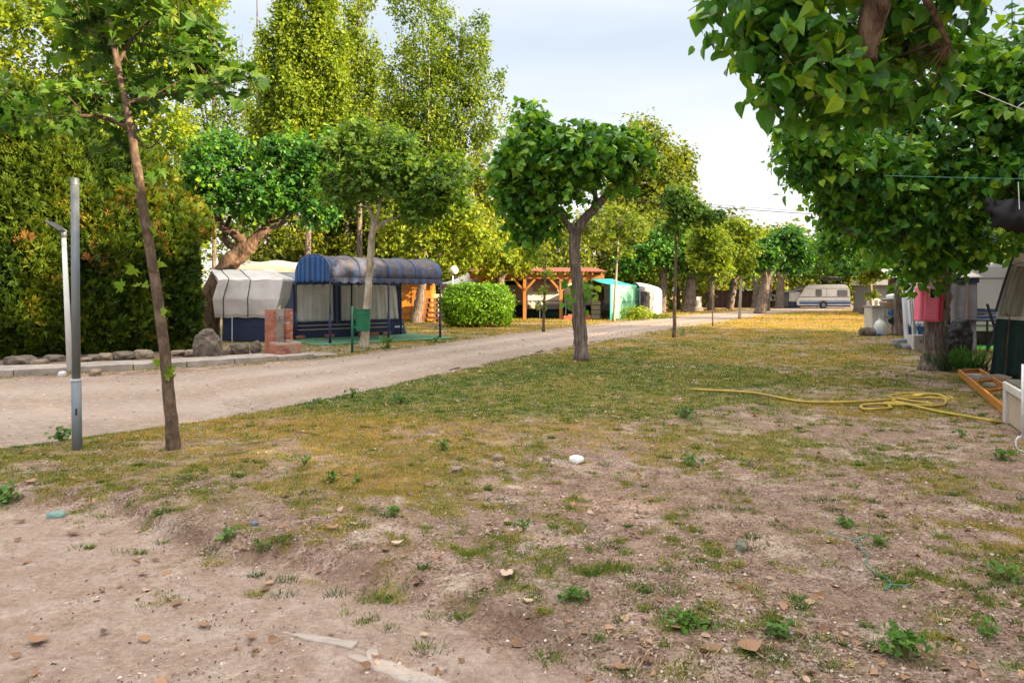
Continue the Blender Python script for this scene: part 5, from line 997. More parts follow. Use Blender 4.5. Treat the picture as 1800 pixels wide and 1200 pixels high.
# ---- pergola with caravan
Yp = 39.2; xl, xr = P(826, 0, Yp)[0], P(1062, 0, Yp)[0]; t = thing('pergola', 'orange wooden pergola with braced posts and a red tiled roof edge over the caravan', 'pergola', ((xl + xr) / 2, Yp + 2, 0))
zb = P(0, 486, Yp)[2]
for Yq in (Yp, Yp + 4.2): MB().beam((xl, Yq, zb), (xr, Yq, zb), .16, .24).build('beam', M['pine_wood'], t)
for px in (846, 922, 986):
    x_ = P(px, 0, Yp)[0]
    for Yq in (Yp, Yp + 4.2): MB().beam((x_, Yq, 0), (x_, Yq, zb - .1), .19).build('post', M['pine_wood'], t, bevel=.01)
    for s in (-1, 1):
        if px == 846 and s < 0: continue
        MB().beam((x_, Yp, zb - .85), (x_ + s * .6, Yp, zb - .16), .12).build('brace', M['pine_wood'], t)
for k in range(15):
    x_ = xl + .2 + k * (xr - xl - .4) / 14; MB().beam((x_, Yp - .45, zb + .15), (x_, Yp + 4.6, zb + .5), .09, .12).build('rafter', M['pine_wood'], t)
m = MB()
def tile(u, v): return vec(xl - .1 + u * (xr - xl + .2), Yp - .55 + 5.3 * v, zb + .26 + .38 * v + .035 * abs(math.sin(u * math.pi * 36)))
m.grid(tile, 216, 10); m.build('tiled_roof', M['terracotta'], t, solid=.03)

def caravan_front(t, xl, xr, Y, zt, zb_, wall, win, band):
    m = MB(); prof = [(0, zb_), (-.18, zb_ + .5), (-.12, zb_ + 1.0), (.12, zt - .25), (.4, zt), (4.2, zt), (4.6, zt - .4), (4.7, zb_)]
    m.prism([(a, b) for a, b in prof], 0, xr - xl, ((xl, Y, 0), (0, 1, 0), (1, 0, 0))); m.build('body', M[wall], t, bevel=.06)
Yv2 = 40.6; xl2, xr2 = P(926, 0, Yv2)[0], P(988, 0, Yv2)[0]; t = thing('caravan', 'cream touring caravan parked nose-first under the pergola, tow hitch wrapped in plastic', 'caravan', ((xl2 + xr2) / 2, Yv2 + 2, 0))
caravan_front(t, xl2, xr2, Yv2, 2.42, .5, 'white_body', None, None)
c = (xl2 + xr2) / 2; m = MB(); m.box((c + .05, Yv2 - .10, 1.72), (1.45, .07, .74), rx=.235); m.build('window', M['tan_blind'], t, bevel=.06)
m = MB(); m.box((c, Yv2 - .19, 1.05), (2.02, .05, .05)); m.box((c, Yv2 - .2, .84), (2.02, .05, .025)); m.build('trim', M['grey_band'], t)
m = MB(); m.box((c, Yv2 - .16, .66), (2.0, .06, .22)); m.build('lower_band', M['grey_band'], t)
m = MB(); m.grid(sheet((xl2, Yv2 - .03, 0), (xr2, Yv2 - .03, 0), (xr2, Yv2 - .02, .55), (xl2, Yv2 - .02, .55), 20, 6, .03, 9), 40, 6); m.build('skirt', M['green_skirt'], t, smooth=True, solid=.01)
o = rock('hitch_cover', '', vec(c - .55, Yv2 - .6, .78), (.95, .6, .5), 301, 'tarp', cat=None); o.parent = t; o.location = (c - .55 - t.location[0], Yv2 - .6 - t.location[1], .78); del o['label']
cyl(MB(), (c - .3, Yv2 - .7, .03), (c - .3, Yv2 - .7, .6), .03).build('jockey_post', M['white_metal'], t)
m = MB(); m.beam((c - .3, Yv2 - .75, .5), (c - .3, Yv2 + .2, .5), .1); m.build('tow_bar', M['galv'], t)
# awning of that caravan: grey left part and pale green right part
t = thing('caravan_awning', 'grey and navy awning wall left of the cream caravan, behind the round bush', 'awning', (P(905, 0, 42.2)[0], 42.6, 0))
a, b_ = P(870, 0, 42.2)[0], P(924, 0, 42.2)[0]
for z0, z1, mm, nm in ((.78, 2.0, 'curtain', 'wall'), (.1, .78, 'navy', 'skirt'), (2.0, 2.25, 'black', 'header')):
    m = MB(); m.grid(sheet((a, 42.2, z0), (b_, 42.2, z0), (b_ - .1, 42.25, z1), (a, 42.25, z1), 30, 8, .02, 8, seed=int(z0 * 9)), 40, 8); m.build(nm, M[mm], t, smooth=True, solid=.01)
m = MB(); m.box(((a + b_) / 2, 43.8, 1.15), (b_ - a - .1, 3, 2.2)); m.build('inner_tent', M['grey_canvas'], t)
t = thing('side_awning', 'pale mint side wall with dark green skirt, between the pergola post and the forked trunk', 'awning', (P(1010, 0, 41.5)[0], 41.8, 0))
a, b_ = P(991, 0, 41.4)[0], P(1042, 0, 41.4)[0]
for z0, z1, mm, nm in ((.72, 2.1, 'white_body', 'wall'), (.0, .72, 'green_skirt', 'skirt')):
    m = MB(); m.grid(sheet((a, 41.4, z0), (b_, 41.4, z0), (b_, 41.45, z1), (a, 41.45, z1), 30, 8, .02, 8, seed=2), 40, 8); m.build(nm, M[mm], t, smooth=True, solid=.01)
m = MB(); m.box(((a + b_) / 2, 43.4, 1.1), (b_ - a - .1, 3.6, 2.1)); m.build('inner_tent', M['tarp'], t)
cyl(MB(), P(994, 560, 40.2) * vec(1, 1, 0) + vec(0, 0, .02), P(995, 533, 40.2), .03).build('pole', M['white_metal'], t)
for px, lab in ((999, 'red brick pile at the foot of the pergola post with the white pole'), (1030, 'red brick pile right behind the forked trunk')):
    m = MB(); q = G(px, 562); m.box((q[0], q[1], .12), (.55, .25, .22)); m.box((q[0] + .1, q[1] + .02, .27), (.25, .2, .08)); o = m.build('brick_pile', M['terracotta'], None, bevel=.01); tag(o, lab, 'bricks', 'brick piles under the pergola')
# table, crates, hanging mat
t = thing('patio_table', 'low dark garden table beside the wooden crates under the pergola', 'table', G(1037, 560)); b = G(1037, 559)
MB().box((b[0], b[1], .72), (1.3, .7, .12)).build('table_top', M['black'], t, bevel=.01)
for s in (-.55, .55):
    for d_ in (-.25, .25): MB().beam((b[0] + s, b[1] + d_, 0), (b[0] + s * .9, b[1] + d_, .68), .07).build('leg', M['brown_wood'], t)
b = G(1047, 560); t = thing('crate_stack', 'stack of pale wooden crates beside the dark table under the pergola', 'crates', b)
for k in range(4):
    m = MB()
    for z_ in (.06, .18): m.box((b[0], b[1] - .22, z_ + k * .27), (.5, .03, .09)); m.box((b[0], b[1] + .22, z_ + k * .27), (.5, .03, .09)); m.box((b[0] - .24, b[1], z_ + k * .27), (.03, .42, .09)); m.box((b[0] + .24, b[1], z_ + k * .27), (.03, .42, .09))
    m.box((b[0], b[1], .02 + k * .27), (.47, .42, .02)); m.build('crate', M['cream'], t)
m = MB(); a = P(1042, 0, 41)[0]; b_ = P(1060, 0, 41)[0]; m.grid(sheet((a, 41, .95), (b_, 41, .95), (b_ - .1, 41, 2.15), (a, 41, 2.15), 30, 8, .05, 14, seed=6), 40, 8); o = m.build('hanging_blanket', M['brown_wood'], None, smooth=True, solid=.015); tag(o, 'bunched brown blanket hanging beside the open tent front', 'blanket')
t = thing('camp_kitchen', 'grey cupboard and covered cooker standing inside the open tent front', 'cupboard', (P(1064, 0, 41.5)[0], 41.5, 0)); a = P(1064, 0, 41.5)[0]
MB().box((a + .12, 41.6, 1.35), (.32, .5, 1.5)).build('cupboard', M['tarp'], t, bevel=.02); MB().box((a, 41.3, .62), (.75, .5, .45)).build('cooker', M['grey_canvas'], t, bevel=.05)
for q in (.12, .3): MB().box((a, 41.0, q), (.9, .05, .1)).build('plank', M['brown_wood'], t)
# green mesh screened tent
t = thing('mesh_tent', 'tent walled with pale green shade mesh under a turquoise sheet roof', 'tent', G(1095, 560)); pA, pB = G(1073, 563), G(1122, 556)
tA, tB = P(1073, 500, pA[1]), P(1122, 502, pB[1]); dr_ = norm(pB - pA)
m = MB(); m.grid(sheet(pA + vec(0, 0, .03), pB + vec(0, 0, .03), tB, tA, 30, 10, .03, 6, seed=3), 50, 14); m.build('mesh_wall', M['mesh_green'], t, smooth=True, solid=.01)
MB().beam(pA * .99 + pB * .01 + vec(0, -.05, 1.02), pB + vec(0, -.05, 1.0), .03).build('seam', M['tan_blind'], t)
for q, r_ in ((pA, tA), (pB, tB)): cyl(MB(), q, r_ + vec(0, 0, .05), .045).build('pole', M['turquoise'], t)
rC, rD = P(1036, 490, pA[1] + 3), P(1058, 488, pB[1] + 3.5)
def rfn(u, v): q = (tA * (1 - u) + tB * u) * (1 - v) + (rC * (1 - u) + (P(1075, 490, pB[1] + 4)) * u) * v; q[2] -= .06 * math.sin(math.pi * v); return q
m = MB(); m.grid(rfn, 16, 12); m.build('roof_sheet', M['turquoise'], t, smooth=True, solid=.015)
m = MB(); m.box(((pA[0] + pB[0]) / 2 - .3, pB[1] + 2.3, 1.0), (2.4, 1.6, 1.9)); m.build('inner_tent', M['black'], t)
t = thing('ridge_tent', 'dark grey tent with a pale rolled side flap, right of the green mesh', 'tent', G(1143, 556)); q0, q1, q2 = G(1124, 557), G(1149, 555.5), G(1163, 553)
z0, z1, z2 = P(0, 503, q0[1])[2], P(0, 507, q1[1])[2], P(0, 511, q2[1])[2]
m = MB(); m.grid(sheet(q0, q1, q1 + vec(0, 0, z1), q0 + vec(0, 0, z0), 10, 8, .015, 5), 14, 8); m.build('front_wall', M['grey_canvas'], t, smooth=True, solid=.01)
m = MB(); m.grid(sheet(q1, q2, q2 + vec(0, 0, z2), q1 + vec(0, 0, z1), 10, 8, .13, 9, seed=4), 40, 12); m.build('rolled_flap', M['tarp'], t, smooth=True, solid=.012)
m = MB(); m.grid(sheet(q0 * .9 + q1 * .1 + vec(0, -.06, .5), q0 * .3 + q1 * .7 + vec(0, -.06, .5), q0 * .3 + q1 * .7 + vec(0, -.06, 1.55), q0 * .9 + q1 * .1 + vec(0, -.06, 1.6), 10, 8, .01, 5), 14, 8); m.build('window', M['black'], t, solid=.01)
m = MB(); m.grid(lambda u, v: ((q0 + vec(0, 0, z0)) * (1 - u) + (q2 + vec(0, 0, z2)) * u) + vec(0, 3 * v, .25 * math.sin(math.pi * v) + .06 * math.sin(math.pi * u)), 14, 8); m.build('roof', M['tarp'], t, smooth=True, solid=.012)
m = MB(); m.box(((q0[0] + q2[0]) / 2 + .1, q2[1] + 1.6, .95), (q2[0] - q0[0] - .6, 2.4, 1.7)); m.build('inner_tent', M['grey_canvas'], t)
# shrub by the mesh
def shrub(label, c, r, n, size, T_, mm, seed, name='shrub', cat='shrub', up=.8):
    t = thing(name, label, cat, (c[0], c[1], 0)); g = np.random.default_rng(seed); d = norm(g.normal(size=(n, 3))); rr = g.random(n) ** .5
    q = np.array(c) + d * rr[:, None] * np.array(r); q[:, 2] = np.abs(q[:, 2] - .03) + .03
    leaf_mesh('foliage', q, d + g.normal(0, .6, (n, 3)) + vec(0, 0, .4), d * .5 + vec(0, 0, up) + g.normal(0, .5, (n, 3)), g.uniform(.6, 1.2, n) * size, T_, M[mm], t, g.normal(.6, .25, n))
    m = MB()
    for k in range(7): e_ = np.array(c) + norm(g.normal(size=3)) * np.array(r) * .6; e_[2] = abs(e_[2]); m.tube([(c[0], c[1], -.02), (np.array(c) * vec(1, 1, .5) + e_ * .0 + (e_ - np.array(c)) * .4), e_], [.012, .009, .004], 5)
    m.build('stems', M['bark_young'], t); return t
shrub('bright yellow-green shrub at the foot of the green mesh tent', G(1118, 563) + vec(0, 0, .35), (1.0, .5, .5), 900, .14, T_DIA, 'leaf_lime', 401)
shrub('low yellow-green weeds spilling towards the road right of the mesh tent', G(1145, 560) + vec(0, 0, .1), (1.6, .5, .22), 900, .12, T_DIA, 'leaf_lime', 402)

# ---- far end: fence, sign, utility box, caravan
Yf = 68; t = thing('board_fence', 'dark red-brown board fence closing the far end of the road', 'fence', (P(1320, 0, Yf)[0], Yf, 0)); xa, xb = P(1200, 0, Yf)[0], P(1402, 0, Yf)[0]; n_ = 46
m = MB()
for k in range(n_): m.box((xa + (k + .5) * (xb - xa) / n_, Yf + (k % 2) * .012, .82), ((xb - xa) / n_ - .015, .04, 1.64))
m.build('boards', M['fence'], t); MB().beam((xa, Yf - .03, 1.66), (xb, Yf - .03, 1.66), .08, .05).build('rail', M['fence'], t)
for k in range(6): MB().beam((xa + k * (xb - xa) / 5, Yf + .06, 0), (xa + k * (xb - xa) / 5, Yf + .06, 1.7), .1).build('post', M['fence'], t)
t = thing('sign', 'square white sign with a black figure mark on the brown fence', 'sign', (P(1357, 0, Yf)[0], Yf - .1, .9)); c = P(1358, 523, Yf - .1)
MB().box(c, (.64, .03, .62)).build('board', M['white_metal'], t)
m = MB(); m.tube([c + vec(-.1, -.03, .2), c + vec(-.02, -.03, .1), c + vec(.08, -.03, -.08), c + vec(.06, -.03, -.2)], [.05, .07, .08, .03], 8); m.tube([c + vec(-.02, -.03, .1), c + vec(.14, -.03, .12)], [.05, .03], 8); m.tube([c + vec(.02, -.03, 0), c + vec(-.08, -.03, -.16)], [.05, .02], 8); m.build('figure', M['black'], t)
b = G(1228, 547); t = thing('utility_box', 'white utility box on a low concrete foot between two road-side trunks', 'utility box', b)
MB().box(b + vec(0, .15, .15), (.75, .35, .34)).build('foot', M['concrete'], t, bevel=.02); MB().box(b + vec(.02, .15, .74), (.42, .26, .82)).build('cabinet', M['white_metal'], t, bevel=.02); MB().box(b + vec(.02, 0.0, .74), (.34, .03, .66)).build('door', M['tarp'], t)

Yk = 64.0; sk = Yk / FOC; t = thing('touring_caravan', 'white touring caravan with sloping front and blue stripes, at the far end of the lawn', 'caravan', (P(1450, 0, Yk)[0], Yk + 1, 0))
kx = lambda px: P(px, 0, Yk)[0]; kz = lambda py: P(0, py, Yk)[2]
prof = [(1402, 537), (1401, 531), (1404, 525), (1416, 504), (1421, 501), (1430, 500), (1484, 500), (1490, 502), (1494, 508), (1496, 537)]
m = MB(); n_ = len(prof); m.prism([(kx(a), kz(b_)) for a, b_ in prof][::-1], 0, 2.2, ((0, Yk, 0), (1, 0, 0), (0, 1, 0))); m.build('body', M['white_body'], t, bevel=.05)
for (a, b_, c_, d_) in ((1434, 1444, 509, 520), (1472, 1489, 510, 520)):
    o = MB().box((kx((a + b_) / 2), Yk - .008, kz((c_ + d_) / 2)), ((b_ - a) * sk, .03, (d_ - c_) * sk)).build('window', M['glass'], t, bevel=.03)
    f = MB(); [f.beam(*q, .02, .05) for q in (((kx(a), Yk - .02, kz(c_)), (kx(b_), Yk - .02, kz(c_))), ((kx(a), Yk - .02, kz(d_)), (kx(b_), Yk - .02, kz(d_))), ((kx(a), Yk - .02, kz(c_)), (kx(a), Yk - .02, kz(d_))), ((kx(b_), Yk - .02, kz(c_)), (kx(b_), Yk - .02, kz(d_))))]
    f.build('window_frame', M['grey_band'], t)
for py_, h_, mm in ((521.5, .06, 'grey_band'), (529, .07, 'grey_band'), (532.5, .20, 'blue_band'), (507, .03, 'grey_band')): MB().box((kx(1450 if py_ > 510 else 1455), Yk - .006, kz(py_)), ((90 if py_ > 510 else 76) * sk, .025, h_)).build('stripe', M[mm], t)
MB().box((kx(1453), Yk - .004, kz(514)), (.02, .02, .9)).build('panel_joint', M['grey_band'], t)
m = MB(); c = vec(kx(1447), Yk - .05, .32); m.tube([c, c + vec(0, .22, 0)], .33, 22); w_o = m.build('wheel', M['tyre'], t, smooth=False); m = MB(); m.tube([c - vec(0, .02, 0), c + vec(0, .1, 0)], .19, 18); m.build('rim', M['galv'], w_o)
w_o.children[0].location = (0, 0, 0)
m = MB(); m.tube([c + vec(.4 * math.cos(a), -.02, .42 * math.sin(a)) for a in np.linspace(.1, math.pi - .1, 14)], .035, 6); m.build('wheel_arch', M['grey_band'], t)
MB().box((kx(1450), Yk + 1.1, .3), (92 * sk, 1.9, .3)).build('chassis', M['black'], t)
MB().beam((kx(1496), Yk + 1, .42), (kx(1508), Yk + 1, .42), .12).build('tow_bar', M['galv'], t)
t = thing('porch_awning', 'small grey porch awning with navy skirt on the left end of the far caravan', 'awning', (kx(1395), Yk + 1, 0))
a, b_ = kx(1389), kx(1409)
for z0, z1, mm, nm in ((.1, .62, 'navy', 'skirt'), (.62, 1.55, 'curtain', 'wall')):
    m = MB(); m.grid(sheet((a, Yk + .25, z0), (b_, Yk + .25, z0), (b_, Yk + .25, z1), (a, Yk + .25, z1), 10, 6, .03, 6), 20, 6); m.build(nm, M[mm], t, smooth=True, solid=.01)
m = MB(); m.grid(lambda u, v: vec(a - .1 + (b_ - a + .6) * u, Yk + .1 + 2 * v, 1.55 + .32 * u), 8, 4); m.build('roof', M['tarp'], t, solid=.02)
MB().box(((a + b_) / 2, Yk + 1.5, .85), (b_ - a - .1, 1.8, 1.4)).build('inner_tent', M['grey_canvas'], t)
t = thing('shade_tarp', 'dark shade tarpaulin stretched over the roof of the far caravan', 'tarpaulin', (kx(1420), Yk + 2, 2.8))
m = MB(); m.grid(lambda u, v: vec(kx(1388) + (kx(1490) - kx(1388)) * u, Yk + .4 + 3.6 * v, 2.72 + .35 * math.sin(math.pi * (u * .8 + .1)) - .2 * v), 16, 8); m.build('sheet', M['black'], t, smooth=True, solid=.03)
m = MB(); m.grid(lambda u, v: vec(kx(1440) + (kx(1482) - kx(1440)) * u, Yk + .15 + .5 * v, 2.98 - .1 * u + .06 * v), 10, 2); m.build('front_edge', M['grey_canvas'], t, solid=.04)
for px in (1390, 1440): MB().beam((kx(px), Yk + .45, 0), (kx(px), Yk + .45, 2.8), .05).build('pole', M['galv'], t)
MB().beam((kx(1398), Yk + .3, 2.85), (kx(1412), Yk - .2, 1.9), .02).build('guy_rope', M['wire'], t)
# ------------------------------------------------------------------ right-hand side
# white wall, ornamental table behind the second trunk
Y = 44; t = thing('white_kiosk', 'low whitewashed garden oven with arched openings behind the right-hand row', 'garden oven', (P(1548, 0, Y)[0], Y + .5, 0))
a, b_ = P(1534, 0, Y)[0], P(1566, 0, Y)[0]; w_ = b_ - a
MB().box(((a + b_) / 2, Y + .4, .2), (w_, .8, .4)).build('base', M['block'], t, bevel=.02)
for k in range(4): MB().box((a + .06 + k * (w_ - .12) / 3, Y + .1, .72), (.12, .14, .66)).build('baluster', M['block'], t, bevel=.02)
MB().box(((a + b_) / 2, Y + .12, 1.08), (w_, .2, .1)).build('cap', M['block'], t, bevel=.01); MB().box(((a + b_) / 2, Y + .6, .7), (w_ - .1, .5, .6)).build('back', M['block'], t)
Y = 47; t = thing('white_cabin', 'white cabin end with dark doorway glimpsed between the right-hand trunks', 'cabin', (P(1552, 0, Y)[0], Y + 1, 0))
MB().box((P(1552, 0, Y)[0], Y + 1, 1.25), (1.9, 2, 1.7)).build('wall', M['grey_band'], t, bevel=.02); MB().box((P(1552, 0, Y)[0], Y + .9, 2.2), (2.2, 2.4, .35)).build('roof', M['white_body'], t, bevel=.02)
# stone hat-shaped lump and blue rag
b = G(1525, 590); rock('stone', 'rounded brown stone lying at the edge of the lawn by the concrete sink', b + vec(0, 0, .12), (.55, .5, .38), 311, 'stone')
m = MB(); m.grid(lambda u, v: G(1532, 590) + vec(.45 * u, .3 * v, .02 + .05 * abs(math.sin(u * 7 + v * 5))), 10, 6); o = m.build('rag', M['blue_cloth'], None, smooth=True, solid=.01); tag(o, 'blue rag on the ground between the brown stone and the sink', 'rag')
# concrete wash stand
b = G(1556, 588); Y = b[1]; s_ = Y / FOC; t = thing('wash_stand', 'whitewashed concrete wash stand in front of the second right-hand trunk', 'wash stand', b)
MB().box(b + vec(-.12, .3, .52), (.72, .6, 1.0)).build('block', M['block'], t, bevel=.03); MB().box(b + vec(-.12, .3, 1.04), (.78, .66, .06)).build('worktop', M['concrete'], t, bevel=.01)
MB().box(b + vec(.42, .3, .3), (.4, .5, .5)).build('side_block', M['stone_pale'], t, bevel=.03)
b = G(1546, 589); o = MB().lathe(b + vec(0, -.05, 0), [(.17, .0), (.2, .03), (.21, .35), (.15, .5), (.06, .56), (.05, .64), (.07, .66)], 20).build('white_jug', M['white_metal'], None, smooth=True); tag(o, 'white plastic water jug leaning against the concrete wash stand', 'jug')
t = thing('basin_rack', 'thin metal rack holding stacked white basins beside the trunk', 'rack', G(1569, 588)); b = G(1569, 588)
for dx in (-.28, .28):
    for dy in (0, .35): cyl(MB(), b + vec(dx, dy, 0), b + vec(dx, dy, 1.22), .014, n=8).build('leg', M['galv'], t)
MB().box(b + vec(0, .17, .66), (.6, .4, .03)).build('shelf', M['galv'], t); MB().box(b + vec(0, .17, 1.18), (.62, .42, .03)).build('shelf', M['galv'], t)
m = MB(); m.lathe(b + vec(-.02, .17, 1.0), [(.22, -.08), (.36, .18), (.38, .2), (.35, .2), (.2, -.05)], 24); o = m.build('brown_basin', M['door_wood'], None, smooth=True); tag(o, 'brown basin on the metal rack right under the white one', 'basin')
m = MB(); m.lathe(b + vec(.02, .17, 1.22), [(.24, 0), (.38, .1), (.4, .11), (.37, .11), (.2, .02)], 24); m.lathe(b + vec(.1, .17, 1.3), [(.12, 0), (.24, .1), (.2, .17), (.05, .21)], 20); o = m.build('white_basin', M['white_metal'], None, smooth=True); tag(o, 'shallow white basin with a folded lid, on top of the metal rack', 'basin')
o = rock('blue_cloth', 'crumpled bright blue cloth heap on the lower shelf of the rack', b + vec(0, .15, .82), (.52, .4, .26), 312, 'blue_cloth', cat='cloth')
o = rock('dark_bucket', 'dark green bundle on the ground shelf under the blue cloth', b + vec(0, .15, .5), (.48, .4, .28), 313, 'green_skirt', cat='bundle')

# pale awning with blue foot, grey awning with beige roof
t = thing('white_awning', 'pale awning side wall with a blue lower edge, left of the thick trunk', 'awning', G(1605, 612)); p0, p1 = G(1587, 606), G(1640, 608)
z1 = 2.1; m = MB(); m.grid(sheet(p0 + vec(.05, 0, .55), p1 + vec(0, .3, .55), p1 + vec(0, .6, z1), p0 + vec(.1, .3, z1), 40, 10, .035, 8, seed=8), 50, 12); m.build('wall', M['white_blue'], t, smooth=True, solid=.01)
m = MB(); m.grid(sheet(p0 + vec(.18, .02, .02), p1 + vec(0, .32, .02), p1 + vec(0, .32, .6), p0 + vec(.08, .02, .6), 40, 10, .02, 8, seed=9), 50, 6); m.build('skirt', M['blue_band'], t, smooth=True, solid=.01)
for px, py in ((1590, 606), (1603, 610), (1611, 606)):
    q = G(px, py); m = MB(); m.grid(sheet(q + vec(-.05, -.1, .04), q + vec(.1, -.1, .04), q + vec(.08, .12, 1.5), q + vec(-.02, .12, 1.5), 6, 8, .02, 5, seed=px), 8, 12); m.build('hanging_strap', M['white_blue'], t, smooth=True, solid=.01)
cyl(MB(), G(1602, 612) + vec(0, -.12, 0), P(1602, 492, G(1602, 612)[1] + .2), .02).build('pole', M['white_metal'], t)
rock('sand_bag', 'grey sand bag at the foot of the pale awning, the left one', G(1585, 611) + vec(0, 0, .12), (.5, .4, .3), 321, 'grey_canvas', group='sand bags at the pale awning', cat='sand bag')
rock('sand_bag', 'grey sand bag at the foot of the pale awning, nearer the white block', G(1600, 613) + vec(0, -.1, .07), (.55, .35, .2), 322, 'grey_canvas', group='sand bags at the pale awning', cat='sand bag')
b = G(1619, 615); t = thing('concrete_block', 'small white concrete block between the pale awning and the thick trunk', 'block', b); MB().box(b + vec(0, .15, .19), (.4, .3, .42)).build('block', M['block'], t, bevel=.015); MB().box(b + vec(.03, -.003, .24), (.13, .012, .06)).build('stamp', M['grey_band'], t)

Yg = 17.4; t = thing('grey_awning', 'grey awning with beige roof and navy fascia behind the thick trunk', 'awning', (P(1680, 0, Yg)[0], Yg + 1, 0))
g0_, g1_ = P(1640, 0, Yg)[0], P(1716, 0, Yg)[0]
m = MB(); m.grid(sheet((g0_, Yg, .05), (g1_ - .05, Yg, .05), (g1_ + .02, Yg, 1.82), (g0_, Yg, 1.82), 40, 12, .05, 7, seed=12), 60, 14); m.build('front_wall', M['grey_canvas'], t, smooth=True, solid=.012)
m = MB(); m.grid(sheet((g1_ - .05, Yg, .05), (g1_ + .35, Yg + 2.2, .05), (g1_ + .45, Yg + 2.2, 1.95), (g1_ + .02, Yg, 1.82), 20, 12, .02, 7, nrm=(1, 0, 0), seed=13), 20, 10); m.build('side_wall', M['grey_canvas'], t, smooth=True, solid=.012)
MB().beam((g0_ - 1.0, Yg - .03, 1.88), (g1_ + .05, Yg - .03, 1.88), .03, .12).build('fascia', M['navy'], t)
m = MB(); m.grid(lambda u, v: vec(g0_ - 1.1 + (g1_ - g0_ + 1.25) * u + .75 * v, Yg - .08 + 2.0 * v, 1.95 + .28 * v - .03 * math.sin(u * 12) * math.sin(math.pi * v)), 30, 8); m.build('roof', M['tarp_warm'], t, smooth=True, solid=.02)
m = MB(); m.grid(lambda u, v: vec(g1_ + .02 + .78 * u, Yg + .02 + 1.6 * u, 1.93 + .05 * u - (.42 * (1 - u) + .03) * v), 8, 4); m.build('gable_flap', M['navy'], t, solid=.015)
MB().beam((g1_ - .3, Yg - .05, .02), (g1_ - .27, Yg - .05, 1.85), .045).build('seam_post', M['tan_blind'], t)
# black bag and dark things
t = thing('black_sack', 'large crumpled black sack beside the thick trunk behind the iris leaves', 'sack', G(1683, 632)); 
o = rock('sack_body', '', G(1682, 634) + vec(.0, .1, .44), (.82, .6, .98), 331, 'black', cat=None, top=.25); del o['label']; o.parent = t; o.location = tuple(np.array(o.location) - np.array(t.location)); 
sm = o.modifiers.new('s', 'SUBSURF'); sm.levels = 1; sm.render_levels = 2; tx_ = bpy.data.textures.new('creases', 'CLOUDS'); tx_.noise_scale = .16; dm = o.modifiers.new('d', 'DISPLACE'); dm.texture = tx_; dm.strength = .14
o = rock('sack_neck', '', G(1671, 634) + vec(0, .2, .95), (.2, .25, .7), 332, 'black', cat=None); del o['label']; o.parent = t; o.location = tuple(np.array(o.location) - np.array(t.location))
t = thing('folding_table', 'dark folding garden table frame between the grey awning and the near caravan', 'table', G(1738, 620)); b = G(1738, 624); 
MB().box(b + vec(0, .5, .86), (1.15, .7, .04)).build('table_top', M['dark_metal'], t, bevel=.01)
for s in (-1, 1):
    for d_ in (.2, .8): MB().beam(b + vec(.52 * s, d_, 0), b + vec(.52 * s, d_, .84), .035).build('leg', M['dark_metal'], t)
for q0_, q1_ in ((vec(.50, .2, .02), vec(.1, .2, 1.28)), (vec(.5, .2, 1.3), vec(.12, .2, .1))): MB().beam(b + q0_, b + q1_, .045).build('brace', M['dark_metal'], t)
for z_ in (1.12, 1.0): MB().beam(b + vec(-.5, .9, z_), b + vec(.5, .9, z_), .05).build('rail', M['dark_metal'], t)
o = MB().box(G(1738, 612) + vec(0, .3, .03), (2.4, 1.3, .05)).build('green_rug', plain('bright_green_turf', (.03, .24, .03), .95, .2, 10, bump=.6), None, bevel=.01); tag(o, 'bright green artificial turf strip on the ground by the folding table', 'rug')

# white caravan with blue stripes behind
Yw = 19.6; t = thing('white_caravan', 'long ribbed white caravan with two blue stripes behind the grey awning', 'caravan', (P(1740, 0, Yw)[0], Yw + 1, 0)); wz = lambda py: P(0, py, Yw)[2]
xa, xb = P(1690, 0, Yw)[0], P(1800, 0, Yw)[0] + 4
prof = [(0, .45), (-.03, 1.0), (.08, 2.05), (.25, 2.3), (1.2, 2.48), (xb - xa, 2.48), (xb - xa, .45)]
m = MB(); m.prism([(xa + a, b_) for a, b_ in prof][::-1], 0, 2.2, ((0, Yw, 0), (1, 0, 0), (.56, .83, 0))); m.build('body', M['white_blue'], t, bevel=.05)
m = MB()
for k in range(26): m.box(((xa + xb) / 2 + .15, Yw - .006, 1.0 + k * .052), (xb - xa - .5, .016, .02))
m.build('ribbing', M['white_blue'], t)
for py_, h_, mm in ((546, .11, 'blue_band'), (551.5, .035, 'blue_band'), (558, .1, 'blue_band'), (489, .03, 'grey_band'), (572, .05, 'grey_band')): MB().box(((xa + xb) / 2 + .15, Yw - .014, wz(py_)), (xb - xa - .5, .02, h_)).build('stripe', M[mm], t)
MB().box(((xa + xb) / 2, Yw + 1, .25), (xb - xa - .4, 1.9, .5)).build('chassis', M['black'], t)

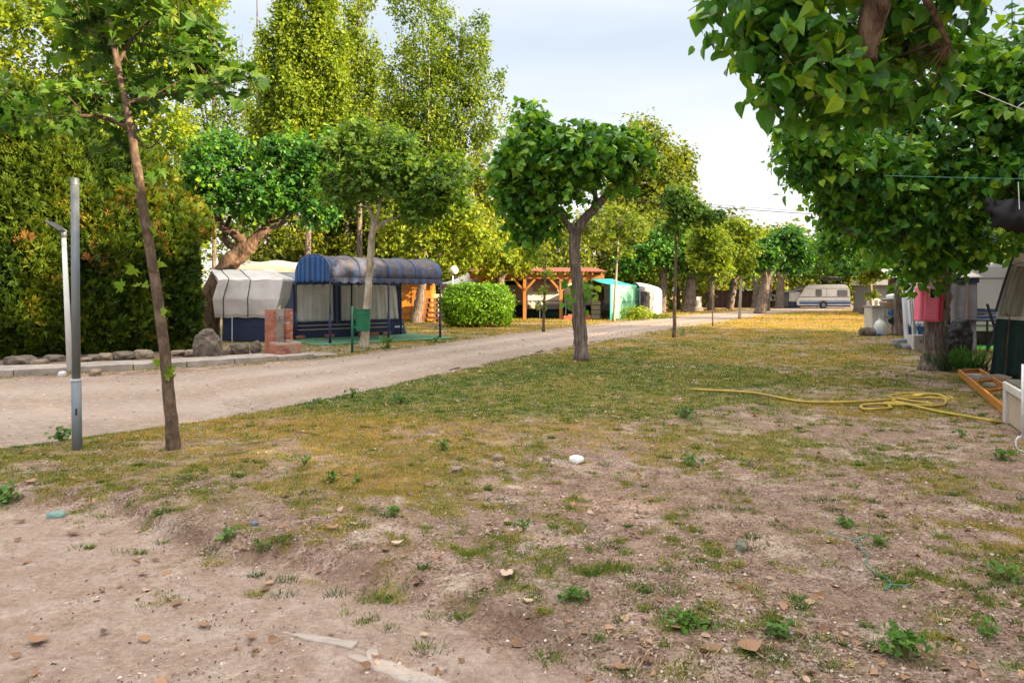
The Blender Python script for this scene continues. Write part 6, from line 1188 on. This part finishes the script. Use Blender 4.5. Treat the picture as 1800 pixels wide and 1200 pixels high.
# near caravan at the right edge
b = G(1737, 664); Yn = b[1]; t = thing('old_caravan', 'old mouldy caravan at the right edge with a stained window cover and dark green skirt', 'caravan', (P(1790, 0, Yn)[0], Yn + 1, 0))
nx_ = lambda px: P(px, 0, Yn)[0]; nz_ = lambda py: P(0, py, Yn)[2]
pr = [(1752, 570), (1750, 548), (1752, 540), (1764, 500), (1778, 458), (1786, 438), (1800, 422), (1830, 408), (2100, 402), (2100, 580), (1752, 580)]
m = MB(); m.prism([(nx_(a), nz_(c)) for a, c in pr][::-1], 0, 2.15, ((0, Yn, 0), (1, 0, 0), (.62, .785, 0))); m.build('body', M['white_old'], t, bevel=.04)
m = MB(); m.tube([vec(nx_(a), Yn - .005, nz_(c)) for a, c in pr[1:8]], .02, 8); m.build('edge_trim', M['dark_metal'], t, smooth=True)
def cover(u, v):
    yb = 556 - 88 * v; xl_ = np.interp(yb, [468, 500, 556], [1776, 1766, 1752]) + 2; xr_ = xl_ + 34 + 4 * v; q = P(xl_ + (xr_ - xl_) * u, yb, Yn); q[1] = Yn - .05 - .02 * math.sin(u * 9 + v * 2) - .015 * math.sin(u * 21); q[2] += (.06 if (u > .27 and u < .36 and v < .1) else 0); return q
m = MB(); m.grid(cover, 40, 20); m.build('window_cover', M['grey_cover'], t, smooth=True, solid=.015)
m = MB(); m.grid(lambda u, v: P(1793 + 60 * u, 556 - 62 * v, Yn) * vec(1, 0, 1) + vec(0, Yn - .012, 0), 4, 4); m.build('window', M['glass'], t, solid=.02)
m = MB(); q = [P(1776, 466, Yn), P(1790, 462, Yn), P(1850, 461, Yn)]; m.tube([vec(k[0], Yn - .05, k[2]) for k in q], .02, 8); m.build('rain_gutter', M['tan_blind'], t)
m = MB(); m.grid(sheet(vec(nx_(1735), Yn - .12, .03), vec(nx_(1835), Yn - .1, .02), vec(nx_(1835), Yn - .03, nz_(566)), vec(nx_(1750), Yn - .03, nz_(560)), 40, 12, .03, 9, seed=21), 60, 14); m.build('skirt', M['green_skirt'], t, smooth=True, solid=.012)
m = MB(); m.grid(sheet(vec(nx_(1735), Yn - .12, .03), vec(nx_(1735) + 1.45, Yn + 1.7, .03), vec(nx_(1750) + 1.4, Yn + 1.7, 1.0), vec(nx_(1750), Yn - .03, 1.06), 20, 12, .02, 7, nrm=(1, 0, 0)), 20, 10); m.build('side_skirt', M['green_skirt'], t, smooth=True, solid=.012)
m = MB()
for k in range(22): f = k / 21; m.box(P(1774.5 - 9 * f, 560 + 104 * f, Yn - .17), (.016, .016, .03))
m.tube([P(1774.5 - 9 * f, 556 + 108 * f, Yn - .17) for f in (0, .5, 1)], .006, 6); m.build('lacing', M['bark_warm'], t)
rock('stone', 'light rounded stone by the caravan skirt, at the far end of the orange ladder', G(1762, 676) + vec(0, .15, .06), (.5, .3, .2), 341, 'stone_pale')
# plank path at the caravan foot
for k, (px, py, lab) in enumerate([(1722, 665, 'first grey paving slab at the caravan skirt, nearest the iris'), (1743, 672, 'grey paving slab next to the iris-side one along the caravan skirt'), (1770, 682, 'grey paving slab beside the white hollow block')]):
    q = G(px, py); m = MB(); m.box(q + vec(.1, .25, .02), (.42, .4, .06), rz=.3 + k * .1); o = m.build('paving_slab', M['concrete'], None, bevel=.01); tag(o, lab, 'paving slab', 'paving slabs along the caravan skirt')

# pink box on the thick trunk
Yb = 13.55; t = thing('pink_box', 'sun-faded pink plastic cabinet with a small window, fixed on the thick trunk', 'box', P(1636, 565, Yb)); px2 = lambda a, c, d=0: P(a, c, Yb + d)
c = P(1637, 534.5, Yb); w_, h_ = 38 / FOC * Yb, 62 / FOC * Yb; ry_ = .05
m = MB(); m.box(c + vec(0, .12, 0), (w_, .22, h_), ry=ry_); m.build('cabinet', M['pink'], t, bevel=.03)
m = MB(); m.box(c + vec(-.01, -.012, 0), (w_ * .62, .03, h_ * .9), ry=ry_); m.build('door_panel', M['pink'], t, bevel=.014)
m = MB(); m.box(c + vec(w_ * .44, .0, 0), (.035, .1, h_ * .98), ry=ry_); m.build('side_edge', M['pink_dark'], t, bevel=.01)
m = MB(); m.box(c + vec(.0, -.025, h_ * .3), (.105, .03, .17), ry=ry_); wf = m.build('window', M['black'], t, bevel=.005)
m = MB(); q = c + vec(.0, -.038, h_ * .3)
for dx, dz, ww, hh_ in ((-.055, 0, .012, .18), (.055, 0, .012, .18), (0, .09, .12, .012), (0, -.09, .12, .012)): m.box(q + vec(dx, 0, dz), (ww, .02, hh_))
m.build('window_frame', M['cream'], wf); wf.children[0].location = (0, 0, 0)
MB().box(c + vec(.0, -.01, h_ * .47), (.14, .05, .03), ry=ry_).build('latch', M['white_metal'], t)
for k in (-.3, 0, .3): MB().box(c + vec(w_ * .49, -.02, h_ * k), (.03, .05, .035)).build('hinge', M['pink_dark'], t)
MB().box(c + vec(.03, .30, -.02), (.3, .16, .5)).build('mount_plate', M['black'], t)

# iris clump
b = G(1690, 652); t = thing('iris_plant', 'clump of green sword-shaped iris leaves at the foot of the thick trunk', 'plant', b); g = np.random.default_rng(5); n = 230
xx = b[0] + g.uniform(-.5, .5, n); yy = b[1] + g.uniform(-.12, .45, n); L_ = g.uniform(.3, .72, n); an = g.normal(0, .55, n) + (xx - b[0]) * .7; la = g.uniform(-.5, .35, n); vs_ = []; fs_ = []
for i in range(n):
    pts = []
    for k in range(6):
        f = k / 5; bend = f * f * .9; x_ = xx[i] + math.sin(an[i]) * L_[i] * (f * .7 + bend * .5); y_ = yy[i] + la[i] * L_[i] * f; z_ = L_[i] * (f - .45 * bend * abs(math.sin(an[i])) - .12 * bend); wd = .021 * (1 - f ** 2.2) + .002
        pts += [(x_ - wd * math.cos(an[i]), y_ - wd * .4, z_), (x_ + wd * math.cos(an[i]), y_ + wd * .4, z_)]
    vs_.append(pts)
V = np.array(vs_).reshape(-1, 3); q_ = np.array([[2 * k, 2 * k + 1, 2 * k + 3, 2 * k + 2] for k in range(5)]); F = (q_[None] + (np.arange(n) * 12)[:, None, None]).reshape(-1)
fast_mesh('foliage', V, F, 4, M['iris'], t, attrs={'tone': np.repeat(g.random(n), 12)})
MB().lathe((b[0], b[1] + .1, 0), [(.3, -.02), (.25, .05), (.05, .08)], 12).build('roots', M['soil'], t)

# orange ladder-like frame on the ground
t = thing('orange_ladder', 'orange painted wooden ladder lying on the grass before the old caravan', 'ladder', G(1740, 700)); a0, a1 = G(1686, 661), G(1795, 756); c0, c1 = G(1722, 659), G(1842, 742)
for p_, q_ in ((a0, a1), (c0, c1)): MB().beam(p_ + vec(0, 0, .07), q_ + vec(0, 0, .07), .035, .12).build('rail', M['ladder'], t, bevel=.006)
MB().beam(a0 + vec(0, 0, .07), c0 + vec(0, 0, .07), .035, .11).build('end_rail', M['ladder'], t, bevel=.006)
for f in (.28, .5, .72, .92): MB().beam(a0 * (1 - f) + a1 * f + vec(0, 0, .08), c0 * (1 - f) + c1 * f + vec(0, 0, .08), .03, .045).build('rung', M['ladder'], t, bevel=.005)

# white hollow concrete block by the right edge
b0 = G(1762, 741); b1 = G(1795, 768); Yq = b1[1]; t = thing('hollow_block', 'worn white concrete housing with a recessed beige door, at the right edge', 'concrete box', (b0 + b1) / 2)
d_ = norm(b1 - b0); nn_ = vec(d_[1], -d_[0], 0) * -1; yaw = math.atan2(d_[1], d_[0]); L0 = float(np.linalg.norm(b1 - b0)) + .12; Hh = .50
inn = vec(-d_[1], d_[0], 0); inn = inn if inn[0] > 0 else -inn
m = MB()
def ob(mb, s0, s1, e0, e1, z0, z1):
    c_ = b0 + d_ * (s0 + s1) / 2 + inn * (e0 + e1) / 2 + vec(0, 0, (z0 + z1) / 2); mb.box((0, 0, 0), (s1 - s0, e1 - e0, z1 - z0), rz=yaw); mb.v[-1] = mb.v[-1] + c_
ob(m, 0, .13, 0, .6, -.03, Hh - .1); ob(m, L0 - .13, L0, 0, .6, -.03, Hh - .1); ob(m, 0, L0, 0, .6, Hh - .1, Hh); ob(m, .13, L0 - .13, .06, .6, -.03, Hh - .1); m.build('housing', M['block'], t, bevel=.012)
m = MB(); ob(m, .15, L0 - .15, .035, .062, .02, Hh - .12); m.build('door', M['door_wood'], t, bevel=.005)
m = MB(); ob(m, .03, L0 - .03, .03, .57, Hh, Hh + .03); m.build('mossy_top', M['block_dark'], t, bevel=.01)
m = MB(); q = b0 + d_ * .22 + inn * .15 + vec(0, 0, Hh + .02); m.tube([q, q + vec(0, 0, .12), q + vec(.03, 0, .15), q + vec(.06, 0, .11), q + vec(.06, 0, .02)], .006, 8); m.build('wire_hook', M['galv'], t)
# white cable and pipe at the very edge
b = G(1797, 800); Ye = b[1]; m = MB(); m.tube([P(1799, 640, Ye), P(1798, 700, Ye), P(1798, 768, Ye)], .016, 10); m.tube(spline([P(1798, 768, Ye), P(1790, 768, Ye), P(1786, 776, Ye), P(1788, 788, Ye), P(1800, 793, Ye), P(1815, 790, Ye)], 30), .008, 8); o = m.build('white_cable', M['rope_white'], None, smooth=True); tag(o, 'white pipe and curled white cable at the right edge of the lawn', 'cable')
# yellow hose, one continuous run
def gp(px, py, z=.03): q = G(px, py); q[2] = float(height(np.array([q[0]]), np.array([q[1]]))[0]) + z; return q
hp = [(1215, 687), (1300, 693), (1340, 698), (1400, 707), (1450, 712), (1520, 712), (1590, 704), (1640, 704), (1662, 709), (1655, 715), (1610, 716), (1575, 712), (1572, 706), (1600, 700), (1645, 699), (1664, 705), (1650, 699), (1590, 697), (1565, 699), (1572, 704), (1600, 710), (1640, 713), (1600, 716), (1545, 716), (1515, 716), (1520, 724), (1548, 725), (1566, 719), (1555, 713), (1590, 716), (1650, 727), (1700, 738), (1740, 747)]
pts = [gp(a, c, .022 + .012 * (i % 3)) for i, (a, c) in enumerate(hp)] + [P(1770, 743, 8.35), P(1790, 732, 8.3), P(1830, 708, 8.2)]
m = MB(); m.tube(spline(pts, 420), .019, 10); o = m.build('garden_hose', M['hose'], None, smooth=True); tag(o, 'yellow garden hose coiled on the lawn and running to the white housing', 'hose')
# green twine in the right foreground
tw = [(1456, 934), (1458, 942), (1478, 946), (1500, 949), (1508, 950), (1525, 943), (1540, 941), (1525, 943), (1508, 950), (1506, 958), (1513, 968), (1524, 978), (1524, 988), (1520, 996), (1530, 1006), (1550, 1018), (1562, 1026), (1566, 1034), (1557, 1043), (1560, 1036), (1570, 1034), (1590, 1036), (1600, 1034)]
m = MB(); m.tube(spline([gp(a, c, .010) for a, c in tw], 150), .0032, 7); o = m.build('green_twine', M['twine'], None, smooth=True); tag(o, 'loose piece of green twine lying forked on the bare soil', 'twine')

# cords and wires overhead
def cord(name, label, pts, r, m_, sag=0, cat='cord'):
    m = MB(); p = spline([P(*q) for q in pts], 40); p[:, 2] -= sag * np.sin(np.linspace(0, math.pi, 40)); m.tube(p, r, 6); o = m.build(name, M[m_], None, smooth=True); return tag(o, label, cat)
cord('clothes_line', 'thin green line stretched through the right-hand leaves at mid height', [(1555, 309, 8.0), (1760, 314, 7.6), (2000, 318, 7.3)], .0035, 'twine')
cord('clothes_line', 'pale line sloping down to the right edge through the leaves', [(1620, 120, 6.0), (1790, 190, 6.0), (1900, 232, 6.0)], .0038, 'rope_white')
cord('clothes_line', 'short pale cord tied to the sloping pale line at the right edge', [(1788, 190, 6.0), (1805, 178, 6.0), (1900, 130, 6.2)], .0038, 'rope_white')
cord('black_wire', 'black wire crossing the sky gap in the upper right corner', [(1640, 42, 6.5), (1770, 74, 6.5), (1900, 84, 6.6)], .0045, 'wire', cat='wire')
cord('loose_line', 'thin dark cord hanging straight down in the upper right corner', [(1779, -40, 6.3), (1779, 20, 6.3), (1779, 52, 6.3)], .004, 'wire')
for dy, lab in ((0, 'lower black power cable sagging across the pale sky gap'), (-6, 'upper thin power cable across the pale sky gap')):
    cord('power_cable', lab, [(900, 335 + dy, 60), (1225, 362 + dy * .8, 60), (1425, 376 + dy * .6, 60), (1700, 392, 60)], .028 if dy == 0 else .016, 'wire', cat='cable')
# dark net roll hanging at the right edge
t = thing('rolled_net', 'dark rolled shade net hanging among the leaves at the right edge', 'net', P(1790, 390, 9.5)); m = MB()
m.tube(spline([P(1735, 352, 10.5), P(1752, 366, 10.5), P(1775, 378, 10.4), P(1840, 388, 10.3), P(1950, 376, 10.2)], 40), np.r_[np.linspace(.03, .2, 16), np.full(24, .22)] * (1 + .06 * np.sin(np.arange(40) * 1.9)), 18, .09, seed=4, freq=3); nr = m.build('net_roll', M['black'], t, smooth=True); dm = nr.modifiers.new('d', 'DISPLACE'); dm.texture = ROCKTEX; dm.strength = .16
MB().tube([P(1790, 320, 9.5), P(1792, 368, 9.5)], .006, 6).build('tie', M['rope_white'], t)

# ------------------------------------------------------------------ weeds, litter, small stones
def weed(label, px, py, wpx, hpx, n, seed, mm='weed', T_=T_PLANE, dark=0, group=None):
    c = gp(px, py, 0); s_ = c[1] / FOC; w_, h_ = wpx * s_ / 2 * .9, hpx * s_ * .75; g = np.random.default_rng(seed); t = thing('weed', label, 'weed', c, group); k = n
    q = c + np.c_[g.normal(0, .5, k) * w_, g.normal(0, .4, k) * w_, g.random(k) ** .8 * h_ + .008]
    leaf_mesh('leaves', q, g.normal(0, .5, (k, 3)) + vec(0, -.3, 1), g.normal(0, 1, (k, 3)) + vec(0, 0, .1), g.uniform(.6, 1.3, k) * max(.024, h_ * .36), T_, M[mm], t, np.clip(g.normal(.55 - dark, .25, k), 0, 1))
    m = MB()
    for i in range(0, k, 2): m.tube([c - vec(0, 0, .01), (c + q[i]) / 2 + vec(0, 0, h_ * .12), q[i]], [.003, .0025, .0015], 4)
    m.build('stems', M['weed_stem'], t)
M['weed_stem'] = plain('weed_stem', (.16, .17, .05), .7, .2, 10)
for i, a in enumerate([('leafy weed clump right of the grey pole foot, at the road edge', 108, 786, 34, 30, 40), ('broad weed patch at the left edge of the lawn bank', 12, 885, 60, 34, 70), ('bushy weed at the road edge below the brick tap', 620, 700, 28, 20, 36), ('round dark weed on the green lawn right of the road-edge weeds', 706, 712, 30, 20, 40),
    ('small weed at the road edge, left of the bushy one', 560, 712, 20, 14, 22), ('lone bright weed on the dry lawn left of the white stone', 778, 806, 26, 24, 34), ('two-stemmed weed growing on the bank edge, left part', 398, 966, 40, 34, 26), ('yellow-green weed just below the bank, right of the two-stemmed one', 458, 980, 34, 28, 24),
    ('bright small weed sitting between lawn and bare soil in the lower centre', 690, 930, 26, 20, 26), ('weed with a tall sprig in the lower centre soil', 920, 952, 24, 26, 18), ('dark weed at the left of the bare lower soil', 585, 868, 30, 26, 24), ('weed directly under the lone bright weed', 628, 866, 20, 18, 18),
    ('large leafy sprout at the bottom right corner of the soil', 1592, 1165, 84, 56, 60), ('pair of leafy sprigs in the lower right soil', 1735, 1120, 60, 34, 34), ('broad-bladed green weed at the right edge', 1770, 1020, 90, 34, 60), ('bright round-leaved weed near the centre of the dry patch right of the white stone', 1318, 820, 22, 22, 14),
    ('tall lime-green weed pair at mid right', 1212, 820, 40, 26, 26), ('weed at the foot of the young tree at the bend', 1200, 590, 40, 14, 40), ('dark low weed right of the forked trunk', 1203, 735, 50, 26, 50), ('low green weed above the twine', 1485, 922, 44, 16, 60), ('grassy weed right of the twine', 1545, 960, 40, 20, 40),
    ('weed in front of the blue canopy, under the right post', 680, 612, 24, 24, 40), ('weed at the right front canopy post', 766, 602, 18, 16, 24), ('dark weed where lawn meets road below the canopy', 545, 722, 30, 14, 26), ('tiny bright weed on the ochre lawn', 535, 836, 26, 20, 22), ('weed at the foot of the hollow block', 1762, 808, 60, 24, 60), ('weed beside the hose loop', 1690, 770, 26, 20, 24),
    ('low weed at the bottom centre-right', 1010, 1075, 56, 26, 70), ('low weed mat left of the bottom brown leaf', 1210, 1120, 90, 24, 90), ('sprawling dark weed at the bottom right of the centre', 1365, 1130, 60, 34, 60)]):
    weed(a[0], *a[1:6], 500 + i, T_=T_PLANE if i % 3 == 0 else T_HEART2, dark=.15 if 'dark' in a[0] else -.1)

def scatter(name, label, n, lo, hi, size, T_, mm, seed, zoff=.004, dens=None, tone=(0, 1), flat=.35, sq=1):
    g = np.random.default_rng(seed); y = np.exp(g.uniform(math.log(lo), math.log(hi), n)); x = g.uniform(-.86, .86, n) * y
    if dens is not None: k = g.random(n) < dens(x, y); x, y = x[k], y[k]
    n = len(x); c = np.c_[x, y, height(x, y) + zoff]; F = np.maximum(1, y / 7)
    o = leaf_mesh(name, c, g.normal(0, flat, (n, 3)) + vec(0, 0, 1), g.normal(0, 1, (n, 3)) * vec(1, 1, .1), g.uniform(.5, 1.4, n) ** 1.5 * size * F, T_, M[mm], None, g.uniform(*tone, n)); return tag(o, label, None, kind='stuff')
M['chips'] = leafmat('bark_chips', [(0, (.05, .03, .022)), (.5, (.13, .08, .06)), (.8, (.35, .26, .21)), (1, (.6, .52, .48))], .05, .8, (1, 1, 1))
off = lambda x, y: (1 - .6 * smooth01(0, -.3, bank_d(x, y))) * (road_mask(x, y) < 0) * (.25 + .75 * (fbm(x * 1.6 + 5, y * 1.6, 3) > .5))
scatter('leaf_litter', 'dry brown and pinkish fallen leaves scattered over the soil', 2600, 2.7, 16, .034, T_HEART2, 'litter', 31, .010, off, (.1, .8))
scatter('bark_flakes', 'small pale flakes of bark and chips on the ground', 46000, 2.7, 18, .012, T_DIA, 'chips', 32, .006, off, (0, 1), .8)
# straw and twigs: very slim triangles
M['straw'] = plain('straw', (.40, .30, .19), .8, .4, 9, bump=0)
g = np.random.default_rng(44); n = 12000; y = np.exp(g.uniform(math.log(2.7), math.log(12), n)); x = g.uniform(-.86, .86, n) * y; k = off(x, y) > g.random(n); x, y = x[k], y[k]; n = len(x); a = g.normal(.2, .9, n); l = g.uniform(.02, .13, n) ** 1.0 * g.uniform(.4, 1.2, n); w_ = g.uniform(.0007, .0018, n) * np.maximum(1, y / 5)
V = np.empty((n, 4, 3)); z = height(x, y) + .007; dx, dy = np.cos(a) * l, np.sin(a) * l; V[:, 0] = np.c_[x, y, z]; V[:, 2] = np.c_[x + dx, y + dy, height(x + dx, y + dy) + .01]; mid = (V[:, 0] + V[:, 2]) / 2 + np.c_[g.normal(0, .06, n) * l, g.normal(0, .06, n) * l, np.abs(g.normal(0, .08, n)) * l]
V[:, 1] = mid + np.c_[-np.sin(a) * w_, np.cos(a) * w_, 0 * w_]; V[:, 3] = mid - np.c_[-np.sin(a) * w_, np.cos(a) * w_, 0 * w_]
o = fast_mesh('straw', V.reshape(-1, 3), np.arange(4 * n), 4, M['straw']); tag(o, 'straw stalks and thin dry twigs strewn on the soil', None, kind='stuff')
# pebbles
def pebbles(n, seed, lo, hi, s0, s1, dens, name, label, mm):
    g = np.random.default_rng(seed); y = np.exp(g.uniform(math.log(lo), math.log(hi), n)); x = g.uniform(-.86, .86, n) * y; k = dens(x, y) > g.random(n); x, y = x[k], y[k]; n = len(x)
    ph = np.array([(0, 0, 1), (0, 0, -1), (1, 0, 0), (-1, 0, 0), (0, 1, 0), (0, -1, 0), (.7, .7, .3), (-.7, .7, .3), (.7, -.7, .3), (-.7, -.7, .3)], float)[:6]
    fc = np.array([(0, 2, 4), (0, 4, 3), (0, 3, 5), (0, 5, 2), (1, 4, 2), (1, 3, 4), (1, 5, 3), (1, 2, 5)])
    s = (s0 + (s1 - s0) * g.random(n) ** 3) * np.maximum(1, y / 8); v = ph[None] * s[:, None, None] * g.uniform(.6, 1.2, (n, 6, 3)) * vec(1, .8, .5); a = g.uniform(0, 6.28, n); c, s_ = np.cos(a), np.sin(a)
    v = np.stack([v[..., 0] * c[:, None] - v[..., 1] * s_[:, None], v[..., 0] * s_[:, None] + v[..., 1] * c[:, None], v[..., 2]], -1) + np.c_[x, y, np.where(road_mask(x, y) > 0, .012, height(x, y)) + s * .15][:, None]
    o = fast_mesh(name, v.reshape(-1, 3), (fc[None] + (np.arange(n) * 6)[:, None, None]).reshape(-1), 3, M[mm], smooth=False, attrs={'tone': np.repeat(g.random(n), 6)}); tag(o, label, None, kind='stuff')
M['pebble'] = mat('pebble', lambda n, o: NT(n, o).surf(NT(n, o).ramp(NT(n, o).new('ShaderNodeAttribute', attribute_name='tone').outputs['Fac'], [(0, (.16, .13, .12)), (.5, (.33, .28, .25)), (1, (.55, .50, .47))]), .9, None, spec=.2))
pebbles(12000, 61, 2.7, 16, .003, .018, off, 'pebbles', 'small stones and crumbs lying in the soil', 'pebble')
pebbles(9000, 62, 6.5, 34, .005, .022, lambda x, y: (road_mask(x, y) > -.4) * 1.0, 'road_gravel', 'loose grit lying on the road', 'pebble')

# individually noticeable bits
M['white_stone'] = plain('white_stone', (.75, .74, .75), .7, .05, 5); M['teal_stone'] = plain('blue_green_stone', (.15, .24, .22), .8, .12, 6); M['moss_stone'] = plain('mossy_stone', (.13, .13, .10), .95, .4, 8, bump=.8, dirt=(.05, .12, .07))
for px, py, d_, mm, lab, sd in ((1013, 822, (.15, .10, .075), 'white_stone', 'bright white stone lying on the lawn right of the centre', 351), (98, 908, (.125, .08, .06), 'teal_stone', 'smooth blue-green stone on the bare soil at the left', 352), (1303, 970, (.14, .08, .06), 'moss_stone', 'mossy flat stone on the soil left of the green twine', 353),
    (962, 820, (.10, .07, .05), 'stone_pale', 'flat pale stone just left of the bright white one', 354), (876, 820, (.12, .08, .06), 'terra', 'brownish pink stone on the lawn left of centre', 355), (804, 843, (.11, .08, .05), 'terra', 'pinkish stone below the lone bright weed', 356), (168, 658, (.32, .2, .16), 'stone_pale', 'oval light stone lying against the kerb right of the grey pole', 357),
    (109, 660, (.13, .12, .12), 'white_metal', 'small round white stone by the kerb left of the grey pole', 358), (447, 945, (.05, .05, .035), 'blue_grey', 'small blue-grey pebble above the yellow-green weed', 359), (655, 1161 - 8, (.1, .06, .02), 'concrete', 'flat grey chip on the trodden soil at the bottom', 360)):
    c = gp(px, py, 0); rock('stone', lab, c + vec(0, 0, d_[2] * .3), d_, sd, mm, rz=sd)
def curl_leaf(label, px, py, s, seed, tone):
    c = gp(px, py, .012); g = np.random.default_rng(seed); a = g.uniform(0, 6.28); m = MB()
    tv, tf = T_HEART; v = tv * s; v[:, 0] *= .75; v[:, 2] = .3 * s * (np.abs(tv[:, 0]) ** 1.3) + .5 * s * (tv[:, 1] - .4) ** 2 + g.normal(0, .03, len(v)) * s
    ca, sa = math.cos(a), math.sin(a); v = v @ np.array([[ca, sa, 0], [-sa, ca, 0], [0, 0, 1]]); o = fast_mesh('dead_leaf', v + c, tf.reshape(-1), 3, M['litter'], origin=c, attrs={'tone': np.full(len(v), tone)}); so = o.modifiers.new('t', 'SOLIDIFY'); so.thickness = .001
    tag(o, label, 'leaf', 'curled dead leaves on the soil')
for i, (px, py, s, tn, lab) in enumerate([(78, 1132, .10, .42, 'curled orange-brown leaf near the bottom left corner'), (1305, 1165, .12, .45, 'large pinkish-brown leaf at the bottom right of centre'), (43, 918, .07, .32, 'reddish leaf left of the blue-green stone'), (135, 941, .09, .35, 'long brown leaf below the blue-green stone'), (366, 1102, .06, .4, 'small rusty leaf on the lower left soil'),
    (183, 1119, .045, .05, 'small almost black leaf right of the curled orange one'), (575, 955, .08, .45, 'tan leaf at the bank edge above the trodden soil'), (438, 1120, .055, .4, 'brown leaf next to the flat grey patch'), (890, 1030, .10, .9, 'long pale grey leaf among tufts in the lower centre'), (1080, 1178, .07, .42, 'orange-brown leaf at the bottom centre'), (480, 1027, .06, .6, 'greenish fallen leaf in the middle of the lower soil'),
    (740, 1118, .045, .8, 'small cream leaf at the bottom centre-left'), (935, 1085, .055, .8, 'round pale leaf in the lower centre'), (690, 985, .07, .9, 'white-rimmed leaf by the lower tufts'), (680, 995, .07, .25, 'dark rusty leaf touching the white-rimmed one'), (1190, 1130, .07, .5, 'leaf caught in the low weed mat at the bottom'), (60, 868, .08, .6, 'pale leaf on the grassy bank at the left')]):
    curl_leaf(lab, px, py, s, 600 + i, tn)
# half-buried planks in the trodden soil
M['plank'] = plain('weathered_grey_plank', (.33, .29, .27), .9, .2, 6, bump=.5, dirt=(.30, .23, .19), stretch=(1, 6, 1))
for k, (pa, pb, w_, lab) in enumerate([((498, 1108), (625, 1135), .05, 'short half-buried grey plank in the trodden soil, the left one'), ((612, 1150), (800, 1215), .09, 'long half-buried grey plank at the bottom edge, its end under the soil')]):
    a = gp(*pa, 0); b = gp(*pb, 0); m = MB()
    def pf(u, v, a=a, b=b, w_=w_):
        d = norm(b - a); nn = vec(-d[1], d[0], 0); e_ = .012 * (fbm(np.array(u * 9.0), np.array(v + k * 3.0)) - .5); q = a * (1 - u) + b * u + nn * (v - .5) * w_ * (.25 + .75 * min(1, u * 3)) ; q[2] = float(height(np.array([q[0]]), np.array([q[1]]))[0]) * .5 + .5 * (a[2] * (1 - u) + b[2] * u) - .001 + e_; return q
    m.grid(pf, 40, 6); o = m.build('buried_plank', M['plank'], None, smooth=True, solid=.016); tag(o, lab, 'plank')
for o in scene.objects:
    if 'org' in o: del o['org']
